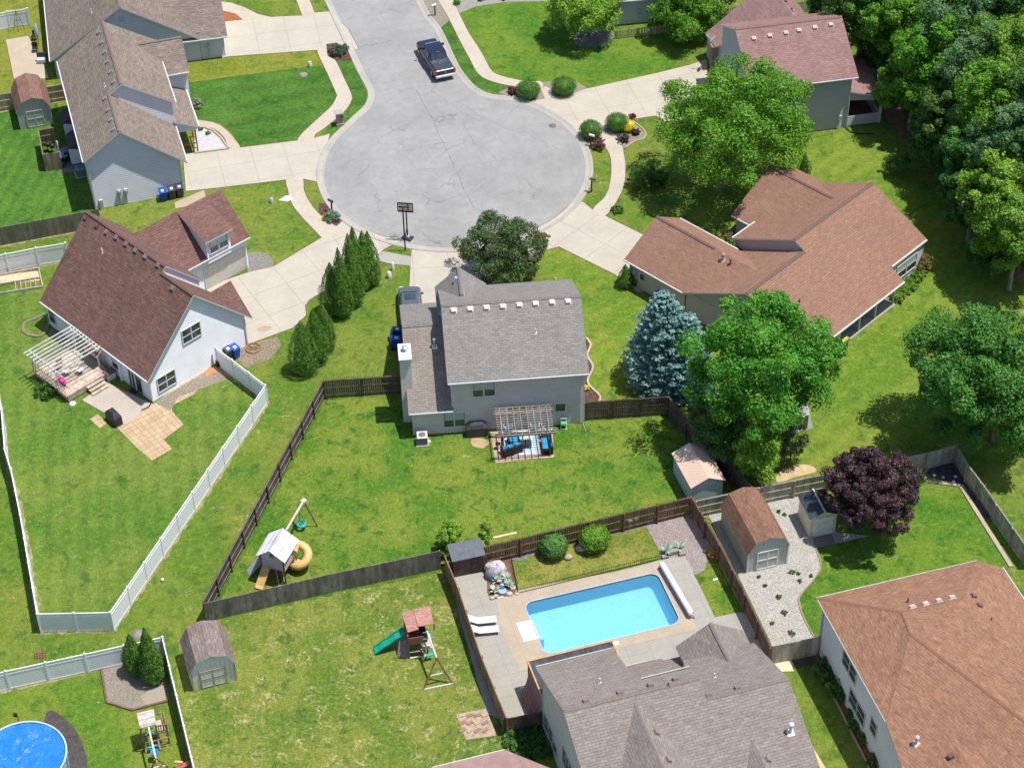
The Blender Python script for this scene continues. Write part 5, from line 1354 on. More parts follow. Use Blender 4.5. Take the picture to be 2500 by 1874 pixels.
e = thing('garden_shed', 'low dark brown lean-to shed with slate-grey lid roof in the pool yard corner', 'shed', f.o, f.a)
w_ = MB(); w_.extr([(0, 0, 0), (0, 1.15, 0), (0, 1.15, 1.95), (0, 0, 1.62)], (2.22, 0, 0)); w_.build('wall', wood('shed_dark', (.07, .045, .045), (.11, .075, .07), (1, 1, .2)), e)
b = MB(); b.extr([(-.08, -.1, 1.62), (2.3, -.1, 1.62), (2.3, 1.25, 2.0), (-.08, 1.25, 2.0)], (0, 0, .05)); b.build('roof', plain('roof_slate', (.10, .11, .13), .7, .2, 3), e)
b = MB(); b.box((1.7, -.02, .08), (.75, .04, 1.45)); b.build('door', wood('shed_dark2', (.06, .04, .04), (.09, .06, .06)), e)

# ------------------------------------------------------------------ pergolas, deck
def louvre_cover():
    f = f8; t = thing('pergola', 'patio cover with dark louvred roof and hanging brown curtains at the pool', 'pergola', f.o, f.a)
    ORG = wood('pergola_orange', (.45, .24, .10), (.55, .32, .15))
    DK = plain('louvre_dark', (.055, .06, .075), .5)
    for a_, b_ in (((.1, 3.6, 2.65), (5.85, 3.6, 2.65)), ((.1, 3.6, 2.65), (.1, .3, 2.65)), ((5.85, 3.6, 2.65), (5.85, .3, 2.65))):
        m = MB(); m.beam(a_, b_, .09, .14); m.build('beam', ORG, t)
    for p in ((.15, 3.55), (5.8, 3.55), (.15, .4), (5.8, .4)):
        m = MB(); m.box((p[0], p[1], 0.02), (.12, .12, 2.6)); m.build('post', ORG, t)
    m = MB()
    for i in range(36):
        m.beam((.22 + i * .155, 3.52, 2.66), (.22 + i * .155, .35, 2.66), .148, .03)
    m.build('louvre_roof', wood('louvre_slats', (.05, .055, .07), (.075, .08, .10)), t)
    CUR = plain('curtain_brown', (.33, .20, .17), .9, .15, 5)
    m = MB()
    for i in range(10):
        x = -.05 + (.06 if i % 2 else -.06); x2 = -.45 + (.07 if i % 2 else -.07) if i < 8 else x
    pts = []
    vs = []; n_ = 24
    for j, z in enumerate((2.6, 1.9, 1.2, .6, .05)):
        for i in range(n_ + 1):
            s_ = i / n_; fl = math.sin(i * 1.9) * .05 * (1 + j * .3)
            vs.append((.08 - .04 * j * j * .7 + fl - .05 * j, 3.2 - 3.2 * s_ * (1 - .05 * j), z))
    fs = [(j * (n_ + 1) + i, j * (n_ + 1) + i + 1, (j + 1) * (n_ + 1) + i + 1, (j + 1) * (n_ + 1) + i) for j in range(4) for i in range(n_)]
    m.add(vs, fs, smooth=True); m.build('curtain', CUR, t)
louvre_cover()

# centre patio pergola
lc = [P('a4', 300, 475, 2.55), P('a4', 1530, 395, 2.55), P('a4', 1620, 880, 2.55), P('a4', 385, 950, 2.55)]
PG = wood('pergola_grey', (.30, .25, .22), (.42, .37, .33)); PGD = wood('pergola_brown', (.13, .055, .04), (.18, .08, .06))
t = Obj('pergola', 'weathered slatted pergola over the blue patio seating behind the grey-roofed house', 'pergola', P('a4', 950, 1100))
pf = [P('a4', 490, 1400), P('a4', 1510, 1330)]
dy = (lc[1] - lc[2]).length
up = Vector((-(pf[1] - pf[0]).y, (pf[1] - pf[0]).x, 0)).normalized(); al = (pf[1] - pf[0]).normalized()
D_ = 2.35
for p in (pf[0], pf[1], pf[0] + up * D_, pf[1] + up * D_):
    t.part('post', PGD, lambda m: m.box((p.x, p.y, 0.02), (.13, .13, 2.45), f4.a))
    for sg in (-1, 1):
        q = p + al * (.45 * (1 if p in (pf[0], pf[0] + up * D_) else -1)) if sg < 0 else None
        if q is not None: t.beam('brace', PGD, (p.x, p.y, 1.9), (q.x, q.y, 2.4), .07)
for p, q in ((pf[0], pf[1]), (pf[0] + up * D_, pf[1] + up * D_)):
    for s_ in (-.09, .09):
        a_ = p - al * .45 + up * s_; b_ = q + al * .45 + up * s_; t.beam('beam', PG, (a_.x, a_.y, 2.38), (b_.x, b_.y, 2.38), .04, .18)
for i in range(8):
    p = pf[0] + (pf[1] - pf[0]) * ((i + .1) / 7.2) - up * .3; q = p + up * (D_ + .6)
    t.beam('rafter', PG, (p.x, p.y, 2.53), (q.x, q.y, 2.53), .045, .13)
for i in range(13):
    p = pf[0] - al * .3 - up * .3 + up * (i / 12 * (D_ + .6)); q = p + al * ((pf[1] - pf[0]).length + .6)
    t.beam('slat', PG, (p.x, p.y, 2.63), (q.x, q.y, 2.63), .045, .05)
BLU = plain('cushion_blue', (.03, .26, .48), .8, .1); BLUL = plain('chair_light_blue', (.22, .48, .62), .6, .1); WICK = plain('wicker_dark', (.045, .033, .035), .7, .2, 8)
def sofa(label, base, rz, w_=1.6, group=None, name='patio_sofa', nc=2):
    e = thing(name, label, 'sofa' if nc > 1 else 'armchair', base, rz, group)
    m = MB(); m.box((0, 0, 0.03), (w_, .75, .34)); m.build('seat_base', WICK, e)
    m = MB(); m.box((0, .34, .03), (w_, .12, .72)); m.build('backrest', WICK, e)
    for s_ in (-1, 1): m = MB(); m.box((s_ * (w_ / 2 - .05), 0, .03), (.1, .75, .55)); m.build('armrest', WICK, e)
    for i in range(nc):
        cw = (w_ - .22) / nc; x = -w_ / 2 + .11 + cw * (i + .5)
        m = MB(); m.box((x, -.04, .37), (cw - .02, .64, .13)); m.build('cushion', BLU, e, bevel=.03)
        m = MB(); m.box((x, .22, .5), (cw - .02, .14, .34)); m.build('back_cushion', BLU, e, bevel=.03)
    return e
q = P('a4', 690, 1250); sofa('dark wicker sofa with blue cushions at the lower left of the pergola patio', (q.x, q.y, .03), R_(205), 1.5)
q = P('a4', 1440, 1170); sofa('dark wicker sofa with blue cushions at the right side of the pergola patio', (q.x, q.y, .03), R_(-85), 1.5)
q = P('a4', 730, 1060); sofa('dark wicker armchair with blue cushion under the front beam of the patio pergola', (q.x, q.y, .03), R_(10), .85, None, 'patio_armchair', 1)
q = P('a4', 990, 1130); e = thing('coffee_table', 'dark square coffee table on the blue rug under the pergola', 'table', (q.x, q.y, .03), f4.a)
m = MB(); m.box((0, 0, .36), (.85, .6, .05)); m.build('tabletop', WICK, e)
for x in (-.38, .38):
    for y in (-.25, .25): m = MB(); m.box((x, y, .0), (.06, .06, .36)); m.build('leg', WICK, e)
for k_, (x, y) in enumerate(((610, 800), (1190, 790), (1430, 900))):
    q = P('a4', x, y); e = thing('garden_chair', ('light blue slatted garden chair at the left under the pergola slats', 'light blue garden chair in the middle of the pergola patio', 'light blue garden chair beside the right pergola post')[k_], 'chair', (q.x, q.y, .03), R_((200, 180, 150)[k_]))
    m = MB(); m.box((0, 0, .34), (.55, .5, .04)); m.build('seat', BLUL, e)
    m = MB(); m.extr([(-.27, .24, .36), (.27, .24, .36), (.22, .42, 1.0), (-.22, .42, 1.0)], (0, .03, 0)); m.build('backrest', BLUL, e)
    for s_ in (-1, 1):
        m = MB(); m.box((s_ * .32, 0, .56), (.1, .6, .03)); m.build('armrest', BLUL, e)
        for y in (-.22, .22): m = MB(); m.box((s_ * .3, y, 0), (.05, .05, .56)); m.build('leg', BLUL, e)
def rugm():
    m = NT('rug_blue'); a = m.noise(2.2, 4, .7, dist=1.0)
    c = m.mix(m.ramp(a, .45, .55), (.30, .50, .62), (.62, .70, .72)); return m.fin(c, .95, .05)
o = sheet('rug', 'a4', [(590, 1330), (1275, 1305), (1215, 780), (480, 830)], .036, rugm()); del o['kind']; tag(o, 'blue and white patterned rug on the pergola patio', 'rug')
q = P('a4', 400, 1180); t = Obj('plant_stand', 'small black wire plant stand at the left edge of the pergola patio', 'plant stand', q)
for a_ in range(4):
    v = Vector((math.cos(a_ * 1.57), math.sin(a_ * 1.57), 0)) * .22; t.beam('leg', BLK, q + v, q + v * .3 + Vector((0, 0, .5)), .025)
t.part('ring', BLK, lambda m: m.lathe(q + Vector((0, 0, .5)), [(.2, 0), (.2, .03), (.02, .03)], 12))

# deck of the white house
DK_, DKT = wood('deck_board', (.36, .28, .21), (.52, .44, .37)), wood('deck_rail', (.30, .22, .17), (.45, .37, .3))
t = thing('deck', 'weathered wooden deck with lattice rail and steps beside the white house', 'deck', f3.o, f3.a)
m = MB()
for i in range(24):
    v0 = 4.55 + i * .18; m.box((-2.5 if v0 > 5.3 else -2.9, v0 + .09, .62), (4.1 if v0 > 5.3 else 3.4, .165, .04))
m.build('deck_boards', DK_, t)
m = MB(); m.box((-2.45, 6.7, .1), (4.0, 4.3, .5)); m.build('skirt', DKT, t)
for i in range(3): m = MB(); m.box((-2.0, 4.45 - i * .28, .45 - i * .17), (1.5, .3, .05)); m.build('step', DK_, t)
def lat(m, a_, b_, z0, z1):
    a_ = Vector(a_); b_ = Vector(b_); L = (b_ - a_).length; n_ = int(L / .2)
    for i in range(n_ + 1):
        p = a_.lerp(b_, i / n_)
        m.beam((p.x, p.y, z0), (p.x, p.y, z1), .03)
    for z in (z0, (z0 + z1) / 2, z1): m.beam((a_.x, a_.y, z), (b_.x, b_.y, z), .05)
for a_, b_ in (((-4.55, 4.6), (-4.55, 8.8)), ((-4.55, 8.8), (-.2, 8.85)), ((-.35, 5.4), (-.35, 8.8))):
    m = MB(); lat(m, (a_[0], a_[1], 0), (b_[0], b_[1], 0), .68, 1.5); m.build('lattice_rail', DKT, t)
t = thing('pergola', 'white-grey slatted pergola over the deck of the white house', 'pergola', f3.o, f3.a)
PW = wood('pergola_white_worn', (.52, .51, .47), (.66, .66, .62))
for u in (-4.45, -.7):
    for v in (5.6, 8.6): m = MB(); m.box((u, v, .66), (.1, .1, 1.9)); m.build('post', PW, t)
    m = MB(); m.beam((u, 5.2, 2.5), (u, 9.1, 2.5), .06, .16); m.build('beam', PW, t)
for i in range(10):
    v = 5.3 + i * .4; m = MB(); m.beam((-5.0, v, 2.66), (-.45, v, 2.66), .06, .12); m.build('rafter', PW, t)
q = f3.w(-3.9, 6.0, .66); t = Obj('parasol', 'folded magenta parasol lying on the deck rail corner', 'parasol', q)
PK = plain('cloth_magenta', (.55, .04, .26), .7)
t.part('canopy', PK, lambda m: m.tube([q + Vector((-.35, .35, .5)), q + Vector((0, 0, .35)), q + Vector((.35, -.3, .2))], [.10, .26, .12], 8)); t.tube('pole', PIPE_WHITE, [q + Vector((-.6, .6, .6)), q + Vector((.7, -.6, .05))], .025)
for k_, (u, v) in enumerate(((-3.0, 6.6), (-2.2, 6.0), (-3.2, 7.5))):
    q = f3.w(u, v, .66); t = Obj('deck_chair', ('white plastic deck chair nearest the magenta parasol', 'white plastic deck chair in the middle of the deck', 'tan wooden deck chair at the back of the deck')[k_], 'chair', q, rz=f3.a)
    mt = PIPE_WHITE if k_ < 2 else TANF
    t.part('seat', mt, lambda m: m.box((q.x, q.y, q.z + .4), (.5, .5, .05), f3.a)); t.part('backrest', mt, lambda m: m.box((q.x + .15, q.y + .2, q.z + .42), (.5, .06, .5), f3.a))
    for dx in (-.2, .2):
        for dy in (-.2, .2): t.part('leg', mt, lambda m: m.box((q.x + dx, q.y + dy, q.z), (.04, .04, .4)))

# ------------------------------------------------------------------ play sets
RW = wood('play_redwood', (.20, .085, .06), (.29, .14, .10)); GWD = wood('play_grey_wood', (.50, .43, .42), (.62, .56, .56)); YEL = plain('plastic_yellow', (.66, .42, .17), .4, .06); GRN = plain('plastic_green', (.01, .30, .20), .35, .08); TEAL = plain('plastic_teal', (.02, .42, .42), .4); BLUP = plain('plastic_blue', (.05, .22, .70), .4)
def slide(t, pts, wd, mat, parent=None, rim=.12):
    def fn(m):
        vs = []; n_ = len(pts)
        for i, p in enumerate(pts):
            p = Vector(p); d = (Vector(pts[min(i + 1, n_ - 1)]) - Vector(pts[max(i - 1, 0)])); q = Vector((-d.y, d.x, 0)).normalized() * wd / 2
            for s_, z in ((1, rim), (.92, 0), (-.92, 0), (-1, rim), (-1.05, rim), (-1.0, -.05), (1.0, -.05), (1.05, rim)): vs.append(p + q * s_ + Vector((0, 0, z)))
        fs = []
        for i in range(n_ - 1):
            for j in range(8): fs.append((i * 8 + j, i * 8 + (j + 1) % 8, (i + 1) * 8 + (j + 1) % 8, (i + 1) * 8 + j))
        m.add(vs, fs, smooth=False)
    return t.part('slide', mat, fn, parent)
# set 1: grey playhouse with yellow slides and tyre swing
t = Obj('playset', 'grey wooden playhouse with straight and spiral yellow slides and a tyre swing', 'play set', (-16.4, 98.3, 0))
lf, rf, rb, lb = (Vector((*p, 0)) for p in ((-17.45, 97.75), (-15.85, 97.2), (-15.2, 98.9), (-16.85, 99.45)))
mid = (lf + rf) / 2; midb = (lb + rb) / 2
def hut(m):
    z0, z1, zr = 1.25, 2.55, 3.2
    for a_, b_ in ((lf, lb), (rf, rb)): m.extr([a_ + Vector((0, 0, z0)), b_ + Vector((0, 0, z0)), b_ + Vector((0, 0, z1)), a_ + Vector((0, 0, z1))], (.05, 0, 0))
    for a_, b_, c in ((lf, rf, mid), (lb, rb, midb)): m.extr([a_ + Vector((0, 0, z0)), b_ + Vector((0, 0, z0)), b_ + Vector((0, 0, z1)), c + Vector((0, 0, zr)), a_ + Vector((0, 0, z1))], (0, .05, 0))
t.part('hut', wood('hut_boards', (.46, .36, .34), (.56, .47, .46), (.5, .5, 3)), hut)
ex = (rf - lf).normalized() * .25; ey = (lb - lf).normalized() * .25
for s_, nm in ((1, 'r'), (-1, 'l')):
    a_, b_ = (rf, rb) if s_ > 0 else (lf, lb)
    def rp(m):
        for i in range(9):
            f0, f1 = i / 9, (i + .93) / 9
            A0 = (a_ + ex * s_ + Vector((0, 0, 2.42))).lerp(mid + Vector((0, 0, 3.26)), f0); A1 = (a_ + ex * s_ + Vector((0, 0, 2.42))).lerp(mid + Vector((0, 0, 3.26)), f1)
            B0 = (b_ + ex * s_ + Vector((0, 0, 2.42))).lerp(midb + Vector((0, 0, 3.26)), f0); B1 = (b_ + ex * s_ + Vector((0, 0, 2.42))).lerp(midb + Vector((0, 0, 3.26)), f1)
            m.extr([A0 - ey, A1 - ey, B1 + ey, B0 + ey], (0, 0, -.04))
    t.part('roof', wood('hut_roof_grey', (.56, .53, .56), (.68, .66, .70)), rp)
for p in (lf, rf, rb, lb): t.part('post', RW, lambda m: m.box((p.x, p.y, 0), (.1, .1, 2.5)))
t.part('platform', RW, lambda m: m.extr([lf + Vector((0, 0, 1.2)), rf + Vector((0, 0, 1.2)), rb + Vector((0, 0, 1.2)), lb + Vector((0, 0, 1.2))], (0, 0, .05)))
t.part('lower_wall', RW, lambda m: m.extr([lf + Vector((.1, .3, .3)), rf + Vector((-.1, .3, .3)), rf + Vector((-.1, .3, 1.2)), lf + Vector((.1, .3, 1.2))], (0, .05, 0)))
t.part('doorway', plain('doorway_blue', (.15, .17, .27)), lambda m: m.extr([lf + Vector((.12, -.03, 1.3)), lf + Vector((.6, -.17, 1.3)), lf + Vector((.6, -.17, 2.2)), lf + Vector((.12, -.03, 2.2))], (0, .04, 0)))
t.part('hut_window', plain('doorway_blue', (.15, .17, .27)), lambda m: m.extr([mid + Vector((-.12, -.06, 2.45)), mid + Vector((.14, -.14, 2.45)), mid + Vector((.14, -.14, 2.75)), mid + Vector((-.12, -.06, 2.75))], (0, .04, 0)))
s0 = lf + Vector((.35, -.15, 1.3)); s1 = P('a5', 265, 1500, .15)
slide(t, [s0, s0.lerp(s1, .15) + Vector((0, 0, .05)), s0.lerp(s1, .5), s0.lerp(s1, .88), s1 + Vector((0, -.1, 0))], .6, YEL)
rmp = [P('a5', 250, 1090, .9), P('a5', 100, 1285, .05)]
t.part('climbing_ramp', plain('ramp_grey', (.30, .32, .36)), lambda m: m.beam(rmp[0] + Vector((.2, 0, .2)), rmp[1], .7, .05))
cs = []
c0 = P('a5', 880, 1060, .9)
for i in range(15):
    a_ = R_(125 - i * 24); cs.append((c0.x + .58 * math.cos(a_), c0.y + .60 * math.sin(a_), 1.8 - i * .11))
t.tube('spiral_slide', YEL, [(rb.x - .1, rb.y - .55, 1.85)] + cs, .31, 12)
t.part('slide_mouth', YEL, lambda m: m.tube([cs[-1], (cs[-1][0] + .6, cs[-1][1] - .45, .3)], [.31, .4], 12, cap=False))
b0 = P('a5', 670, 640, 2.5); b1 = P('a5', 930, 200, 2.5)
t.beam('swing_beam', GWD, b0, b1, .11, .16)
for q in (P('a5', 1140, 585), b1 + Vector((-1.0, .4, -2.5))): t.beam('swing_leg', RW, b1, q, .08)
t.part('beam_bracket', GWD, lambda m: m.box((b1.x, b1.y, 2.42), (.35, .3, .16), .9))
sw = P('a5', 895, 545, .45)
def torus(m, c, R, r, n=20, k=8, sz=1.0):
    vs = [(c.x + (R + r * math.cos(2 * PI * j / k)) * math.cos(2 * PI * i / n), c.y + (R + r * math.cos(2 * PI * j / k)) * math.sin(2 * PI * i / n), c.z + r * math.sin(2 * PI * j / k)) for i in range(n) for j in range(k)]
    m.add(vs, [(i * k + j, ((i + 1) % n) * k + j, ((i + 1) % n) * k + (j + 1) % k, i * k + (j + 1) % k) for i in range(n) for j in range(k)], smooth=True)
t.part('tyre_swing', TEAL, lambda m: torus(m, sw, .27, .1)); 
sc_ = b0.lerp(b1, .72)
for a_ in range(3): t.tube('rope', WICK, [sc_, sw + Vector((math.cos(a_ * 2.1) * .27, math.sin(a_ * 2.1) * .27, .05))], .012)
h0 = P('a5', 555, 1180, 1.2)
t.part('porch_box', GWD, lambda m: m.box((h0.x, h0.y, 1.15), (.55, .4, .12), R_(17)))
for dx in (-.22, .22): t.beam('ladder_rail', GWD, (h0.x + dx, h0.y - .1, 1.15), (h0.x + dx + .15, h0.y - .55, 0), .06)

# set 2: red-roofed tower with green slide
t = Obj('playset', 'reddish wooden play tower with green slide and long swing beam on the patchy lawn', 'play set', P('e5', 850, 1050))
q0, q1 = P('e5', 760, 1060), P('e5', 940, 1030); ax = (q1 - q0).normalized(); ay = Vector((-ax.y, ax.x, 0)); W2, D2 = 1.25, 1.35
q0 = q0; cor = [q0, q0 + ax * W2, q0 + ax * W2 + ay * D2, q0 + ay * D2]
for p in cor: t.part('post', RW, lambda m: m.box((p.x, p.y, 0), (.1, .1, 2.3)))
t.part('platform', RW, lambda m: m.extr([c + Vector((0, 0, 1.3)) for c in cor], (0, 0, .06)))
for a_, b_ in ((0, 1), (1, 2), (2, 3), (3, 0)):
    t.part('side_wall', RW, lambda m: m.extr([cor[a_] + Vector((0, 0, 1.36)), cor[b_] + Vector((0, 0, 1.36)), cor[b_] + Vector((0, 0, 1.95)), cor[a_] + Vector((0, 0, 1.95))], (ay if a_ % 2 == 0 else ax) * .04))
RR_ = wood('play_roof_red', (.30, .13, .10), (.44, .25, .21), (1, 4, 1))
rp_ = [P('e5', 735, 655, 2.3), P('e5', 905, 605, 2.5), P('e5', 820, 300, 2.75), P('e5', 640, 355, 2.45)]
t.part('roof', RR_, lambda m: m.extr(rp_, (0, 0, -.05)))
rp2 = [P('e5', 895, 565, 2.6), P('e5', 1140, 525, 2.6), P('e5', 1080, 235, 2.85), P('e5', 830, 295, 2.85)]
t.part('roof', RR_, lambda m: m.extr(rp2, (0, 0, -.05)))
for p in rp2[:2] + [rp_[0]]: t.beam('roof_post', RW, p + Vector((0, .1, -.05)), (p.x, p.y + .1, 1.9), .07)
s0 = P('e5', 690, 640, 1.45); s1 = P('e5', 215, 950, .12)
slide(t, [s0, s0.lerp(s1, .15), s0.lerp(s1, .32) + Vector((0, 0, .08)), s0.lerp(s1, .5) + Vector((0, 0, .0)), s0.lerp(s1, .7) + Vector((0, 0, .05)), s0.lerp(s1, .88) - Vector((0, 0, .03)), s1], .62, GRN, rim=.14)
rk0 = P('e5', 715, 700, 1.3); rk1 = P('e5', 655, 1045, 0.05)
t.beam('rock_wall', wood('play_grey_purple', (.18, .13, .13), (.26, .2, .2)), rk0 + Vector((-.05, 0, 0)), rk1, .75, .05)
d0, d1 = P('e5', 975, 680, 1.5), P('e5', 1100, 900, 1.2)
t.part('side_deck', GWD, lambda m: m.extr([P('e5', 975, 700, 1.3), P('e5', 1090, 680, 1.3), P('e5', 1120, 870, 1.3), P('e5', 985, 880, 1.3)], (0, 0, .05)))
for x, y in ((770, 800), (950, 765), (770, 955), (940, 940), (1110, 880)): pass
for (a_, b_) in (((750, 820, 1.0), (955, 780, 1.0)), ((760, 965, .5), (940, 940, .5)), ((940, 920, .9), (1110, 885, .9)), ((770, 1055, .05), (970, 1030, .05))): t.beam('crossbar', GWD, P('e5', *a_), P('e5', *b_), .1, .06)
w0, w1 = P('e5', 1035, 640, 2.2), P('e5', 1185, 1000, 2.1); w2 = P('e5', 1190, 1130, 2.05)
t.beam('swing_beam', GWD, w0, w1 + (w2 - w1) * .4, .1, .14)
for a_ in ((985, 1545, 0.03), (1435, 1450, .03)): t.beam('swing_leg', RW, w1 + (w2 - w1) * .4, P('e5', *a_), .09)
t.beam('swing_foot', GWD, P('e5', 985, 1545, .05), P('e5', 1440, 1450, .05), .1, .08); t.beam('crossbar', GWD, P('e5', 1090, 1335, .85), P('e5', 1320, 1280, .85), .09)
for a_, b_ in (((970, 665), (1130, 635)), ((975, 765), (1150, 735))): t.beam('glider_frame', TEAL, P('e5', *a_, 1.9), P('e5', *b_, 1.9), .05)
t.part('swing_seat', TEAL, lambda m: m.extr([P('e5', 1000, 1000, .5), P('e5', 1130, 975, .5), P('e5', 1135, 1010, .5), P('e5', 1005, 1040, .5)], (0, 0, .05)))
t.part('ring_seat', plain('plastic_pale_yellow', (.62, .55, .2), .5), lambda m: m.tube([P('e5', 975, 950, .9), P('e5', 1000, 1000, .6), P('e5', 975, 1090, .3)], .06))

# set 3: bottom-left playset
t = Obj('playset', 'brown climbing frame with slatted roof, green glider and blue baby swing at lower left', 'play set', P('e6', 700, 950))
B3 = wood('play_brown', (.20, .10, .07), (.30, .17, .12))
t.part('roof', wood('play_roof_slats', (.40, .33, .30), (.55, .48, .44)), lambda m: [m.extr([P('e6', 320 + i * 9.2, 380 + i * 39.5, 2.3), P('e6', 715 + i * 6.5, 280 + i * 40, 2.3), P('e6', 715 + (i + .9) * 6.5, 280 + (i + .9) * 40, 2.3), P('e6', 320 + (i + .9) * 9.2, 380 + (i + .9) * 39.5, 2.3)], (0, 0, -.04)) for i in range(9)])
cc = [P('e6', 470, 1200), P('e6', 1080, 1060), P('e6', 1000, 700, 0) + Vector((0, .2, 0)), P('e6', 380, 800) + Vector((0, .2, 0))]
for (x, y, z) in ((400, 730, 2.3), (760, 650, 2.3), (930, 370, 1.9), (1000, 640, 1.9)):
    p = P('e6', x, y, z); t.part('post', B3, lambda m: m.box((p.x, p.y, 0), (.09, .09, z)))
for a_, b_, z in (((750, 400), (935, 365), 1.9), ((935, 365), (1010, 640), 1.9), ((760, 690), (1020, 640), 1.9), ((450, 925), (1060, 790), 1.2), ((530, 1080), (1070, 940), .9), ((460, 1230), (1080, 1050), .1)):
    t.beam('rail', B3, P('e6', *a_, z), P('e6', *b_, z), .09, .07)
t.part('platform', wood('play_floor', (.42, .34, .24), (.54, .46, .34)), lambda m: m.extr([P('e6', 760, 570, 1.25), P('e6', 900, 540, 1.25), P('e6', 1020, 800, 1.25), P('e6', 790, 850, 1.25)], (0, 0, .05)))
for i in range(5):
    a_ = P('e6', 765 + i * 55, 690 - i * 10, 1.85); t.part('baluster', B3, lambda m: m.box((a_.x, a_.y, 1.25), (.06, .03, .6)))
t.beam('rock_wall', wood('play_grey_purple', (.18, .13, .13), (.26, .2, .2)), P('e6', 420, 800, 1.5), P('e6', 310, 1120, .05), .6, .05)
t.beam('swing_beam', GWD, P('e6', 600, 710, 2.3), P('e6', 770, 1440, 2.2), .1, .12)
for a_ in ((660, 1690), (1060, 1640)): t.beam('swing_leg', B3, P('e6', 770, 1440, 2.2), P('e6', *a_), .08)
t.beam('crossbar', GWD, P('e6', 690, 1655, .8), P('e6', 990, 1600, .8), .07)
for a_, b_ in (((500, 780), (710, 725)), ((520, 880), (740, 825))): t.beam('glider_frame', TEAL, P('e6', *a_, 1.9), P('e6', *b_, 1.9), .05)
t.part('glider_seat', TEAL, lambda m: m.extr([P('e6', 555, 1190, .5), P('e6', 780, 1105, .5), P('e6', 790, 1145, .5), P('e6', 620, 1210, .5)], (0, 0, .06)))
for a_, b_ in (((540, 1060), (540, 1290)), ((820, 1010), (870, 1220))): t.beam('ladder_rail', plain('pale_plastic', (.7, .68, .5)), P('e6', *a_, .9), P('e6', *b_, .1), .08)
q = P('e6', 745, 1340, .55)
def bucket(m):
    m.lathe(q, [(.14, 0), (.24, .1), (.27, .3), (.23, .3), (.2, .12), (.02, .08)], 10)
t.part('baby_swing', BLUP, bucket)
for s_ in (-.15, .15): t.tube('rope', WICK, [q + Vector((s_, 0, .3)), P('e6', 755, 1400, 2.2)], .012)
t.part('swing_board', plain('plastic_yellow2', (.75, .6, .12), .5), lambda m: m.tube([P('e6', 760, 1470, .9), P('e6', 790, 1580, .4)], [.12, .1]))
q = P('e6', 1450, 1600); t = Obj('toy_slide', 'pink and yellow toddler slide by the lower-left white fence at the bottom edge', 'toy', q)
t.beam('slide', plain('plastic_pink', (.65, .14, .16), .4), P('e6', 1250, 1690, .2), P('e6', 1530, 1540, .8), .35, .1); t.beam('rail', YEL, P('e6', 1210, 1510, .6), P('e6', 1390, 1525, .7), .14, .1)

# ------------------------------------------------------------------ above-ground pool
pc = P('D', 55, 1640, 1.2); pe = P('D', 142, 1600, 1.2)
rx = 4.3 ; 
q = P('D', 48, 1632, 1.2)
e = thing('round_pool', 'round above-ground pool under a bright blue winter cover', 'swimming pool', (q.x, q.y, 0))
RP = (P('D', 142, 1632, 1.2) - q).length
print('round pool r', RP)
COV = NT('pool_cover_blue'); a = COV.noise(1.1, 4, .6, dist=2.5); b2 = COV.noise(2.8, 3, .6, dist=2.0)
COV.bump(COV.math('ADD', a, COV.math('MULTIPLY', b2, .4)), 1.0, .07)
COVM = COV.fin(COV.mul(COV.mix(COV.ramp(a, .35, .7), (.015, .16, .60), (.022, .20, .68)), COV.lin(b2, .3, .7, .92, 1.1)), .28, .6)
m = MB(); vs = [(0, 0, 1.14)]; fs = []
for i in range(1, 13):
    for j in range(48):
        t_ = 2 * PI * j / 48; r = RP * .965 * i / 12
        vs.append((r * math.cos(t_), r * math.sin(t_), 1.14 + (.02 * math.sin(j * 1.7 + i) + .03 * math.sin(j * .5 + i * .9)) + .05 * (i / 12) ** 3))
fs += [(0, 1 + j, 1 + (j + 1) % 48) for j in range(48)]
for i in range(11): fs += [(1 + i * 48 + j, 1 + (i + 1) * 48 + j, 1 + (i + 1) * 48 + (j + 1) % 48, 1 + i * 48 + (j + 1) % 48) for j in range(48)]
m.add(vs, fs, smooth=True); m.build('cover', COVM, e)
m = MB(); m.lathe((0, 0, 0), [(RP * .98, 0), (RP * .98, 1.18)], 48); m.f = m.f[:-2]; m.mi = m.mi[:-2]; m.sm = m.sm[:-2]; m.uv = m.uv[:-2]
m.build('pool_wall', plain('pool_wall_grey', (.42, .48, .54), .4), e)
m = MB(); torus(m, Vector((0, 0, 1.2)), RP, .07, 48, 6); m.build('top_rail', plain('pool_rail', (.45, .55, .66), .4), e)
for j in range(16):
    a_ = 2 * PI * j / 16; m = MB(); m.box((RP * math.cos(a_), RP * math.sin(a_), 0), (.1, .16, 1.2), a_); m.build('upright', plain('pool_rail', (.45, .55, .66), .4), e)
q = P('d4', 130, 1205, 1.25); t = Obj('pool_return', 'black pump fitting clipped on the rim of the blue-covered round pool', 'pump', (q.x, q.y, 1.2)); t.part('body', BLK, lambda m: m.box((q.x, q.y, 1.18), (.22, .2, .2)))
t.tube('hose', BLK, [(q.x, q.y + .1, 1.3), (q.x, q.y + .3, .9), (q.x, q.y + .3, .0)], .03)

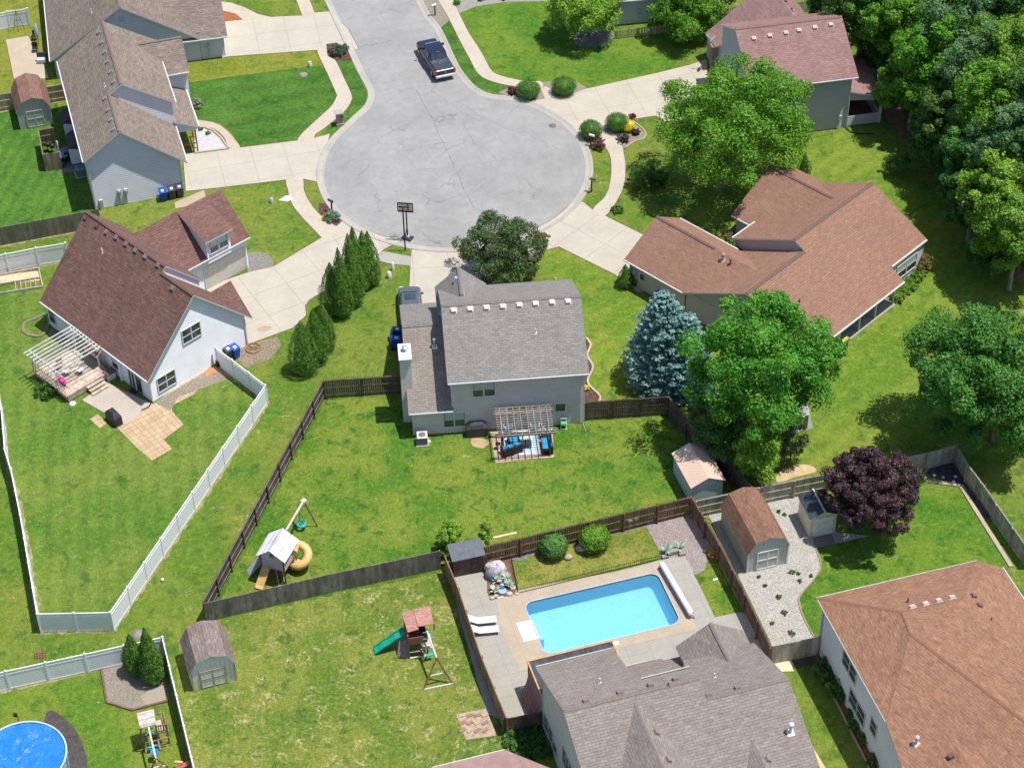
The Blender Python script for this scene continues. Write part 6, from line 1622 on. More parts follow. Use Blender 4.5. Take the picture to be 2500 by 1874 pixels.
# ------------------------------------------------------------------ vehicles
def vehicle_truck():
    a_ = R_(109.3); c = P('a3', 620, 1240); base = Vector((-6.55, 162.35, 0))
    e = thing('pickup_truck', 'dark navy crew-cab pickup truck with covered bed parked by the kerb', 'pickup truck', base, a_)
    NAVY = plain('paint_navy', (.012, .022, .052), .22, .05, 1, .6); DG = plain('paint_dark_side', (.03, .03, .035), .3)
    L, W_ = 5.85, 1.98
    def loft(secs, n=None):
        """secs: (x, [(y,z)...])"""
        m = MB(); k = len(secs[0][1]); vs = [(x, y, z) for x, pr in secs for y, z in pr]; fs = []
        for i in range(len(secs) - 1):
            for j in range(k): fs.append((i * k + j, i * k + (j + 1) % k, (i + 1) * k + (j + 1) % k, (i + 1) * k + j))
        fs += [tuple(range(k)), tuple(reversed(range((len(secs) - 1) * k, len(secs) * k)))]
        m.add(vs, fs); return m
    def pr(w_, z0, z1, sh=.06): h = w_ / 2; return [(-h + .04, z0), (-h, z0 + .15), (-h, z1 - .22), (-h + sh, z1 - .02), (-h + sh + .1, z1), (h - sh - .1, z1), (h - sh, z1 - .02), (h, z1 - .22), (h, z0 + .15), (h - .04, z0)]
    loft([(-2.92, pr(1.9, .55, 1.12)), (-2.8, pr(1.98, .45, 1.2)), (-.9, pr(1.98, .42, 1.2)), (1.2, pr(1.98, .42, 1.2)), (1.5, pr(1.98, .42, 1.2)), (2.6, pr(1.94, .45, 1.12)), (2.88, pr(1.75, .5, .98))]).build('body', NAVY, e, bevel=.03)
    loft([(-1.05, [(-.88, 1.15), (-.88, 1.18), (.88, 1.18), (.88, 1.15)]), (-.75, [(-.9, 1.15), (-.74, 1.84), (.74, 1.84), (.9, 1.15)]), (.0, [(-.92, 1.15), (-.76, 1.9), (.76, 1.9), (.92, 1.15)]), (.85, [(-.92, 1.15), (-.74, 1.86), (.74, 1.86), (.92, 1.15)]), (1.55, [(-.88, 1.15), (-.86, 1.19), (.86, 1.19), (.88, 1.15)])]).build('cab', NAVY, e, bevel=.04)
    GLS = glass()
    m = MB(); m.extr([(-1.07, -.72, 1.24), (-1.07, .72, 1.24), (-.8, .66, 1.78), (-.8, -.66, 1.78)], (-.03, 0, .01)); m.build('rear_window', GLS, e)
    m = MB(); m.extr([(1.5, -.76, 1.24), (1.5, .76, 1.24), (.92, .66, 1.82), (.92, -.66, 1.82)], (.03, 0, .02)); m.build('windscreen', GLS, e)
    for s_ in (-1, 1):
        for x0, x1 in ((-.7, -.0), (.08, 1.0)):
            m = MB(); m.extr([(x0, s_ * .905, 1.26), (x1 + .15 * (x1 > .5), s_ * .905, 1.26), (x1 - .1, s_ * .79, 1.76), (x0, s_ * .79, 1.76)], (0, s_ * .02, .006)); m.build('side_window', GLS, e)
        m = MB(); m.box((1.15, s_ * 1.12, 1.2), (.14, .26, .2)); m.build('mirror', BLK, e)
        m = MB(); m.box((-2.9, s_ * .9, .82), (.12, .2, .36)); m.build('tail_light', plain('lamp_red', (.55, .03, .015), .3), e)
        m = MB(); m.box((2.8, s_ * .72, .78), (.14, .32, .18)); m.build('headlight', plain('lamp_clear', (.6, .6, .6), .1), e)
        m = MB(); m.box((.1, s_ * 1.02, .38), (2.5, .16, .06)); m.build('side_step', plain('step_chrome', (.45, .45, .46), .3, metal=.7), e)
        for x in (-1.85, 1.85):
            m = MB(); m.tube([(x, s_ * .80, .4), (x, s_ * 1.0, .4)], .41, 20); w2_ = m.build('wheel', plain('tyre_black', (.02, .02, .02), .8), e)
            m = MB(); m.tube([(x, s_ * .99, .4), (x, s_ * 1.02, .4)], .26, 14); m.build('rim', plain('rim_silver', (.5, .5, .5), .3, metal=.6), w2_)
            m = MB(); m.box((x, s_ * .93, .4), (1.05, .14, .50)); m.build('wheel_arch', DG, e) if False else None
    m = MB()
    for i in range(4): m.box((-1.32 - i * .44, 0, 1.195), (.42, 1.66, .035))
    m.build('bed_cover', plain('vinyl_slate', (.045, .055, .075), .45), e)
    m = MB(); m.box((-2.96, 0, .48), (.2, 1.86, .2)); m.build('bumper', plain('chrome_pale', (.70, .70, .70), .3, metal=.3), e, bevel=.03)
    m = MB(); m.box((-3.08, 0, .5), (.02, .34, .17)); m.build('number_plate', PIPE_WHITE, e)
    m = MB(); m.lathe((0, 0, 0), [(.13, 0), (.13, .02), (.01, .025)], 16, sy=.45)
    m.v = [(-2.94 - z, x, .95 + y * 1.0) for x, y, z in m.v]; m.build('badge', plain('badge_blue', (.10, .16, .32), .3), e)
    m = MB(); m.box((-.86, 0, 1.83), (.08, .34, .05)); m.build('brake_light', plain('lamp_red', (.55, .03, .015), .3), e)
vehicle_truck()
def suv():
    q = P('c5', 560, 640); e = thing('parked_car', 'grey car with sunroof parked at the left side of the central driveway', 'car', (q.x + .05, q.y - 1.5, 0), R_(94))
    GR = plain('paint_blue_grey', (.085, .10, .12), .25, .05, 1, .6)
    m = MB(); W_ = .92
    secs = [(-2.3, .5, .95, .85), (-2.1, .4, 1.02, .9), (0, .38, 1.02, .93), (1.2, .38, 1.0, .93), (1.9, .4, .92, .9), (2.3, .45, .75, .8)]
    vs = []; fs = []
    for x, z0, z1, w_ in secs: vs += [(x, -w_, z0), (x, -w_, z1 - .15), (x, -w_ + .1, z1), (x, w_ - .1, z1), (x, w_, z1 - .15), (x, w_, z0)]
    for i in range(len(secs) - 1):
        for j in range(6): fs.append((i * 6 + j, i * 6 + (j + 1) % 6, i * 6 + 6 + (j + 1) % 6, i * 6 + 6 + j))
    fs += [tuple(range(6)), tuple(range(len(vs) - 1, len(vs) - 7, -1))]; m.add(vs, fs); m.build('body', GR, e, bevel=.05)
    m = MB(); vs = []; 
    secs = [(-2.2, .98, .8), (-1.6, 1.58, .64), (-.2, 1.64, .66), (.5, 1.58, .64), (1.3, 1.0, .8)]
    for x, z, w_ in secs: vs += [(x, -.82, .95), (x, -w_, z), (x, w_, z), (x, .82, .95)]
    fs = [(i * 4 + j, i * 4 + j + 1, i * 4 + 5 + j, i * 4 + 4 + j) for i in range(4) for j in range(3)] + [(0, 1, 2, 3), (19, 18, 17, 16)]
    m.add(vs, fs); m.build('cabin', GR, e, bevel=.04)
    m = MB(); m.box((-.1, 0, 1.61), (.75, .9, .05)); m.build('sunroof', glass(), e)
    m = MB(); m.extr([(1.22, -.68, 1.06), (1.22, .68, 1.06), (.58, .56, 1.55), (.58, -.56, 1.55)], (.03, 0, .03)); m.build('windscreen', glass(), e)
    m = MB(); m.extr([(-2.15, -.6, 1.06), (-2.15, .6, 1.06), (-1.68, .56, 1.5), (-1.68, -.56, 1.5)], (-.03, 0, .03)); m.build('rear_window', glass(), e)
    for s_ in (-1, 1):
        m = MB(); m.extr([(-1.5, s_ * .76, 1.08), (1.0, s_ * .78, 1.08), (.5, s_ * .68, 1.5), (-1.4, s_ * .68, 1.5)], (0, s_ * .02, 0)); m.build('side_window', glass(), e)
        m = MB(); m.box((.95, s_ * 1.0, 1.0), (.12, .2, .13)); m.build('mirror', GR, e)
        m = MB(); m.box((2.2, s_ * .62, .66), (.2, .3, .12)); m.build('headlight', plain('lamp_clear', (.6, .6, .6), .1), e)
        for x in (-1.4, 1.45): m = MB(); m.tube([(x, s_ * .72, .34), (x, s_ * .93, .34)], .34, 18); m.build('wheel', plain('tyre_black', (.02, .02, .02), .8), e)
suv()

# ------------------------------------------------------------------ bins, grills, units
def wheelie(label, q, rz, mat, group=None, cat='bin'):
    e = thing('wheelie_bin', label, cat, q, rz, group)
    m = MB(); vs = [(-.24, -.28, .08), (.24, -.28, .08), (.24, .26, .08), (-.24, .26, .08), (-.3, -.36, .95), (.3, -.36, .95), (.3, .34, .95), (-.3, .34, .95)]
    m.add(vs, [(3, 2, 1, 0), (4, 5, 6, 7), (0, 1, 5, 4), (1, 2, 6, 5), (2, 3, 7, 6), (3, 0, 4, 7)]); m.build('body', mat, e, bevel=.03)
    m = MB(); m.extr([(-.32, -.39, .96), (.32, -.39, .96), (.32, .36, 1.04), (-.32, .36, 1.04)], (0, 0, .05)); l_ = m.build('lid', mat, e, bevel=.02)
    m = MB(); m.tube([(-.28, .42, .93), (.28, .42, .93)], .02); m.build('handle', mat, l_)
    if 'blue' in label: m = MB(); m.extr([(-.12, -.2, 1.035), (.12, -.2, 1.035), (.12, .08, 1.065), (-.12, .08, 1.065)], (0, 0, .004)); m.build('sticker', plain('sticker_pale', (.55, .68, .85)), l_)
    for s_ in (-1, 1): m = MB(); m.tube([(s_ * .22, .3, .12), (s_ * .3, .3, .12)], .12, 12); m.build('wheel', plain('tyre_black', (.02, .02, .02), .8), e)
    return e
BB = plain('bin_blue', (.01, .07, .42), .4, .05); BK = plain('bin_charcoal', (.05, .055, .065), .5, .05)
wheelie('blue wheelie bin left of two charcoal bins against the blue-grey house', P('c1', 1105, 1350), R_(16), BB)
wheelie('charcoal wheelie bin in the middle beside the blue bin', P('c1', 1165, 1335), R_(16), BK)
wheelie('charcoal wheelie bin at the corner, rightmost of the three at the blue-grey house', P('c1', 1218, 1322), R_(16), BK)
wheelie('blue wheelie bin behind the white vinyl gate of the white house', P('c4', 1590, 1025), R_(44), BB)
wheelie('charcoal wheelie bin half hidden beside the blue bin at the white fence', P('c4', 1545, 1035), R_(44), BK)
wheelie('blue wheelie bin in shade left of the chimney, front one', P('c5', 462, 965), R_(95), BB)
wheelie('dark blue wheelie bin in shade left of the chimney, back one', P('c5', 468, 905), R_(95), plain('bin_navy', (.01, .03, .16), .4))
wheelie('blue wheelie bin by the ranch house wall above the blue spruce', P('c6', 35, 660), R_(30), BB)
def grill(label, q, rz, w_=1.4, d=.65, h=1.15, mat=None):
    e = thing('covered_grill', label, 'barbecue', q, rz); m = MB(); x, y = w_ / 2, d / 2
    vs = [(-x, -y, 0), (x, -y, 0), (x, y, 0), (-x, y, 0), (-x, -y, h * .72), (x, -y, h * .72), (x, y, h * .72), (-x, y, h * .72), (-x * .55, -y * .5, h), (x * .55, -y * .5, h), (x * .55, y * .7, h), (-x * .55, y * .7, h)]
    m.add(vs, [(0, 1, 5, 4), (1, 2, 6, 5), (2, 3, 7, 6), (3, 0, 4, 7), (4, 5, 9, 8), (5, 6, 10, 9), (6, 7, 11, 10), (7, 4, 8, 11), (8, 9, 10, 11)])
    m.build('cover', mat or plain('cover_black', (.025, .027, .035), .55, .25, 4, bump=.5), e, bevel=.05); m = MB(); m.box((0, 0, .02), (w_ * .9, d * .9, .3)); m.build('cart', BLK, e)
grill('black covered barbecue grill standing on the cream patio corner', P('a6', 1270, 1380), R_(-50), 1.35, .7, 1.1)
grill('large charcoal covered grill against the rear wall of the grey-roofed house', P('c8', 1005, 165), R_(4), 1.6, .75, 1.15, plain('cover_charcoal', (.045, .047, .055), .6, .4, 3, bump=.5))
def acunit(label, q, rz, top=(.62, .58, .54)):
    e = thing('air_conditioner', label, 'air conditioner', q, rz)
    m = MB(); m.box((0, 0, 0), (1.0, 1.0, .08)); m.build('pad', concrete('pad', (.52, .47, .4)), e)
    m = MB(); m.box((0, 0, .08), (.74, .74, .68)); m.build('casing', siding('ac_fins', (.17, .18, .19), .06, True), e)
    m = MB(); m.box((0, 0, .76), (.78, .78, .06)); l_ = m.build('lid', plain('ac_lid_' + str(top[0]), top, .5), e, bevel=.02)
    m = MB(); m.lathe((0, 0, .82), [(.27, 0), (.27, .015), (.12, .02), (.02, .02)], 16); m.build('fan_grille', plain('ac_grille', (.16, .14, .13), .6), l_)
acunit('beige-topped air conditioning unit at the rear left corner of the grey-roofed house', P('c8', 640, 222), R_(4))
acunit('air conditioning unit beside the charcoal grey patio of the blue-grey house', P('e7', 1050, 1465), R_(16), (.16, .24, .28))
q = P('c8', 683, 215); t = Obj('pipe_cap', 'small white pipe cap beside the beige-topped air conditioner', 'pipe', q); t.part('cap', PIPE_WHITE, lambda m: m.lathe(q, [(.14, 0), (.14, .1), (.02, .12)], 12))
# compost bin at the white house
q = P('a6', 1215, 790); t = Obj('storage_box', 'small brown-lidded white storage box in shade against the white house', 'box', q, rz=f3.a)
t.part('box', PIPE_WHITE, lambda m: m.box((q.x, q.y, 0), (.7, .55, .6), f3.a)); t.part('lid', VENT_BROWN, lambda m: m.box((q.x, q.y, .6), (.8, .65, .12), f3.a))
o = sheet('doormat', 'a6', [(1465, 965), (1510, 920), (1595, 975), (1540, 1015)], .050, plain('doormat_dark', (.035, .03, .028), .95)); del o['kind']; tag(o, 'dark rectangular doormat by the patio door of the white house', 'doormat')
q = P('a6', 705, 1135); t = Obj('bucket', 'white round lid lying beside the deck corner', 'lid', q); t.part('lid', PIPE_WHITE, lambda m: m.lathe(q, [(.26, 0), (.24, .1), (.02, .12)], 14))
q = P('c4', 1472, 1085); t = Obj('hose_reel', 'black hose reel at the end of the white fence', 'hose reel', q)
t.part('drum', BLK, lambda m: m.tube([q + Vector((-.1, -.05, .28)), q + Vector((.1, .05, .28))], .27, 14)); t.part('stand', BLK, lambda m: m.box((q.x, q.y, 0), (.3, .35, .12)))
q = P('a4', 1800, 760); t = Obj('hose_cart', 'green and white garden hose cart by the rear wall window', 'hose reel', q)
t.part('frame', plain('cart_white', (.65, .72, .70)), lambda m: (m.beam(q + Vector((-.22, 0, .03)), q + Vector((-.22, .3, .9)), .04), m.beam(q + Vector((.22, 0, .03)), q + Vector((.22, .3, .9)), .04), m.beam(q + Vector((-.25, -.05, .05)), q + Vector((.25, -.05, .05)), .06)))
t.part('drum', plain('hose_green', (.12, .42, .16), .5), lambda m: m.tube([q + Vector((-.2, .12, .45)), q + Vector((.2, .12, .45))], .2, 12)); t.part('tray', plain('cart_blue', (.30, .38, .48)), lambda m: m.box((q.x, q.y + .28, .85), (.44, .25, .05)))

# round wicker/fire ring by blue bin: rusty hoop
q = P('c4', 1710, 970); t = Obj('fire_ring', 'rusty round hoop lying on the sandy gravel by the blue bin', 'fire ring', q); t.part('ring', wood('rust_brown', (.25, .13, .07), (.35, .2, .1)), lambda m: torus(m, q + Vector((0, 0, .08)), .6, .06, 24, 6))
for a_ in range(4): v = Vector((math.cos(a_ * .8), math.sin(a_ * .8), 0)) * .58; t.beam('spoke', wood('rust_brown', (.25, .13, .07), (.35, .2, .1)), q + v + Vector((0, 0, .1)), q - v + Vector((0, 0, .1)), .04)

# ------------------------------------------------------------------ hoops, mailboxes, utilities
def hoop(label, base, top, rz, portable):
    t = Obj('basketball_hoop', label, 'basketball hoop', base)
    z = above(base, *top); 
    t.tube('pole', BLK, [base, base + Vector((0, 0, z))], .06)
    c = base + Vector((0, 0, z)); d = Vector((math.cos(rz), math.sin(rz), 0)); n_ = Vector((-d.y, d.x, 0))
    if portable:
        t.part('base', plain('base_black', (.04, .045, .055), .5), lambda m: m.box((base.x, base.y, 0), (.85, .6, .18), rz)); t.part('water_tank', plain('tank_grey', (.3, .36, .42), .5), lambda m: m.box((base.x, base.y, .2), (.4, .3, .12), rz))
        t.beam('brace', BLK, base + n_ * -.4 + Vector((0, 0, .2)), base + Vector((0, 0, 1.3)), .05)
    return t, c, d, n_
pb = P('a1', 742, 1420); pm = P('a1', 790, 1180)
t, c, d, n_ = hoop('basketball hoop on a black pole set in the small grass triangle', pb, ('a1', 690, 560), R_(-8), False)
q = P('a1', 740, 560, 3.3)
c = Vector((q.x, q.y, 3.35))
w_ = MB(); 
t2 = t
def bboard(m):
    for s_ in (-1, 1): m.beam(c + d * .62 * s_ + Vector((0, 0, -.42)), c + d * .62 * s_ + Vector((0, 0, .42)), .09)
    for s_ in (-1, 1): m.beam(c - d * .62 + Vector((0, 0, .42 * s_)), c + d * .62 + Vector((0, 0, .42 * s_)), .09)
t.part('backboard_frame', plain('hoop_dark', (.06, .025, .02), .5), bboard)
t.beam('crossbar', plain('hoop_dark', (.06, .025, .02), .5), c - d * .6, c + d * .35, .06); t.beam('upright', plain('hoop_dark', (.06, .025, .02), .5), c + d * .22 - Vector((0, 0, .4)), c + d * .22 + Vector((0, 0, .4)), .06)
t.part('backboard', plain('backboard_tan', (.85, .66, .5), .4), lambda m: m.extr([c + d * -.55 + n_ * .04 + Vector((0, 0, -.38)), c + d * .55 + n_ * .04 + Vector((0, 0, -.38)), c + d * .55 + n_ * .04 + Vector((0, 0, .38)), c + d * -.55 + n_ * .04 + Vector((0, 0, .38))], n_ * .03))
t, c2, d2, n2 = hoop('portable basketball hoop with wheeled black base at the edge of the round road', pm, ('a1', 745, 640), R_(-30), True)
t.part('rim', BLK, lambda m: torus(m, Vector((c2.x - .3, c2.y + .55, 3.0)), .23, .015, 18, 6)); t.part('backboard', plain('backboard_dark', (.05, .03, .03), .4), lambda m: m.box((c2.x - .15, c2.y + .25, 2.95), (.5, .05, .5), R_(-8)))

def mailbox(label, q, rz, mat, post=BLK, arm=True, h=1.05):
    e = thing('mailbox', label, 'mailbox', q, rz)
    m = MB(); m.box((0, 0, 0), (.1, .1, h)); m.build('post', post, e)
    m = MB(); m.lathe((0, 0, 0), [(.11, 0), (.11, .5)], 12); m.v = [(y * 1.0 if False else x, z - .35, y + h + .1) for x, y, z in m.v]; m.build('box', mat, e)
    if arm: m = MB(); m.beam((0, -.3, h), (0, .2, h), .07); m.build('arm', post, e)
mailbox('white mailbox on a dark post in the tan gravel at the top of the street', P('c2', 725, 105), R_(-60), PIPE_WHITE)
mailbox('white mailbox in front of the round green bush right of the road circle', P('c2', 1775, 985), R_(60), PIPE_WHITE)
mailbox('brown mailbox on a black post at the right rim of the road circle', P('c2', 1780, 1295), R_(75), VENT_BROWN, h=1.3)
mailbox('charcoal mailbox above the flower bed at the lower left of the road circle', P('c2', 30, 1430), R_(-130), BK)
q = P('c2', 82, 840); e = thing('stone_mailbox', 'stone-built mailbox pillar with pale cap on the left grass verge', 'mailbox', q, R_(15))
STN = pavers('stone_pier', (.46, .34, .27), (.58, .48, .40), (.36, .3, .26), .3, .14, .5, .02)
m = MB(); m.box((0, 0, 0), (.68, .68, .25)); m.box((0, 0, .25), (.55, .55, 1.0)); m.build('pillar', STN, e); m = MB(); m.box((0, 0, 1.25), (.72, .72, .1)); m.build('cap', concrete('cap_stone', (.6, .52, .46)), e)
m = MB(); m.box((.2, -.2, .85), (.2, .2, .2)); m.build('box_door', BLK, e)
for k, x, y, h, lb, mt in (('c5', 355, 468, .85, 'slim green utility pedestal beside the tall arborvitae hedge', plain('ped_green', (.30, .38, .33))), ('c5', 440, 440, .75, 'pale cylindrical utility pedestal nearest the sidewalk stub', plain('ped_pale', (.60, .62, .58))), ('c5', 415, 490, .55, 'low square pale utility box on the lawn by the arborvitae hedge', plain('ped_white', (.62, .60, .56))), ('c1', 2092, 450, .5, 'small green utility box in the yellowish verge by the upper driveway', plain('ped_sage', (.42, .50, .42))), ('c1', 1833, 1365, .4, 'tiny green utility stub beside the white rock', plain('ped_green2', (.3, .42, .4)))):
    q = P(k, x, y); t = Obj('utility_pedestal', lb, 'utility box', q); w_ = .13 if h > .7 else .2
    t.part('post', mt, (lambda m: m.lathe(q, [(w_, 0), (w_, h - .05), (w_ * .6, h), (.01, h)], 10 if h > .7 else 4))); t.part('lid', mt, lambda m: m.lathe(q + Vector((0, 0, h)), [(w_ * .8, -.02), (w_ * .8, .03), (.01, .05)], 10))
q = P('c1', 1935, 1345); t = Obj('white_rock', 'white rock on bare soil beside the curved sidewalk', 'rock', q); t.part('rock', plain('rock_white', (.75, .73, .73), .8), lambda m: m.add([q + Vector(p) for p in ((-.7, -.1, 0), (.1, -.3, 0), (.6, .1, 0), (.2, .5, 0), (-.1, .1, .3), (.25, .15, .25))], [(0, 1, 4), (1, 2, 5), (2, 3, 5), (3, 0, 4), (1, 5, 4), (3, 4, 5)]))
m = MB(); q = P('d4', 340, 695)
e = thing('storm_drain', 'rusty square storm drain grate in the lawn strip at the lower left', 'drain', q, R_(8))
m.box((0, 0, 0), (.75, .55, .012)); m.build('pit', plain('pit_dark', (.06, .035, .03)), e)
for i in range(3): m = MB(); m.box((0, -.18 + i * .18, .012), (.75, .05, .03)); m.build('bar', plain('rust_iron2', (.24, .10, .07), .8), e)
for i in range(4): m = MB(); m.box((-.27 + i * .18, 0, .014), (.05, .55, .03)); m.build('bar', plain('rust_iron2', (.24, .10, .07), .8), e)
q = P('c7', 1098, 1153); t = Obj('ball', 'small white ball on the grass strip between the white and brown fences', 'ball', q); t.part('sphere', PIPE_WHITE, lambda m: m.lathe(q, [(.02, 0), (.1, .03), (.13, .12), (.1, .21), (.02, .24)], 12))
# left vegetable bed
sheet('soil_bed', 'c4', [(-60, 480), (265, 445), (275, 510), (-60, 545)], .014, plain('sand_bed', (.55, .43, .27), .95, .25, 2))
t = Obj('raised_bed_frame', 'weathered timber ladder-like frame around the sandy vegetable patch', 'garden frame', P('c4', 100, 520))
TW = wood('timber_pale', (.36, .30, .24), (.48, .42, .35))
for a_, b_ in (((-60, 490), (265, 435)), ((-60, 555), (285, 495)), ((-60, 615), (290, 560)), ((262, 430), (290, 560))): t.beam('board', TW, P('c4', *a_) + Vector((0, 0, .12)), P('c4', *b_) + Vector((0, 0, .12)), .08, .2)
for x in (105, 140, 172, 205, 240): t.beam('rung', TW, P('c4', x, 530 - (x - 105) * .16) + Vector((0, 0, .15)), P('c4', x + 6, 585 - (x - 105) * .16) + Vector((0, 0, .15)), .06)
# patio clutter top-left
q = P('c1', 130, 200); t = Obj('metal_trellis', 'dark wire obelisk trellis in front of the top-left white fence', 'trellis', q)
for dx, dy in ((-.5, 0), (.5, .1), (0, -.5)): t.beam('leg', BLK, q + Vector((dx, dy, 0)), q + Vector((0, 0, 2.1)), .03)
for z in (.4, 1.0): t.beam('ring', BLK, q + Vector((-.5 * (1 - z / 2.1), 0, z)), q + Vector((.5 * (1 - z / 2.1), .05, z)), .03)
def patio_set(lb, q, tm):
    t = Obj('patio_table', lb, 'table', q)
    t.part('tabletop', tm, lambda m: m.lathe(q + Vector((0, 0, .7)), [(.6, 0), (.6, .04), (.01, .04)], 16)); t.tube('leg', BLK, [q, q + Vector((0, 0, .7))], .06)
    t.part('foot', BLK, lambda m: m.lathe(q, [(.3, 0), (.3, .04), (.02, .06)], 12)); return t
patio_set('blue-topped patio table beside the weathered privacy screen', P('e7', 800, 1260), plain('table_blue', (.12, .22, .33), .3))
for k_, (k, x, y, rz, lb) in enumerate((('e7', 800, 1350, 0, 'black patio chair in front of the blue-topped table'), ('e7', 865, 1290, 90, 'black patio chair right of the blue-topped table'), ('c1', 235, 270, 80, 'black patio chair at the top end of the tan patio'), ('c1', 240, 350, 100, 'black patio chair at the lower end of the tan patio'))):
    q = P(k, x, y); t = Obj('patio_chair', lb, 'chair', q, rz=R_(rz))
    t.part('seat', BLK, lambda m: m.box((q.x, q.y, .4), (.5, .5, .05), R_(rz)))
    bx = Vector((math.cos(R_(rz)), math.sin(R_(rz)), 0)) * .24
    t.part('backrest', BLK, lambda m: m.box((q.x + bx.x, q.y + bx.y, .42), (.05, .5, .5), R_(rz)))
    for dx in (-.2, .2):
        for dy in (-.2, .2): t.part('leg', BLK, lambda m: m.box((q.x + dx, q.y + dy, 0), (.035, .035, .4)))
q = P('c1', 262, 300); t = Obj('parasol', 'folded blue and white parasol beside the tan patio of the top-left bungalow', 'parasol', q)
t.tube('pole', BLK, [q, q + Vector((0, 0, 2.3))], .03); t.part('canopy', plain('cloth_blue_grey', (.36, .42, .50), .8), lambda m: m.lathe(q + Vector((0, 0, .9)), [(.2, 0), (.22, .4), (.1, 1.3), (.02, 1.4)], 8))
q = P('c1', 285, 425); t = Obj('garden_bench', 'navy cushion bench with pale seat at the corner of the top-left bungalow', 'bench', q); t.part('seat', plain('bench_pale', (.5, .54, .58)), lambda m: m.box((q.x, q.y, .1), (.8, .5, .35))); t.part('backrest', plain('cloth_navy', (.03, .035, .07)), lambda m: m.box((q.x, q.y + .35, .1), (.9, .2, .8)))
q = P('e7', 735, 1160); t = Obj('garden_statue', 'white figure-like stand beside the privacy screen', 'statue', q); t.part('body', PIPE_WHITE, lambda m: m.lathe(q, [(.16, 0), (.12, .3), (.06, .8), (.11, 1.0), (.08, 1.15), (.1, 1.3), (.02, 1.42)], 10))
for k_, (x, y, lb) in enumerate(((590, 1120, 'black round kettle grill inside the privacy screen'), (655, 1140, 'smaller black kettle grill at the open side of the privacy screen'))):
    q = P('e7', x, y); t = Obj('kettle_grill', lb, 'barbecue', q); t.part('bowl', BLK, lambda m: m.lathe(q + Vector((0, 0, .5)), [(.05, 0), (.22, .08), (.28, .22), (.24, .36), (.1, .44), (.02, .46)], 14))
    for a_ in range(3): v = Vector((math.cos(a_ * 2.1), math.sin(a_ * 2.1), 0)) * .25; t.beam('leg', BLK, q + v, q + v * .4 + Vector((0, 0, .55)), .025)
# sun loungers
LC = plain('lounger_fabric', (.58, .54, .60), .8)
for k_, (x, y, lb) in enumerate(((1045, 1440, 'pale sun lounger by the brown fence, farther one'), (1060, 1505, 'pale sun lounger by the brown fence, nearer one'))):
    q = P('c8', x, y); e = thing('sun_lounger', lb, 'sun lounger', q, R_(6), 'sun loungers on the grey pool deck')
    m = MB(); m.extr([(-.35, -.3, .3), (.95, -.3, .3), (.95, .3, .3), (-.35, .3, .3)], (0, 0, .05)); m.build('seat', LC, e)
    m = MB(); m.extr([(-.35, -.3, .3), (-.35, .3, .3), (-1.0, .3, .68), (-1.0, -.3, .68)], (0, 0, .05)); m.build('backrest', LC, e)
    for xx in (-.8, .85):
        for yy in (-.28, .28): m = MB(); m.box((xx, yy, 0), (.04, .04, .3 if xx > 0 else .5)); m.build('leg', BLK, e)
# pool yard beds
sheet('gravel_bed', 'e3', [(1200, 250), (1890, 100), (1980, 140), (2211, 470), (2300, 700), (2211, 1050), (2050, 1125), (1885, 820), (1520, 850), (1350, 540)], .026, GP)
sheet('gravel_bed', 'c9', [(355, 695), (430, 680), (800, 600), (960, 570), (1000, 700), (1240, 830), (1450, 850), (1090, 930), (1118, 1060), (1050, 1170), (970, 1270), (1000, 1400), (1075, 1535), (790, 1592), (560, 1120), (440, 900)], .020, GM)
sheet('slab', 'c9', [(1060, 865), (1190, 840), (1215, 905), (1075, 930)], .030, concrete('slab_dark', (.28, .25, .23)))
sheet('mulch_bed', 'c8', [(1070, 990), (1250, 960), (1500, 905), (2150, 770), (2150, 790), (1900, 850), (1650, 905), (1440, 965), (1250, 1020), (1240, 1000)], .024, plain('soil_grey', (.17, .145, .125), .95, .25, 3), smooth=False)
sheet('mulch_bed', 'c9', [(1830, 400), (1900, 370), (2040, 300), (2110, 430), (2211, 560), (2300, 700), (2211, 760), (2060, 510), (1840, 440)], .018, plain('soil_dark', (.07, .06, .065), .95, .4, 3, .1, bump=.5))
sheet('mulch_bed', 'd7', [(430, 690), (470, 680), (560, 830), (700, 1080), (840, 1360), (940, 1560), (990, 1660), (880, 1660), (600, 1080), (420, 800)], .014, plain('mulch_orange', (.22, .075, .035), .95, .3, 3))
sheet('gravel_bed', 'd7', [(60, 765), (210, 745), (245, 830), (140, 835)], .016, plain('sand_pale', (.62, .5, .34), .9, .15))
sheet('gravel_bed', 'd7', [(205, 745), (420, 700), (440, 760), (250, 815)], .018, gravel('gravel_dark', (.16, .14, .13), (.1, .09, .09), (.24, .22, .2), 9))
sheet('soil_strip', 'd7', [(375, 1400), (420, 1500), (520, 1660), (440, 1680)], .014, plain('soil_pale2', (.52, .40, .22), .95, .2))
sheet('soil_bare', 'd5', [(1800, 1200), (2050, 1150), (2150, 1380), (1880, 1415)], .016, plain('soil_brick', (.36, .28, .20), .95, .3, 4))
t = Obj('paver_pile', 'scattered bricks and planks on bare soil at the lower fence corner', 'bricks', P('d5', 1950, 1290))
for i in range(12):
    q = P('d5', 1850 + (i % 4) * 65, 1210 + (i // 4) * 65); t.part('brick', BRICK if i % 3 else concrete('edging_stone', (.62, .50, .38)), lambda m: m.box((q.x, q.y, .016), (.45, .22, .07), R_(15 + i * 3)))
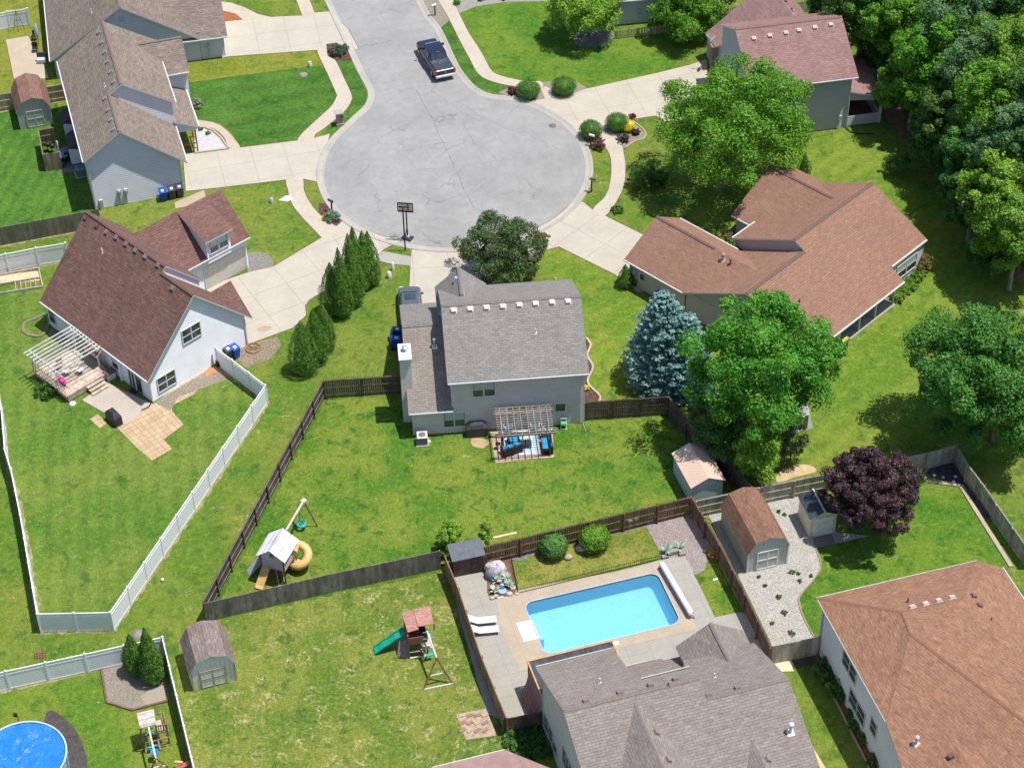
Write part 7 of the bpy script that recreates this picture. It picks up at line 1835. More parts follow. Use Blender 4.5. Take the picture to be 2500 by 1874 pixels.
# rocks on the garden lawn
def rock(lb, q, r, mt, sy=.8):
    t = Obj('boulder', lb, 'rock', q); rd = random.Random(len(lb))
    def fn(m):
        prof = [(r * .5, 0), (r, r * .25), (r * .85, r * .6), (r * .4, r * .8), (.02, r * .85)]; m.lathe(q, prof, 9, sy=sy); m.v = [(x + rd.uniform(-.05, .05) * r, y + rd.uniform(-.05, .05) * r, z + rd.uniform(-.04, .04) * r) for x, y, z in m.v]
    t.part('rock', mt, fn)
rock('tan boulder between the two round shrubs by the pool garden', P('c8', 1622, 1000), .36, plain('rock_tan', (.40, .30, .22), .9, .2, 5))
rock('white speckled boulder at the left foot of the right pool garden shrub', P('e3', 130, 700), .42, plain('rock_pale', (.52, .49, .48), .9, .3, 6))
for k_, (x, y) in enumerate(((520, 900), (290, 1020), (260, 930))): pass
def potted(lb, q, r, h, potm, plantm, ph=.5, spiky=True):
    t = Obj('potted_plant', lb, 'potted plant', q); t.part('pot', potm, lambda m: m.lathe(q, [(r * .7, 0), (r, h), (r * .85, h), (r * .6, h * .8), (.02, h * .8)], 14))
    rd = random.Random(len(lb)); 
    def lf(m):
        for i in range(26):
            a_ = rd.uniform(0, 2 * PI); el = rd.uniform(.3, 1.3); L = ph * rd.uniform(.6, 1); d = Vector((math.cos(a_) * math.cos(el), math.sin(a_) * math.cos(el), math.sin(el))) * L; o_ = q + Vector((0, 0, h * .8)); s_ = Vector((-d.y, d.x, 0)).normalized() * L * .13
            m.add([o_, o_ + d * .5 + s_, o_ + d, o_ + d * .5 - s_], [(0, 1, 2, 3)])
    t.part('foliage', plantm, lf)
PT = plain('pot_terracotta', (.45, .12, .05), .7); PLY = plain('plant_yellow_green', (.35, .42, .04), .6); PLS = plain('plant_silver_green', (.42, .52, .40), .7, .1)
potted('terracotta pot with yellow-green plant on the pinkish gravel by the brown fence', P('c9', 385, 995), .32, .4, PT, PLY, .3)
potted('terracotta pot with plant beside the white gravel path of the pool yard corner', P('c9', 340, 960), .16, .2, PT, PLY, .2)
for k_, (kk, x, y) in enumerate((('e3', 1560, 760), ('e3', 1770, 700), ('e4', 340, 1010), ('e4', 560, 960), ('e4', 320, 1200), ('e4', 600, 1090))):
    q = P(kk, x, y); potted(('pale silvery plant at the left of the block planter by the pink gravel', 'tall pale silvery plant at the right of the block planter by the pink gravel', 'pale silvery agave in front of the folded grey cover', 'pale silvery agave at the top of the rockery bed', 'pale silvery agave at the lower left of the rockery bed', 'pale silvery agave beside the garden fence of the rockery bed')[k_], q, .16, .2, WICK, PLS, .75 if k_ < 2 else .6)
BLOCKC = concrete('block_grey', (.42, .38, .35))
for k_, (x, y, lb) in enumerate(((1540, 840, 'low grey concrete block left end of the pool planter edge'), (1690, 760, 'larger grey concrete block planter in the middle'), (1830, 790, 'low grey concrete block right end of the pool planter edge'))):
    q = P('e3', x, y); t = Obj('concrete_block', lb, 'block', q); t.part('block', BLOCKC, lambda m: (m.box((q.x, q.y, .02), (.42 if k_ != 1 else .55, .25 if k_ != 1 else .42, .2 if k_ != 1 else .36), R_(16))))
rk = P('e4', 450, 1150); o = sheet('mulch_bed', 'e4', [(160, 1000), (300, 560), (330, 460), (600, 440), (660, 500), (740, 1240), (240, 1370), (160, 1200)], .040, plain('soil_rockery', (.16, .085, .06), .95, .3, 5))
rng = random.Random(5)
for i, (x, y, r, lb) in enumerate(((260, 1330, .2, 'rounded tan stone at the lower left corner of the rockery bed'), (330, 1290, .2, 'rounded tan stone between the rockery corner and the white plank'), (610, 1250, .26, 'tan stone beside the water feature of the rockery bed'), (680, 1130, .24, 'tan stone along the garden fence side of the rockery bed'), (760, 1240, .17, 'pale stone at the tip of the garden fence'), (480, 430, .2, 'pale tan slab at the top of the rockery bed'), (350, 450, .2, 'tan stone at the top left of the rockery bed'), (660, 470, .15, 'small pale stone at the top of the garden fence'), (500, 740, .22, 'tan stone in the middle of the rockery bed'))):
    rock(lb, P('e4', x, y), r, plain('rock_sand', (.50, .42, .33), .9, .25, 5))
q = P('e4', 330, 830); t = Obj('covered_heap', 'large grey-white cover draped over furniture in the pool rockery', 'cover', q)
rdc = random.Random(11)
def drape(m):
    n_ = 11; ring_ = [[(r * rdc.uniform(.82, 1.14), z * rdc.uniform(.85, 1.1)) for _ in range(n_)] for r, z in ((.80, .0), (.74, .4), (.66, .75), (.42, .98), (.14, 1.05))]
    vs = [(q.x + r * math.cos(2 * PI * j / n_), q.y + .85 * r * math.sin(2 * PI * j / n_), z) for rg in ring_ for j, (r, z) in enumerate(rg)]
    m.add(vs, [(i * n_ + j, i * n_ + (j + 1) % n_, (i + 1) * n_ + (j + 1) % n_, (i + 1) * n_ + j) for i in range(4) for j in range(n_)] + [tuple(range(4 * n_, 5 * n_))])
t.part('cover', plain('sheet_grey_white', (.47, .43, .45), .7, .2, 3, bump=.4), drape)
t.part('fold', plain('sheet_slate', (.14, .15, .19), .7), lambda m: m.lathe(q + Vector((-.25, -.28, .02)), [(.52, 0), (.5, .35), (.42, .62), (.02, .7)], 10))
q = P('e4', 470, 1200); t = Obj('water_feature', 'small light-blue cascading water feature in the rockery bed', 'fountain', q); BWF = plain('water_feature_blue', (.25, .42, .58), .25)
t.part('basin', BWF, lambda m: m.lathe(q, [(.22, 0), (.3, .15), (.26, .15), (.02, .1)], 12)); t.part('cascade', BWF, lambda m: m.box((q.x, q.y + .25, .05), (.22, .2, .45)))
q = P('e4', 430, 1320); t = Obj('plank', 'short white plank at the front edge of the rockery bed', 'plank', q); t.part('board', PIPE_WHITE, lambda m: m.box((q.x, q.y, .03), (.42, .12, .06), R_(12)))
# blue hose
pts = smooth_poly([P('e4', *p) + Vector((0, 0, .045)) for p in ((680, 545), (760, 565), (880, 555), (940, 500), (1010, 390), (1078, 400))], False, 5) + [P('c8', 1420, 960) + Vector((0, 0, .045))]
t = Obj('garden_hose', 'blue garden hose winding along the soil below the brown pool fence', 'hose', pts[0]); t.tube('hose', plain('hose_blue', (.16, .26, .42), .5), pts, .035, 6)
t = Obj('drain_pipe', 'black flexible drain pipe on grass at the foot of the top-right house', 'pipe', P('c3', 1290, 870)); t.tube('pipe', BLK, smooth_poly([P('c3', *p) + Vector((0, 0, .06)) for p in ((1285, 865), (1320, 895), (1380, 905), (1475, 905))], False, 4), .05, 6)
t = Obj('drain_pipe', 'brown downspout extension on grass at the rear right corner of the grey-roofed house', 'pipe', P('c5', 1720, 1480)); t.tube('pipe', plain('pipe_brown', (.30, .22, .18), .6), [P('c5', 1718, 1470) + Vector((0, 0, .06)), P('c5', 1742, 1535) + Vector((0, 0, .06))], .06, 6)
t = Obj('drain_pipe', 'black corrugated drain pipe curving along the cream patio edge', 'pipe', P('c4', 1020, 1330)); t.tube('pipe', BLK, smooth_poly([P('c4', *p) + Vector((0, 0, .08)) for p in ((1022, 1330), (1005, 1365), (955, 1390))], False, 4), .05, 6)
t = Obj('plank', 'pale new plank leaning along the top of the brown fence by the seedling tree', 'plank', P('c8', 1120, 860, 1.83) - Vector((0, 0, 1.83))); t.beam('board', wood('plank_pale', (.62, .45, .30), (.7, .54, .4)), P('c8', 1118, 862, 1.9), P('c8', 1275, 828, 1.9), .16, .05)
for k_, (x, y, lb) in enumerate(((955, 195, 'white diamond tile ornament on the pool fence, left one'), (1055, 165, 'tan diamond tile ornament on the pool fence, right one'))):
    q = P('e3', x, y, 1.0); t = Obj('wall_ornament', lb, 'ornament', q); t.part('tile', PIPE_WHITE if not k_ else plain('tile_tan', (.5, .4, .3)), lambda m: m.extr([q + Vector((-.2, -.1, 0)), q + Vector((0, -.1, -.15)), q + Vector((.2, -.1, 0)), q + Vector((0, -.1, .15))], (0, .02, 0)))
q = P('d6', 1800, 55); t = Obj('toy', 'white scrap lying on the small grass plot right of the pool', 'toy', q); t.part('body', PIPE_WHITE, lambda m: m.box((q.x, q.y, 0.02), (.35, .16, .08), .3))
# ranch-house extras
q = P('c6', 1265, 960); t = Obj('planter_table', 'wooden raised planter table by the porch of the ranch house', 'planter', q, rz=f5.a)
t.part('tray', wood('planter_wood', (.2, .13, .08), (.3, .2, .13)), lambda m: m.box((q.x, q.y, .6), (.9, .55, .22), f5.a)); t.part('soil', PLY, lambda m: m.box((q.x, q.y, .82), (.8, .45, .03), f5.a))
for dx, dy in ((-.3, -.15), (.3, -.15), (-.3, .15), (.3, .15)): t.part('leg', wood('planter_wood', (.2, .13, .08), (.3, .2, .13)), lambda m: m.box((q.x + dx, q.y + dy, 0), (.06, .06, .6)))
q = P('c6', 475, 300); t = Obj('garden_flag', 'small red and white striped flag by the ranch house entrance', 'flag', q); t.tube('pole', BLK, [q, q + Vector((0, 0, 1.9))], .02)
for i in range(7): t.part('stripe', plain('flag_red', (.55, .12, .12)) if i % 2 == 0 else PIPE_WHITE, lambda m: m.box((q.x + .25, q.y, 1.0 + i * .11), (.45, .015, .11), .2))
sheet('slab', 'N', [(1912, 1010), (1975, 1000), (1985, 1045), (1925, 1060)], .014, concrete('slab_pale_grey', (.35, .35, .34)))
q = P('N', 1942, 1040); t = Obj('lean_to', 'pale grey corrugated lean-to half hidden under the big green tree', 'shed', q, rz=R_(20)); t.part('roof', siding('corrugated_grey', (.30, .31, .32), .12, True), lambda m: m.extr([q + Vector((-.6, -.4, 1.4)), q + Vector((.9, -.4, 1.4)), q + Vector((.9, .8, 1.9)), q + Vector((-.6, .8, 1.9))], (0, 0, .04)))
t.part('wall', GREYF, lambda m: m.box((q.x + .15, q.y + .2, 0), (1.4, 1.0, 1.4)))
q = P('N', 1945, 1280); 
q = P('c9', 1880, 450)
for k_, (x, y, mt, lb) in enumerate(((1880, 445, PIPE_WHITE, 'white plastic bag in the dark corner bed'), (1940, 460, plain('litter_blue', (.4, .5, .65)), 'bluish plastic scrap in the dark corner bed'), (2025, 455, plain('litter_blue', (.4, .5, .65)), 'pale blue scrap nearest the corner of the grey fence'), (2010, 490, PIPE_WHITE, 'white scrap at the lower rim of the dark corner bed'))):
    q = P('c9', x, y); t = Obj('litter', lb, 'litter', q); t.part('scrap', mt, lambda m: m.lathe(q, [(.1, .02), (.16, .08), (.06, .16), (.01, .17)], 7))
# ------------------------------------------------------------------ plants
def quads_mesh(name, c, n, size, mat, parent, rs, aspect=1.6):
    """leaf clumps: one bent quad per point, facing n"""
    N = len(c)
    t = rs.normal(size=(N, 3)); t -= n * (t * n).sum(1, keepdims=True); t /= np.linalg.norm(t, axis=1, keepdims=True) + 1e-9
    b_ = np.cross(n, t); L = (size * rs.uniform(.65, 1.3, N))[:, None]; W_ = L / aspect
    v = np.stack([c - t * L * .5, c + b_ * W_ * .5 - n * L * .12, c + t * L * .5, c - b_ * W_ * .5 - n * L * .12], 1).reshape(-1, 3)
    me = bpy.data.meshes.new(name); me.vertices.add(4 * N); me.vertices.foreach_set('co', v.ravel())
    me.loops.add(4 * N); me.loops.foreach_set('vertex_index', np.arange(4 * N)); me.polygons.add(N)
    me.polygons.foreach_set('loop_start', np.arange(0, 4 * N, 4)); me.polygons.foreach_set('loop_total', np.full(N, 4))
    me.update(calc_edges=True); me.materials.append(mat)
    o = bpy.data.objects.new(name, me); col.objects.link(o); o.parent = parent
    return o


def unit(a): return a / (np.linalg.norm(a, axis=-1, keepdims=True) + 1e-9)


def crown_pts(rs, ctr, rad, nb, npb, br=(.22, .36), low=-.55, up=.35, inner=.12, flat=.8):
    """lumpy crown: nb boughs over an ellipsoid, npb leaves on each"""
    ctr = np.array(ctr); rad = np.array(rad)
    R = rad.mean(); nb = int(nb * 1.7); npb = int(npb * 1.15) + 8
    k = np.arange(nb) + .5; ph = np.arccos(1 - (1 - low) * k / nb); th = np.pi * (1 + 5 ** .5) * k + rs.uniform(0, 6)
    d = np.stack([np.cos(th) * np.sin(ph), np.sin(th) * np.sin(ph), np.cos(ph)], 1); d = unit(d + rs.normal(scale=.22, size=d.shape))
    lobe = 1 + .13 * np.sin(3 * th + 2 * d[:, 2]) * np.sin(ph) + rs.normal(scale=.05, size=nb)
    rr = (np.where(rs.uniform(size=nb) < .7, rs.uniform(.72, .98, nb), rs.uniform(.35, .75, nb)) * lobe)[:, None]
    bc = ctr + d * rad * rr; brd = rs.uniform(br[0] * .6, br[1] * 1.05, nb) * R
    dd = unit(rs.normal(size=(nb, npb, 3)) + d[:, None, :] * .45 + np.array([0, 0, up]))
    sh = rs.uniform(.3, 1.15, (nb, npb, 1)) ** .6
    p = bc[:, None, :] + dd * sh * brd[:, None, None] * np.array([1, 1, flat])
    nn = unit(dd + rs.normal(scale=.55, size=dd.shape) + np.array([0, 0, .25]))
    p = p.reshape(-1, 3); nn = nn.reshape(-1, 3)
    ni = int(len(p) * inner)
    q = ctr + unit(rs.normal(size=(ni, 3))) * rad * .72 * rs.uniform(.5, 1, (ni, 1)); qn = unit(rs.normal(size=(ni, 3)) + np.array([0, 0, .6]))
    return np.vstack([p, q]), np.vstack([nn, qn]), bc


BARK = wood('bark_brown', (.10, .075, .055), (.19, .15, .12), (2, 2, .4)); BARKG = wood('bark_grey', (.20, .17, .14), (.32, .28, .24), (2, 2, .4))
LM = lambda nm, a, b_, c, tr=.3, ns=.5: leafmat(nm, a, b_, c, tr, ns)
G_MAPLE = LM('leaf_maple', (.072, .21, .012), (.12, .30, .018), (.155, .33, .024))
G_RICH = LM('leaf_rich_green', (.05, .20, .015), (.085, .29, .022), (.12, .33, .028))
G_DARK_ = LM('leaf_dark', (.045, .12, .018), (.075, .18, .025), (.10, .21, .028))
G_MID = LM('leaf_mid', (.05, .13, .02), (.09, .19, .03), (.12, .22, .03))
G_COOL = LM('leaf_cool', (.045, .165, .022), (.08, .24, .035), (.11, .28, .04))
G_LIME = LM('leaf_lime', (.14, .30, .02), (.22, .40, .035), (.26, .42, .05))
G_SILV = LM('leaf_silver', (.10, .21, .075), (.17, .29, .12), (.05, .16, .03))
G_PURP = LM('leaf_purple', (.042, .019, .024), (.078, .034, .042), (.058, .038, .038), .12)
G_BRONZE = LM('leaf_bronze', (.04, .095, .022), (.07, .14, .035), (.085, .10, .035), .2)
G_ARB = LM('leaf_arborvitae', (.045, .13, .012), (.08, .185, .018), (.11, .215, .022), .15, 1.2)
G_BOX = LM('leaf_boxwood', (.045, .14, .015), (.08, .20, .02), (.10, .22, .03), .2, 1.5)
G_SPRUCE = LM('needle_blue', (.12, .25, .235), (.21, .36, .335), (.09, .20, .17), .12, .8)
G_YEL = LM('leaf_yellow', (.75, .60, .03), (.85, .72, .06), (.70, .62, .05), .3)
G_REDB = LM('leaf_barberry', (.12, .03, .03), (.18, .05, .05), (.10, .04, .03), .2)
G_FRESH = LM('leaf_fresh', (.10, .24, .02), (.17, .33, .03), (.20, .35, .04), .35)
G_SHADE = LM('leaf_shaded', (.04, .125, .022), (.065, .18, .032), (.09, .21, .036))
TREES = []


def tree(name, label, base, cz, rad, mat, nb=34, npb=260, size=.26, seed=1, bark=None, ctr=None, trunk_r=None, group=None, cat='tree', low=-.55, br=(.22, .36), inner=.12, limbs=6, up=.35, flat=.8, aspect=1.5):
    rs = np.random.RandomState(seed); base = Vector((base.x, base.y, 0))
    e = thing(name, label, cat, base, 0, group)
    c = Vector(ctr) - base if ctr is not None else Vector((0, 0, 0)); c = Vector((c.x, c.y, cz))
    p, n, bc = crown_pts(rs, c, rad, nb, npb, br, low, up, inner, flat)
    tr = trunk_r or max(.06, cz * .035)
    if limbs:
        m = MB(); top = Vector((c.x * .6, c.y * .6, cz - rad[2] * .05))
        m.tube([(0, 0, -.1), (0, 0, .15), tuple(top * .45), tuple(top)], [tr * 1.6, tr, tr * .85, tr * .4], 9)
        for i in rs.choice(len(bc), min(limbs, len(bc)), replace=False):
            q = Vector(bc[i]); s_ = top * rs.uniform(.4, .8); md = s_.lerp(q, .5) + Vector((0, 0, .1 * cz * rs.uniform(-.3, .6)))
            m.tube([s_, md, q], [tr * .45, tr * .3, tr * .1], 6)
        m.build('trunk', bark or BARK, e)
    k = p[:, 2] > .05; quads_mesh('crown', p[k], n[k], size * .8, mat, e, rs, aspect)
    return e


def tree_px(name, label, base, ctr, rpx, mat, zr=.85, **kw):
    """base: ground survey point, ctr: crown centre survey point, rpx: crown half-width (native px)"""
    b_ = P(*base); q = P(*ctr); d = ray(*ctr); t = b_.y / d.y; c = Vector((0, 0, CAM_H)) + d * t
    R = rpx * t / CAM_F * 1.0
    return tree(name, label, b_, c.z, (R, R, R * zr), mat, ctr=(c.x, c.y, c.z), **kw)


tree_px('maple_tree', 'large bright green maple tree between the drive and the ranch house', ('N', 1757, 462), ('N', 1802, 300), 176, G_MAPLE, zr=.8, nb=70, npb=330, size=.27, seed=3, br=(.17, .28), bark=BARKG, limbs=14)
tree_px('maple_tree', 'big rich green tree overlapping the ranch house roof beside the blue spruce', ('N', 1885, 1085), ('N', 1868, 890), 172, G_RICH, zr=.95, nb=70, npb=330, size=.28, seed=4, br=(.17, .27), limbs=12)
tree_px('tree', 'yellow-green young tree standing over the fence below the big green tree', ('N', 1850, 1170), ('N', 1848, 1100), 62, G_LIME, zr=1.2, nb=26, npb=170, size=.22, seed=5, br=(.24, .38))
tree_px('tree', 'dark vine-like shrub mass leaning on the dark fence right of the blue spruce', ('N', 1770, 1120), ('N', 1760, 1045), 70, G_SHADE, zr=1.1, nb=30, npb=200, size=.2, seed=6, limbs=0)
tree_px('tree', 'thin grey-green shrub tree in front of the pale lean-to', ('N', 1930, 1125), ('N', 1925, 1080), 45, LM('leaf_olive', (.09, .13, .05), (.14, .18, .08), (.10, .12, .05)), zr=.9, nb=18, npb=90, size=.17, seed=8, inner=.05)
tree_px('purple_maple', 'round dark purple maple tree beside the cream plastic shed', ('N', 2140, 1300), ('N', 2136, 1198), 118, G_PURP, zr=.82, nb=120, npb=240, size=.2, seed=9, br=(.11, .2))
tree_px('tree', 'large cool green tree cut by the right edge of the photo', ('N', 2420, 1075), ('N', 2400, 935), 172, G_COOL, zr=1.0, nb=110, npb=330, size=.27, seed=10, br=(.15, .25))
tree_px('ornamental_tree', 'dark bronze-green ornamental tree in front of the grey-roofed house', ('N', 1222, 675), ('N', 1222, 612), 102, G_BRONZE, zr=.72, nb=56, npb=230, size=.2, seed=11, br=(.16, .28), limbs=10)
q_ = P('N', 1215, 672)
tree_px('tree', 'airy upright bronze branch top of the ornamental tree nearest the road', ('N', 1222, 668), ('N', 1212, 558), 40, G_BRONZE, zr=.9, nb=14, npb=90, size=.2, seed=12, inner=.0) if False else None
tree_px('tree', 'lime green tree with a mulch ring at the top of the photo', ('N', 1437, 90), ('N', 1432, 15), 92, G_LIME, zr=.85, nb=50, npb=230, size=.25, seed=13, br=(.18, .3))
tree_px('tree', 'mid green tree left of the faded red roof at the top edge', ('N', 1690, 90), ('N', 1676, 25), 82, G_MAPLE, zr=.9, nb=46, npb=210, size=.25, seed=14)
tree_px('tree', 'dark tree at the top edge behind the white house', ('N', 1730, 55), ('N', 1735, -10), 60, G_DARK_, zr=1.0, nb=30, npb=200, size=.25, seed=15)


# conifers
def cone(name, label, base, h, r, mat, seed, size=.115, n=5600, group=None, pw=.52, base_z=.1):
    rs = np.random.RandomState(seed); e = thing(name, label, 'conifer', (base.x, base.y, 0), 0, group)
    u = rs.uniform(0, 1, n) ** .75; z = h * (1 - u); a_ = rs.uniform(0, 2 * PI, n)
    lump = 1 + .07 * np.sin(a_ * 5 + z * 3 + seed) + .06 * np.sin(a_ * 3 - z * 6)
    rr = r * np.minimum(1, ((1 - z / h) * 1.75) ** .85) * lump * rs.uniform(.82, 1.04, n)
    rr *= np.clip(.55 + z / (h * .25), 0, 1)
    p = np.stack([rr * np.cos(a_), rr * np.sin(a_), z + base_z], 1)
    nn = unit(np.stack([np.cos(a_), np.sin(a_), np.full(n, .45)], 1) + rs.normal(scale=.45, size=(n, 3)))
    quads_mesh('foliage', p, nn, size, mat, e, rs, 1.9)
    m = MB(); m.tube([(0, 0, -.05), (0, 0, h * .8)], [r * .14, .02], 7); m.build('trunk', BARK, e)
    m = MB(); m.lathe((0, 0, base_z), [(r * .5, 0), (r * .7, h * .15), (r * .55, h * .45), (r * .25, h * .8), (.02, h * .93)], 10); m.build('inner_foliage', mat, e)
    return e


def zh(base, top):
    b_ = P(*base); return b_, above(b_, *top)


for k_, (bx, by, tx, ty, r, lb) in enumerate(((815, 762, 822, 645, .95, 'tall arborvitae at the lower left end of the five-row hedge'), (862, 742, 848, 575, .9, 'tall arborvitae second in the hedge row by the central lawn'), (872, 715, 862, 558, .85, 'tall arborvitae behind the second one of the hedge row'), (893, 698, 878, 568, .85, 'tall arborvitae fourth in the hedge row'), (905, 690, 897, 568, .8, 'tall arborvitae at the upper right end of the hedge row'), (838, 770, 808, 610, .8, 'arborvitae at the front left of the hedge with rounded foot'))):
    b_, h_ = zh(('N', bx, by), ('N', tx, ty)); cone('arborvitae', lb, b_, h_ * 1.02, r * 1.12, G_ARB, 30 + k_, group='arborvitae hedge beside the central lawn')
for k_, (bx, by, tx, ty, r, lb) in enumerate(((745, 905, 730, 785, 1.05, 'arborvitae at the front of the small three-tree clump by the white house'), (775, 880, 768, 757, .85, 'arborvitae in the middle of the small three-tree clump'), (795, 850, 785, 742, .75, 'arborvitae at the back of the small three-tree clump'))):
    b_, h_ = zh(('N', bx, by), ('N', tx, ty)); cone('arborvitae', lb, b_, h_, r * 1.15, G_ARB, 40 + k_, group='arborvitae clump near the brown fence corner')
for k_, (bx, by, tx, ty, r, lb) in enumerate(((333, 1640, 321, 1549, .68, 'arborvitae left one of the three in the lower-left gravel corner'), (376, 1662, 362, 1538, .7, 'arborvitae front one of the three in the lower-left gravel corner'), (372, 1640, 362, 1533, .6, 'arborvitae back one of the three in the lower-left gravel corner'))):
    b_, h_ = zh(('N', bx, by), ('N', tx, ty)); cone('arborvitae', lb, b_, h_, r * 1.08, G_ARB, 50 + k_)
b_, h_ = zh(('N', 1960, 435), ('N', 1968, 375)); cone('arborvitae', 'small dark cone conifer behind the ranch house roof', b_, h_, .65, G_DARK_, 55, n=1500)
b_, h_ = zh(('N', 1525, 700), ('N', 1520, 648)); cone('arborvitae', 'small cone shrub at the front corner of the ranch house', b_, h_, .6, G_ARB, 56, n=1400)


def spruce(name, label, base, h, r, seed, mat=G_SPRUCE):
    rs = np.random.RandomState(seed); e = thing(name, label, 'conifer', (base.x, base.y, 0))
    P_, N_ = [], []; k = 0; z = .35
    while z < h * .985:
        f = 1 - z / h; R = r * (f ** .55) * rs.uniform(.9, 1.06); nb = max(5, int(9 + 16 * f)); a0 = rs.uniform(0, 6)
        for i in range(nb):
            a_ = a0 + 2 * PI * i / nb + rs.normal(scale=.1); L = R * rs.uniform(.8, 1.12); m_ = int(18 + 62 * L / r)
            s_ = rs.uniform(.12, 1, m_) ** .75; w_ = .24 * L * (1 - s_ * .75) + .06
            side = rs.normal(scale=1, size=m_) * w_ * .6
            x = L * s_; zz = z - .12 * L * s_ + .16 * L * s_ ** 3 + rs.normal(scale=.05, size=m_) + .04
            P_.append(np.stack([x * np.cos(a_) - side * np.sin(a_), x * np.sin(a_) + side * np.cos(a_), zz], 1))
            N_.append(unit(np.stack([np.full(m_, .35 * np.cos(a_)), np.full(m_, .35 * np.sin(a_)), np.full(m_, 1.0)], 1) + rs.normal(scale=.45, size=(m_, 3))))
        z += .27 + .16 * f
    p = np.vstack(P_); n = np.vstack(N_); quads_mesh('foliage', p, n, .24, mat, e, rs, 1.8)
    m = MB(); m.tube([(0, 0, -.1), (0, 0, h)], [.2, .02], 8); m.build('trunk', BARK, e)
    return e
b_, h_ = zh(('N', 1612, 925), ('N', 1618, 712)); spruce('blue_spruce', 'pale blue spruce, taller left one at the fence corner', b_, h_, 3.3, 60)
b_, h_ = zh(('N', 1672, 945), ('N', 1678, 765)); spruce('blue_spruce', 'blue spruce, lower right one tucked against the big green tree', b_, h_, 2.65, 61)


# shrubs
def ball(label, base, r, h, mat, seed, n=2600, size=.09):
    rs = np.random.RandomState(seed); e = thing('clipped_bush', label, 'bush', (base.x, base.y, 0))
    d = unit(rs.normal(size=(n, 3))); d[:, 2] = np.abs(d[:, 2]) * np.where(rs.uniform(size=n) < .25, -.6, 1); d = unit(d)
    lump = 1 + .05 * np.sin(d[:, 0] * 9 + seed) * np.cos(d[:, 1] * 8) + .04 * np.sin(d[:, 2] * 11)
    p = d * np.array([r, r, h * .5]) * (lump * rs.uniform(.86, 1.04, n))[:, None] + np.array([0, 0, h * .5]); k = p[:, 2] > .03
    quads_mesh('foliage', p[k], unit(d + rs.normal(scale=.4, size=d.shape))[k], size, mat, e, rs, 1.5)
    m = MB(); m.lathe((0, 0, 0), [(r * .5, .03), (r * .82, h * .3), (r * .84, h * .55), (r * .55, h * .85), (.02, h * .93)], 12); m.build('inner_foliage', mat, e)
    return e


def shrub(name, label, base, r, mat, h=None, seed=1, nb=24, npb=110, size=.10, group=None, sy=1.0, br=(.2, .32), cz=None):
    h = h or r * 1.5
    return tree(name, label, base, cz or h * .5, (r, r * sy, h * .5), mat, nb=nb, npb=npb, size=size, seed=seed, limbs=0, group=group, cat='shrub', low=-.9, br=br, inner=.15)
for k_, (x, y, r, h_, m_, lb) in enumerate(((1355, 665, 1.05, 1.5, G_BOX, 'clipped round bush left of the two at the upper right drive'), (1595, 640, 1.1, 1.45, G_BOX, 'clipped round bush right of the two at the upper right drive'), (1775, 935, .98, 1.45, G_BOX, 'clipped round bush behind the white mailbox at the road circle'), (1950, 885, 1.0, 1.45, G_BOX, 'clipped round bush beside the yellow shrub'), (2025, 890, .62, .9, G_YEL, 'bright yellow golden shrub by the road circle bed'),
        (1250, 632, .5, .7, G_REDB, 'small dark red barberry beside the left clipped bush'), (1830, 1000, .62, .9, G_REDB, 'dark red barberry in front of the clipped bush with the mailbox'), (2000, 950, .6, .7, LM('leaf_plum', (.07, .05, .035), (.12, .09, .06), (.06, .04, .04)), 'low plum-brown shrub in front of the yellow shrub'), (2080, 905, .4, .5, LM('leaf_plum', (.07, .05, .035), (.12, .09, .06), (.06, .04, .04)), 'small plum-brown shrub right of the yellow shrub'),
        (2130, 1255, 1.35, 1.9, G_DARK_, 'broad dark green bush left of the large maple'), (2230, 1240, .9, 1.4, G_DARK_, 'smaller dark green bush tucked beside the broad one by the maple'), (1955, 1425, .55, .5, G_ARB, 'low spiky green plant in a ring at the lower right of the road circle'), (75, 360, .85, .8, LM('leaf_juniper', (.07, .14, .07), (.12, .2, .1), (.09, .13, .08)), 'spreading juniper in the bed between sidewalk and street'), (872, 30, .4, .5, G_FRESH, 'small green tuft at the top end of the right sidewalk'), (1040, 0, .4, .4, G_MID, 'small shrub on the pale gravel at the top edge, left one'), (1190, -5, .4, .4, G_MID, 'small shrub on the pale gravel at the top edge, right one'), (2055, 795, .35, .35, G_REDB, 'tiny dark red shrub behind the clipped bush by the drive'))):
    if 'clipped round' in lb or m_ is G_YEL: ball(lb, P('c2', x, y - 12), r * 1.05, h_ * 1.05, m_, 70 + k_, 3000 if r > .8 else 1500)
    else: shrub('shrub', lb, P('c2', x, y), r, m_, h_, 70 + k_, 30 if r > .8 else 16, 150 if r > .8 else 80, .1)
shrub('shrub', 'dry brown-green shrub right of the ornamental tree at the road edge', P('c5', 1430, 255), .8, LM('leaf_dry', (.16, .13, .07), (.24, .2, .1), (.12, .14, .05)), .9, 90)
shrub('shrub', 'round shrub beside the small cone at the ranch house corner', P('c5', 2045, 540), .62, G_ARB, 1.1, 91)
ball('left round bright green shrub in the pool garden bed', P('c8', 1525, 975), 1.0, 1.7, LM('leaf_fresh_cool', (.07, .20, .03), (.12, .28, .05), (.16, .30, .10)), 92, 2600, .15)
ball('right round bright green shrub in the pool garden bed', P('c8', 1800, 925), 1.12, 1.75, G_FRESH, 93, 2800, .15)
tree_px('sapling', 'bright lime sapling beside the dark lean-to shed', ('c8', 820, 940), ('c8', 825, 840), 30, G_LIME, zr=1.2, nb=16, npb=110, size=.2, seed=94, limbs=4, cat='tree')
shrub('shrub', 'dark green shrub at the foot of the lime sapling', P('c8', 800, 985), .6, G_MID, 1.0, 95, 16, 90, .15)
shrub('shrub', 'lime leafy sprout over the brown pool fence end', P('c8', 1065, 940), .5, G_LIME, 2.4, 96, 10, 80, .18, cz=1.8)
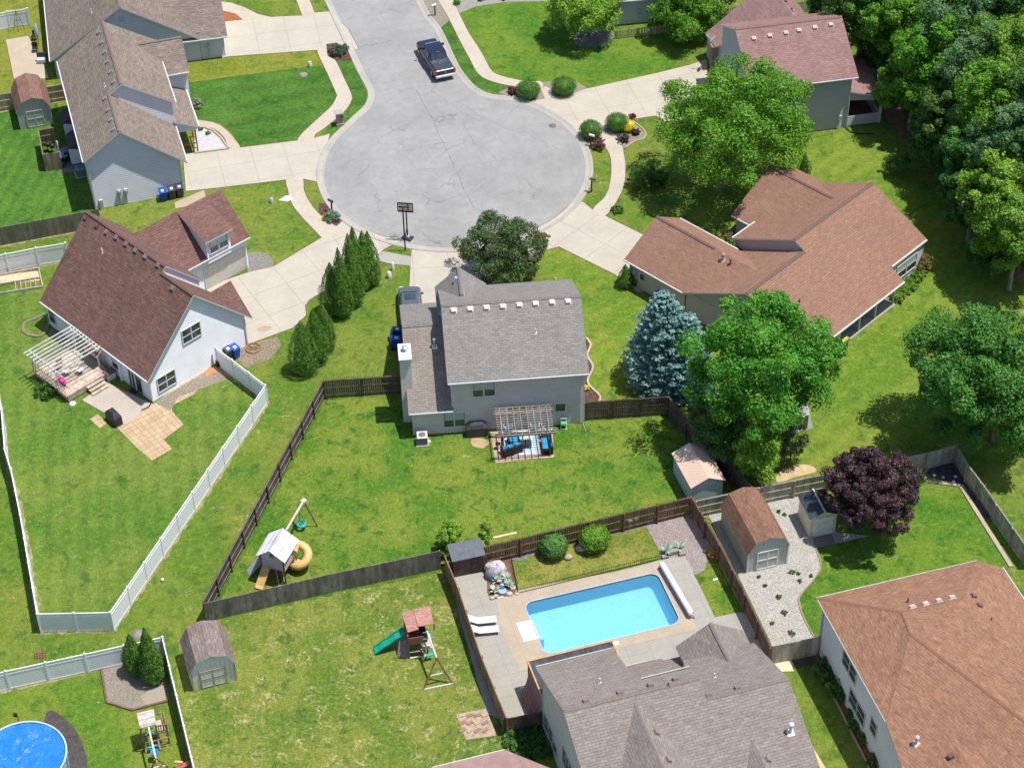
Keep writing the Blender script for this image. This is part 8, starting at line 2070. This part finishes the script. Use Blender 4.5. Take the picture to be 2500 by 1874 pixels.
shrub('shrub', 'low bright green plant beside the dark lean-to shed door', P('c8', 1095, 1005), .5, G_FRESH, .6, 97, 12, 80, .14)
shrub('flowering_plant', 'flowering bush with purple blooms in the bed by the charcoal mailbox', P('c2', 30, 1480), .75, LM('leaf_flowering', (.10, .22, .05), (.2, .32, .12), (.35, .32, .5)), .7, 98, 16, 90, .12)
shrub('flowering_plant', 'yellow flowering low plants at the lower edge of the bed by the road circle', P('c1', 2190, 1475), .35, G_YEL, .25, 99, 8, 50, .08)
shrub('rose_bush', 'reddish flowering bush at the rear corner of the ranch house', P('c6', 1805, 440), .8, LM('leaf_rose', (.06, .14, .03), (.10, .2, .04), (.40, .12, .08), .3, 2.5), 1.5, 100)
for k_, (x, y, r) in enumerate(((1770, 500, .6), (1720, 545, .7), (1670, 595, .7), (1630, 640, .6))):
    shrub('daylily_clump', ('green lily clump nearest the reddish bush', 'green lily clump second from the reddish bush', 'green lily clump third along the ranch house porch', 'green lily clump nearest the ranch porch post')[k_], P('c6', x, y), r, G_FRESH, .7, 101 + k_, 14, 90, .2)
shrub('shrub', 'yellow-leafed bush beside the striped flag at the ranch house entrance', P('c6', 450, 245), .9, LM('leaf_gold', (.25, .28, .05), (.38, .36, .08), (.2, .3, .06)), 1.2, 106, 18, 100)
shrub('shrub', 'green bush in front of the striped flag', P('c6', 530, 290), .6, G_FRESH, .9, 107)
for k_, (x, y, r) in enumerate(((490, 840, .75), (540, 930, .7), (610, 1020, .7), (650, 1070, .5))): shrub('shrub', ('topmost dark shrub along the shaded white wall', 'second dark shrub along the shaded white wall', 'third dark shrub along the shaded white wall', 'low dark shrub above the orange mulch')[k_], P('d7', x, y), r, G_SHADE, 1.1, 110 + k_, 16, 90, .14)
for k_, (x, y, r) in enumerate(((740, 1220, .35), (780, 1320, .6), (840, 1430, .45), (930, 1610, .6))): shrub('shrub', ('small shrub on orange mulch above the low window', 'round shrub in orange mulch below the paired window', 'small round shrub in orange mulch', 'round shrub at the bottom edge of the orange mulch bed')[k_], P('d7', x, y), r, G_MID, .7, 115 + k_, 14, 80, .13)
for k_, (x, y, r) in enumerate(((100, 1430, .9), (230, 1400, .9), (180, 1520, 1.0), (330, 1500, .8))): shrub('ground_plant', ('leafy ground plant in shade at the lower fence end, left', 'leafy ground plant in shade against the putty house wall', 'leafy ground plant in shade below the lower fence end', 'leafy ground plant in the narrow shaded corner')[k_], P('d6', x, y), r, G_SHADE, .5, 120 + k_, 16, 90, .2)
shrub('climbing_plant', 'straggly green climber at the foot of the deck lattice', P('a6', 340, 1010), .9, G_MID, .9, 125, 16, 60, .14)
shrub('tuft', 'small green tuft in the white gravel by the porch, left one', P('c1', 1355, 880), .24, G_MID, .3, 126, 8, 50, .08)
shrub('tuft', 'small green tuft in the white gravel by the porch, right one', P('c1', 1405, 905), .28, G_MID, .3, 127, 8, 50, .08)
shrub('shrub', 'flowering shrub at the porch corner of the blue-grey house', P('c1', 1325, 720), .6, LM('leaf_white_flower', (.12, .2, .08), (.5, .5, .42), (.1, .18, .05)), .8, 128)
shrub('plant', 'yellow-green tuft beside the charcoal covered grill', P('c5', 1085, 1560), .25, G_FRESH, .4, 129, 8, 50, .1)
shrub('plant', 'orange-yellow potted flower by the mulch bed right of the house', P('c5', 1750, 1250), .22, G_YEL, .5, 130, 8, 50, .08)
for k_, (x, y) in enumerate(((921, 1100), (832, 1268), (870, 1372), (920, 1510), (700, 1130), (1050, 1125), (975, 1160), (965, 1110), (870, 710), (830, 690), (785, 1445), (740, 1190))):
    shrub('weed', ('weed tuft right below the brown barn shed doors', 'largest weed tuft in the middle of the gravel strip', 'weed tuft low in the gravel strip, right of centre', 'weed tuft at the bottom end of the gravel strip', 'weed tuft left below the brown barn shed', 'weed tuft on gravel nearest the curved edging', 'weed tuft between the barn shed and curved edging', 'weed tuft just above the one nearest the edging', 'right weed tuft on gravel behind the barn shed', 'left weed tuft on gravel behind the barn shed', 'weed tuft at the lower left of the gravel strip', 'weed tuft beside the pool fence in the gravel strip')[k_], P('c9', x, y), .28 if k_ < 4 else .15, G_MID, .2, 140 + k_, 6, 40, .1)
tree_px('young_tree', 'small sparse dark tree on the shaded lawn near the woods edge', ('N', 2195, 425), ('N', 2195, 395), 30, G_SHADE, zr=.8, nb=14, npb=80, size=.18, seed=160, limbs=4)

# ------------------------------------------------------------------ woods on the right
WD = [  # native px centre of crown, z of crown centre, radius, material, label
    (2110, 20, 7, 3.6, G_DARK_, 'dark green tree at the top of the wood edge by the red roof'), (2195, 45, 8, 3.3, G_MAPLE, 'yellow-green tree in the top wood edge'), (2160, 100, 4, 2.6, G_SHADE, 'low shaded tree under the top wood edge'),
    (2290, 130, 8, 3.6, LM('leaf_vivid', (.07, .24, .015), (.11, .32, .02), (.15, .36, .03)), 'vivid green tree leaning out over the soil strip'), (2235, 200, 5, 3.0, G_MAPLE, 'mid green tree left of the vivid one in the wood'), (2300, 215, 5.5, 2.7, LM('leaf_vivid', (.07, .24, .015), (.11, .32, .02), (.15, .36, .03)), 'vivid green lower bough tree above the soil strip'),
    (2370, 60, 10, 4.0, G_SILV, 'silvery grey-green tree in the upper wood'), (2440, 30, 11, 4.0, G_COOL, 'tall cool green tree in the top right corner'), (2390, 170, 9, 3.6, G_SILV, 'second silvery tree in the wood, below the first'), (2470, 150, 10, 4.0, G_FRESH, 'mid green tree at the right edge of the wood'),
    (2350, 290, 6, 3.4, G_MID, 'dark tree in the middle of the wood'), (2440, 260, 9, 3.8, G_MAPLE, 'cool green tree in the right middle of the wood'), (2490, 350, 9, 3.6, G_SILV, 'silvery tree at the right edge halfway down'), (2400, 370, 6, 3.3, G_COOL, 'dark rounded tree behind the white blossom bush'),
    (2300, 330, 4, 2.6, G_SHADE, 'low dark tree along the soil strip'), (2460, 470, 7, 3.3, G_LIME, 'lime green tree at the right edge above the shaded lawn'), (2380, 480, 4.5, 2.6, G_SHADE, 'dark undergrowth tree left of the lime one'), (2490, 560, 6, 3.2, G_FRESH, 'green tree at the right edge over the shaded lawn'), (2250, -20, 9, 4, G_DARK_, 'dark tree at the very top of the wood'), (2340, -60, 10, 4.5, G_MID, 'green tree cut by the top edge of the wood'), (2545, 60, 11, 4.5, G_DARK_, 'dark tree beyond the top right corner'), (2560, 260, 10, 4.5, G_DARK_, 'dark tree beyond the right edge of the wood'), (2430, 610, 2.5, 1.9, G_SHADE, 'small shaded tree below the lime one'), (2330, 420, 2.0, 1.6, G_SHADE, 'small undergrowth tree at the inner wood edge'), (2050, -30, 6, 3.2, G_DARK_, 'dark tree beyond the top edge behind the red roof'), (2560, 440, 8, 4, G_MID, 'green tree just outside the right edge halfway down')]
for k_, (x, y, z, r, m_, lb) in enumerate(WD):
    c = P('N', x, y, z)
    tree('woodland_tree', lb, Vector((c.x, c.y, 0)), z, (r, r, r * 1.05), m_, nb=48, npb=270, size=.29, seed=200 + k_, br=(.18, .3), limbs=5, bark=BARKG, low=-.8)
shrub('blossom_bush', 'white blossoming bush at the wood edge', P('N', 2335, 480), 1.6, LM('leaf_white_blossom', (.10, .2, .08), (.45, .5, .48), (.08, .17, .07), .3, 2.0), 2.6, 180, 24, 110, .16)
# understorey that reads as one mass
rs = np.random.RandomState(9); pts = []
poly = [P('N', *p) for p in ((2060, -60), (2110, 130), (2200, 210), (2240, 290), (2330, 420), (2390, 520), (2440, 640), (2620, 700), (2700, 300), (2500, -200))]
from mathutils.geometry import intersect_point_line
def inside(p):
    c = False; n_ = len(poly); j = n_ - 1
    for i in range(n_):
        a_, b_ = poly[i], poly[j]
        if (a_.y > p[1]) != (b_.y > p[1]) and p[0] < (b_.x - a_.x) * (p[1] - a_.y) / (b_.y - a_.y) + a_.x: c = not c
        j = i
    return c
xs = [p.x for p in poly]; ys = [p.y for p in poly]
while len(pts) < 16000:
    p = (rs.uniform(min(xs), max(xs)), rs.uniform(min(ys), max(ys)))
    if inside(p): pts.append((p[0], p[1], rs.uniform(.1, 1.6) ** 1.0))
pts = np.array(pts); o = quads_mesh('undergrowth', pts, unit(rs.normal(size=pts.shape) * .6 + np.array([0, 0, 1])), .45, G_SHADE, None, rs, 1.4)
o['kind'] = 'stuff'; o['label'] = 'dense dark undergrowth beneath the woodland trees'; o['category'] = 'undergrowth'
# longer grass tufts along fences, one mass
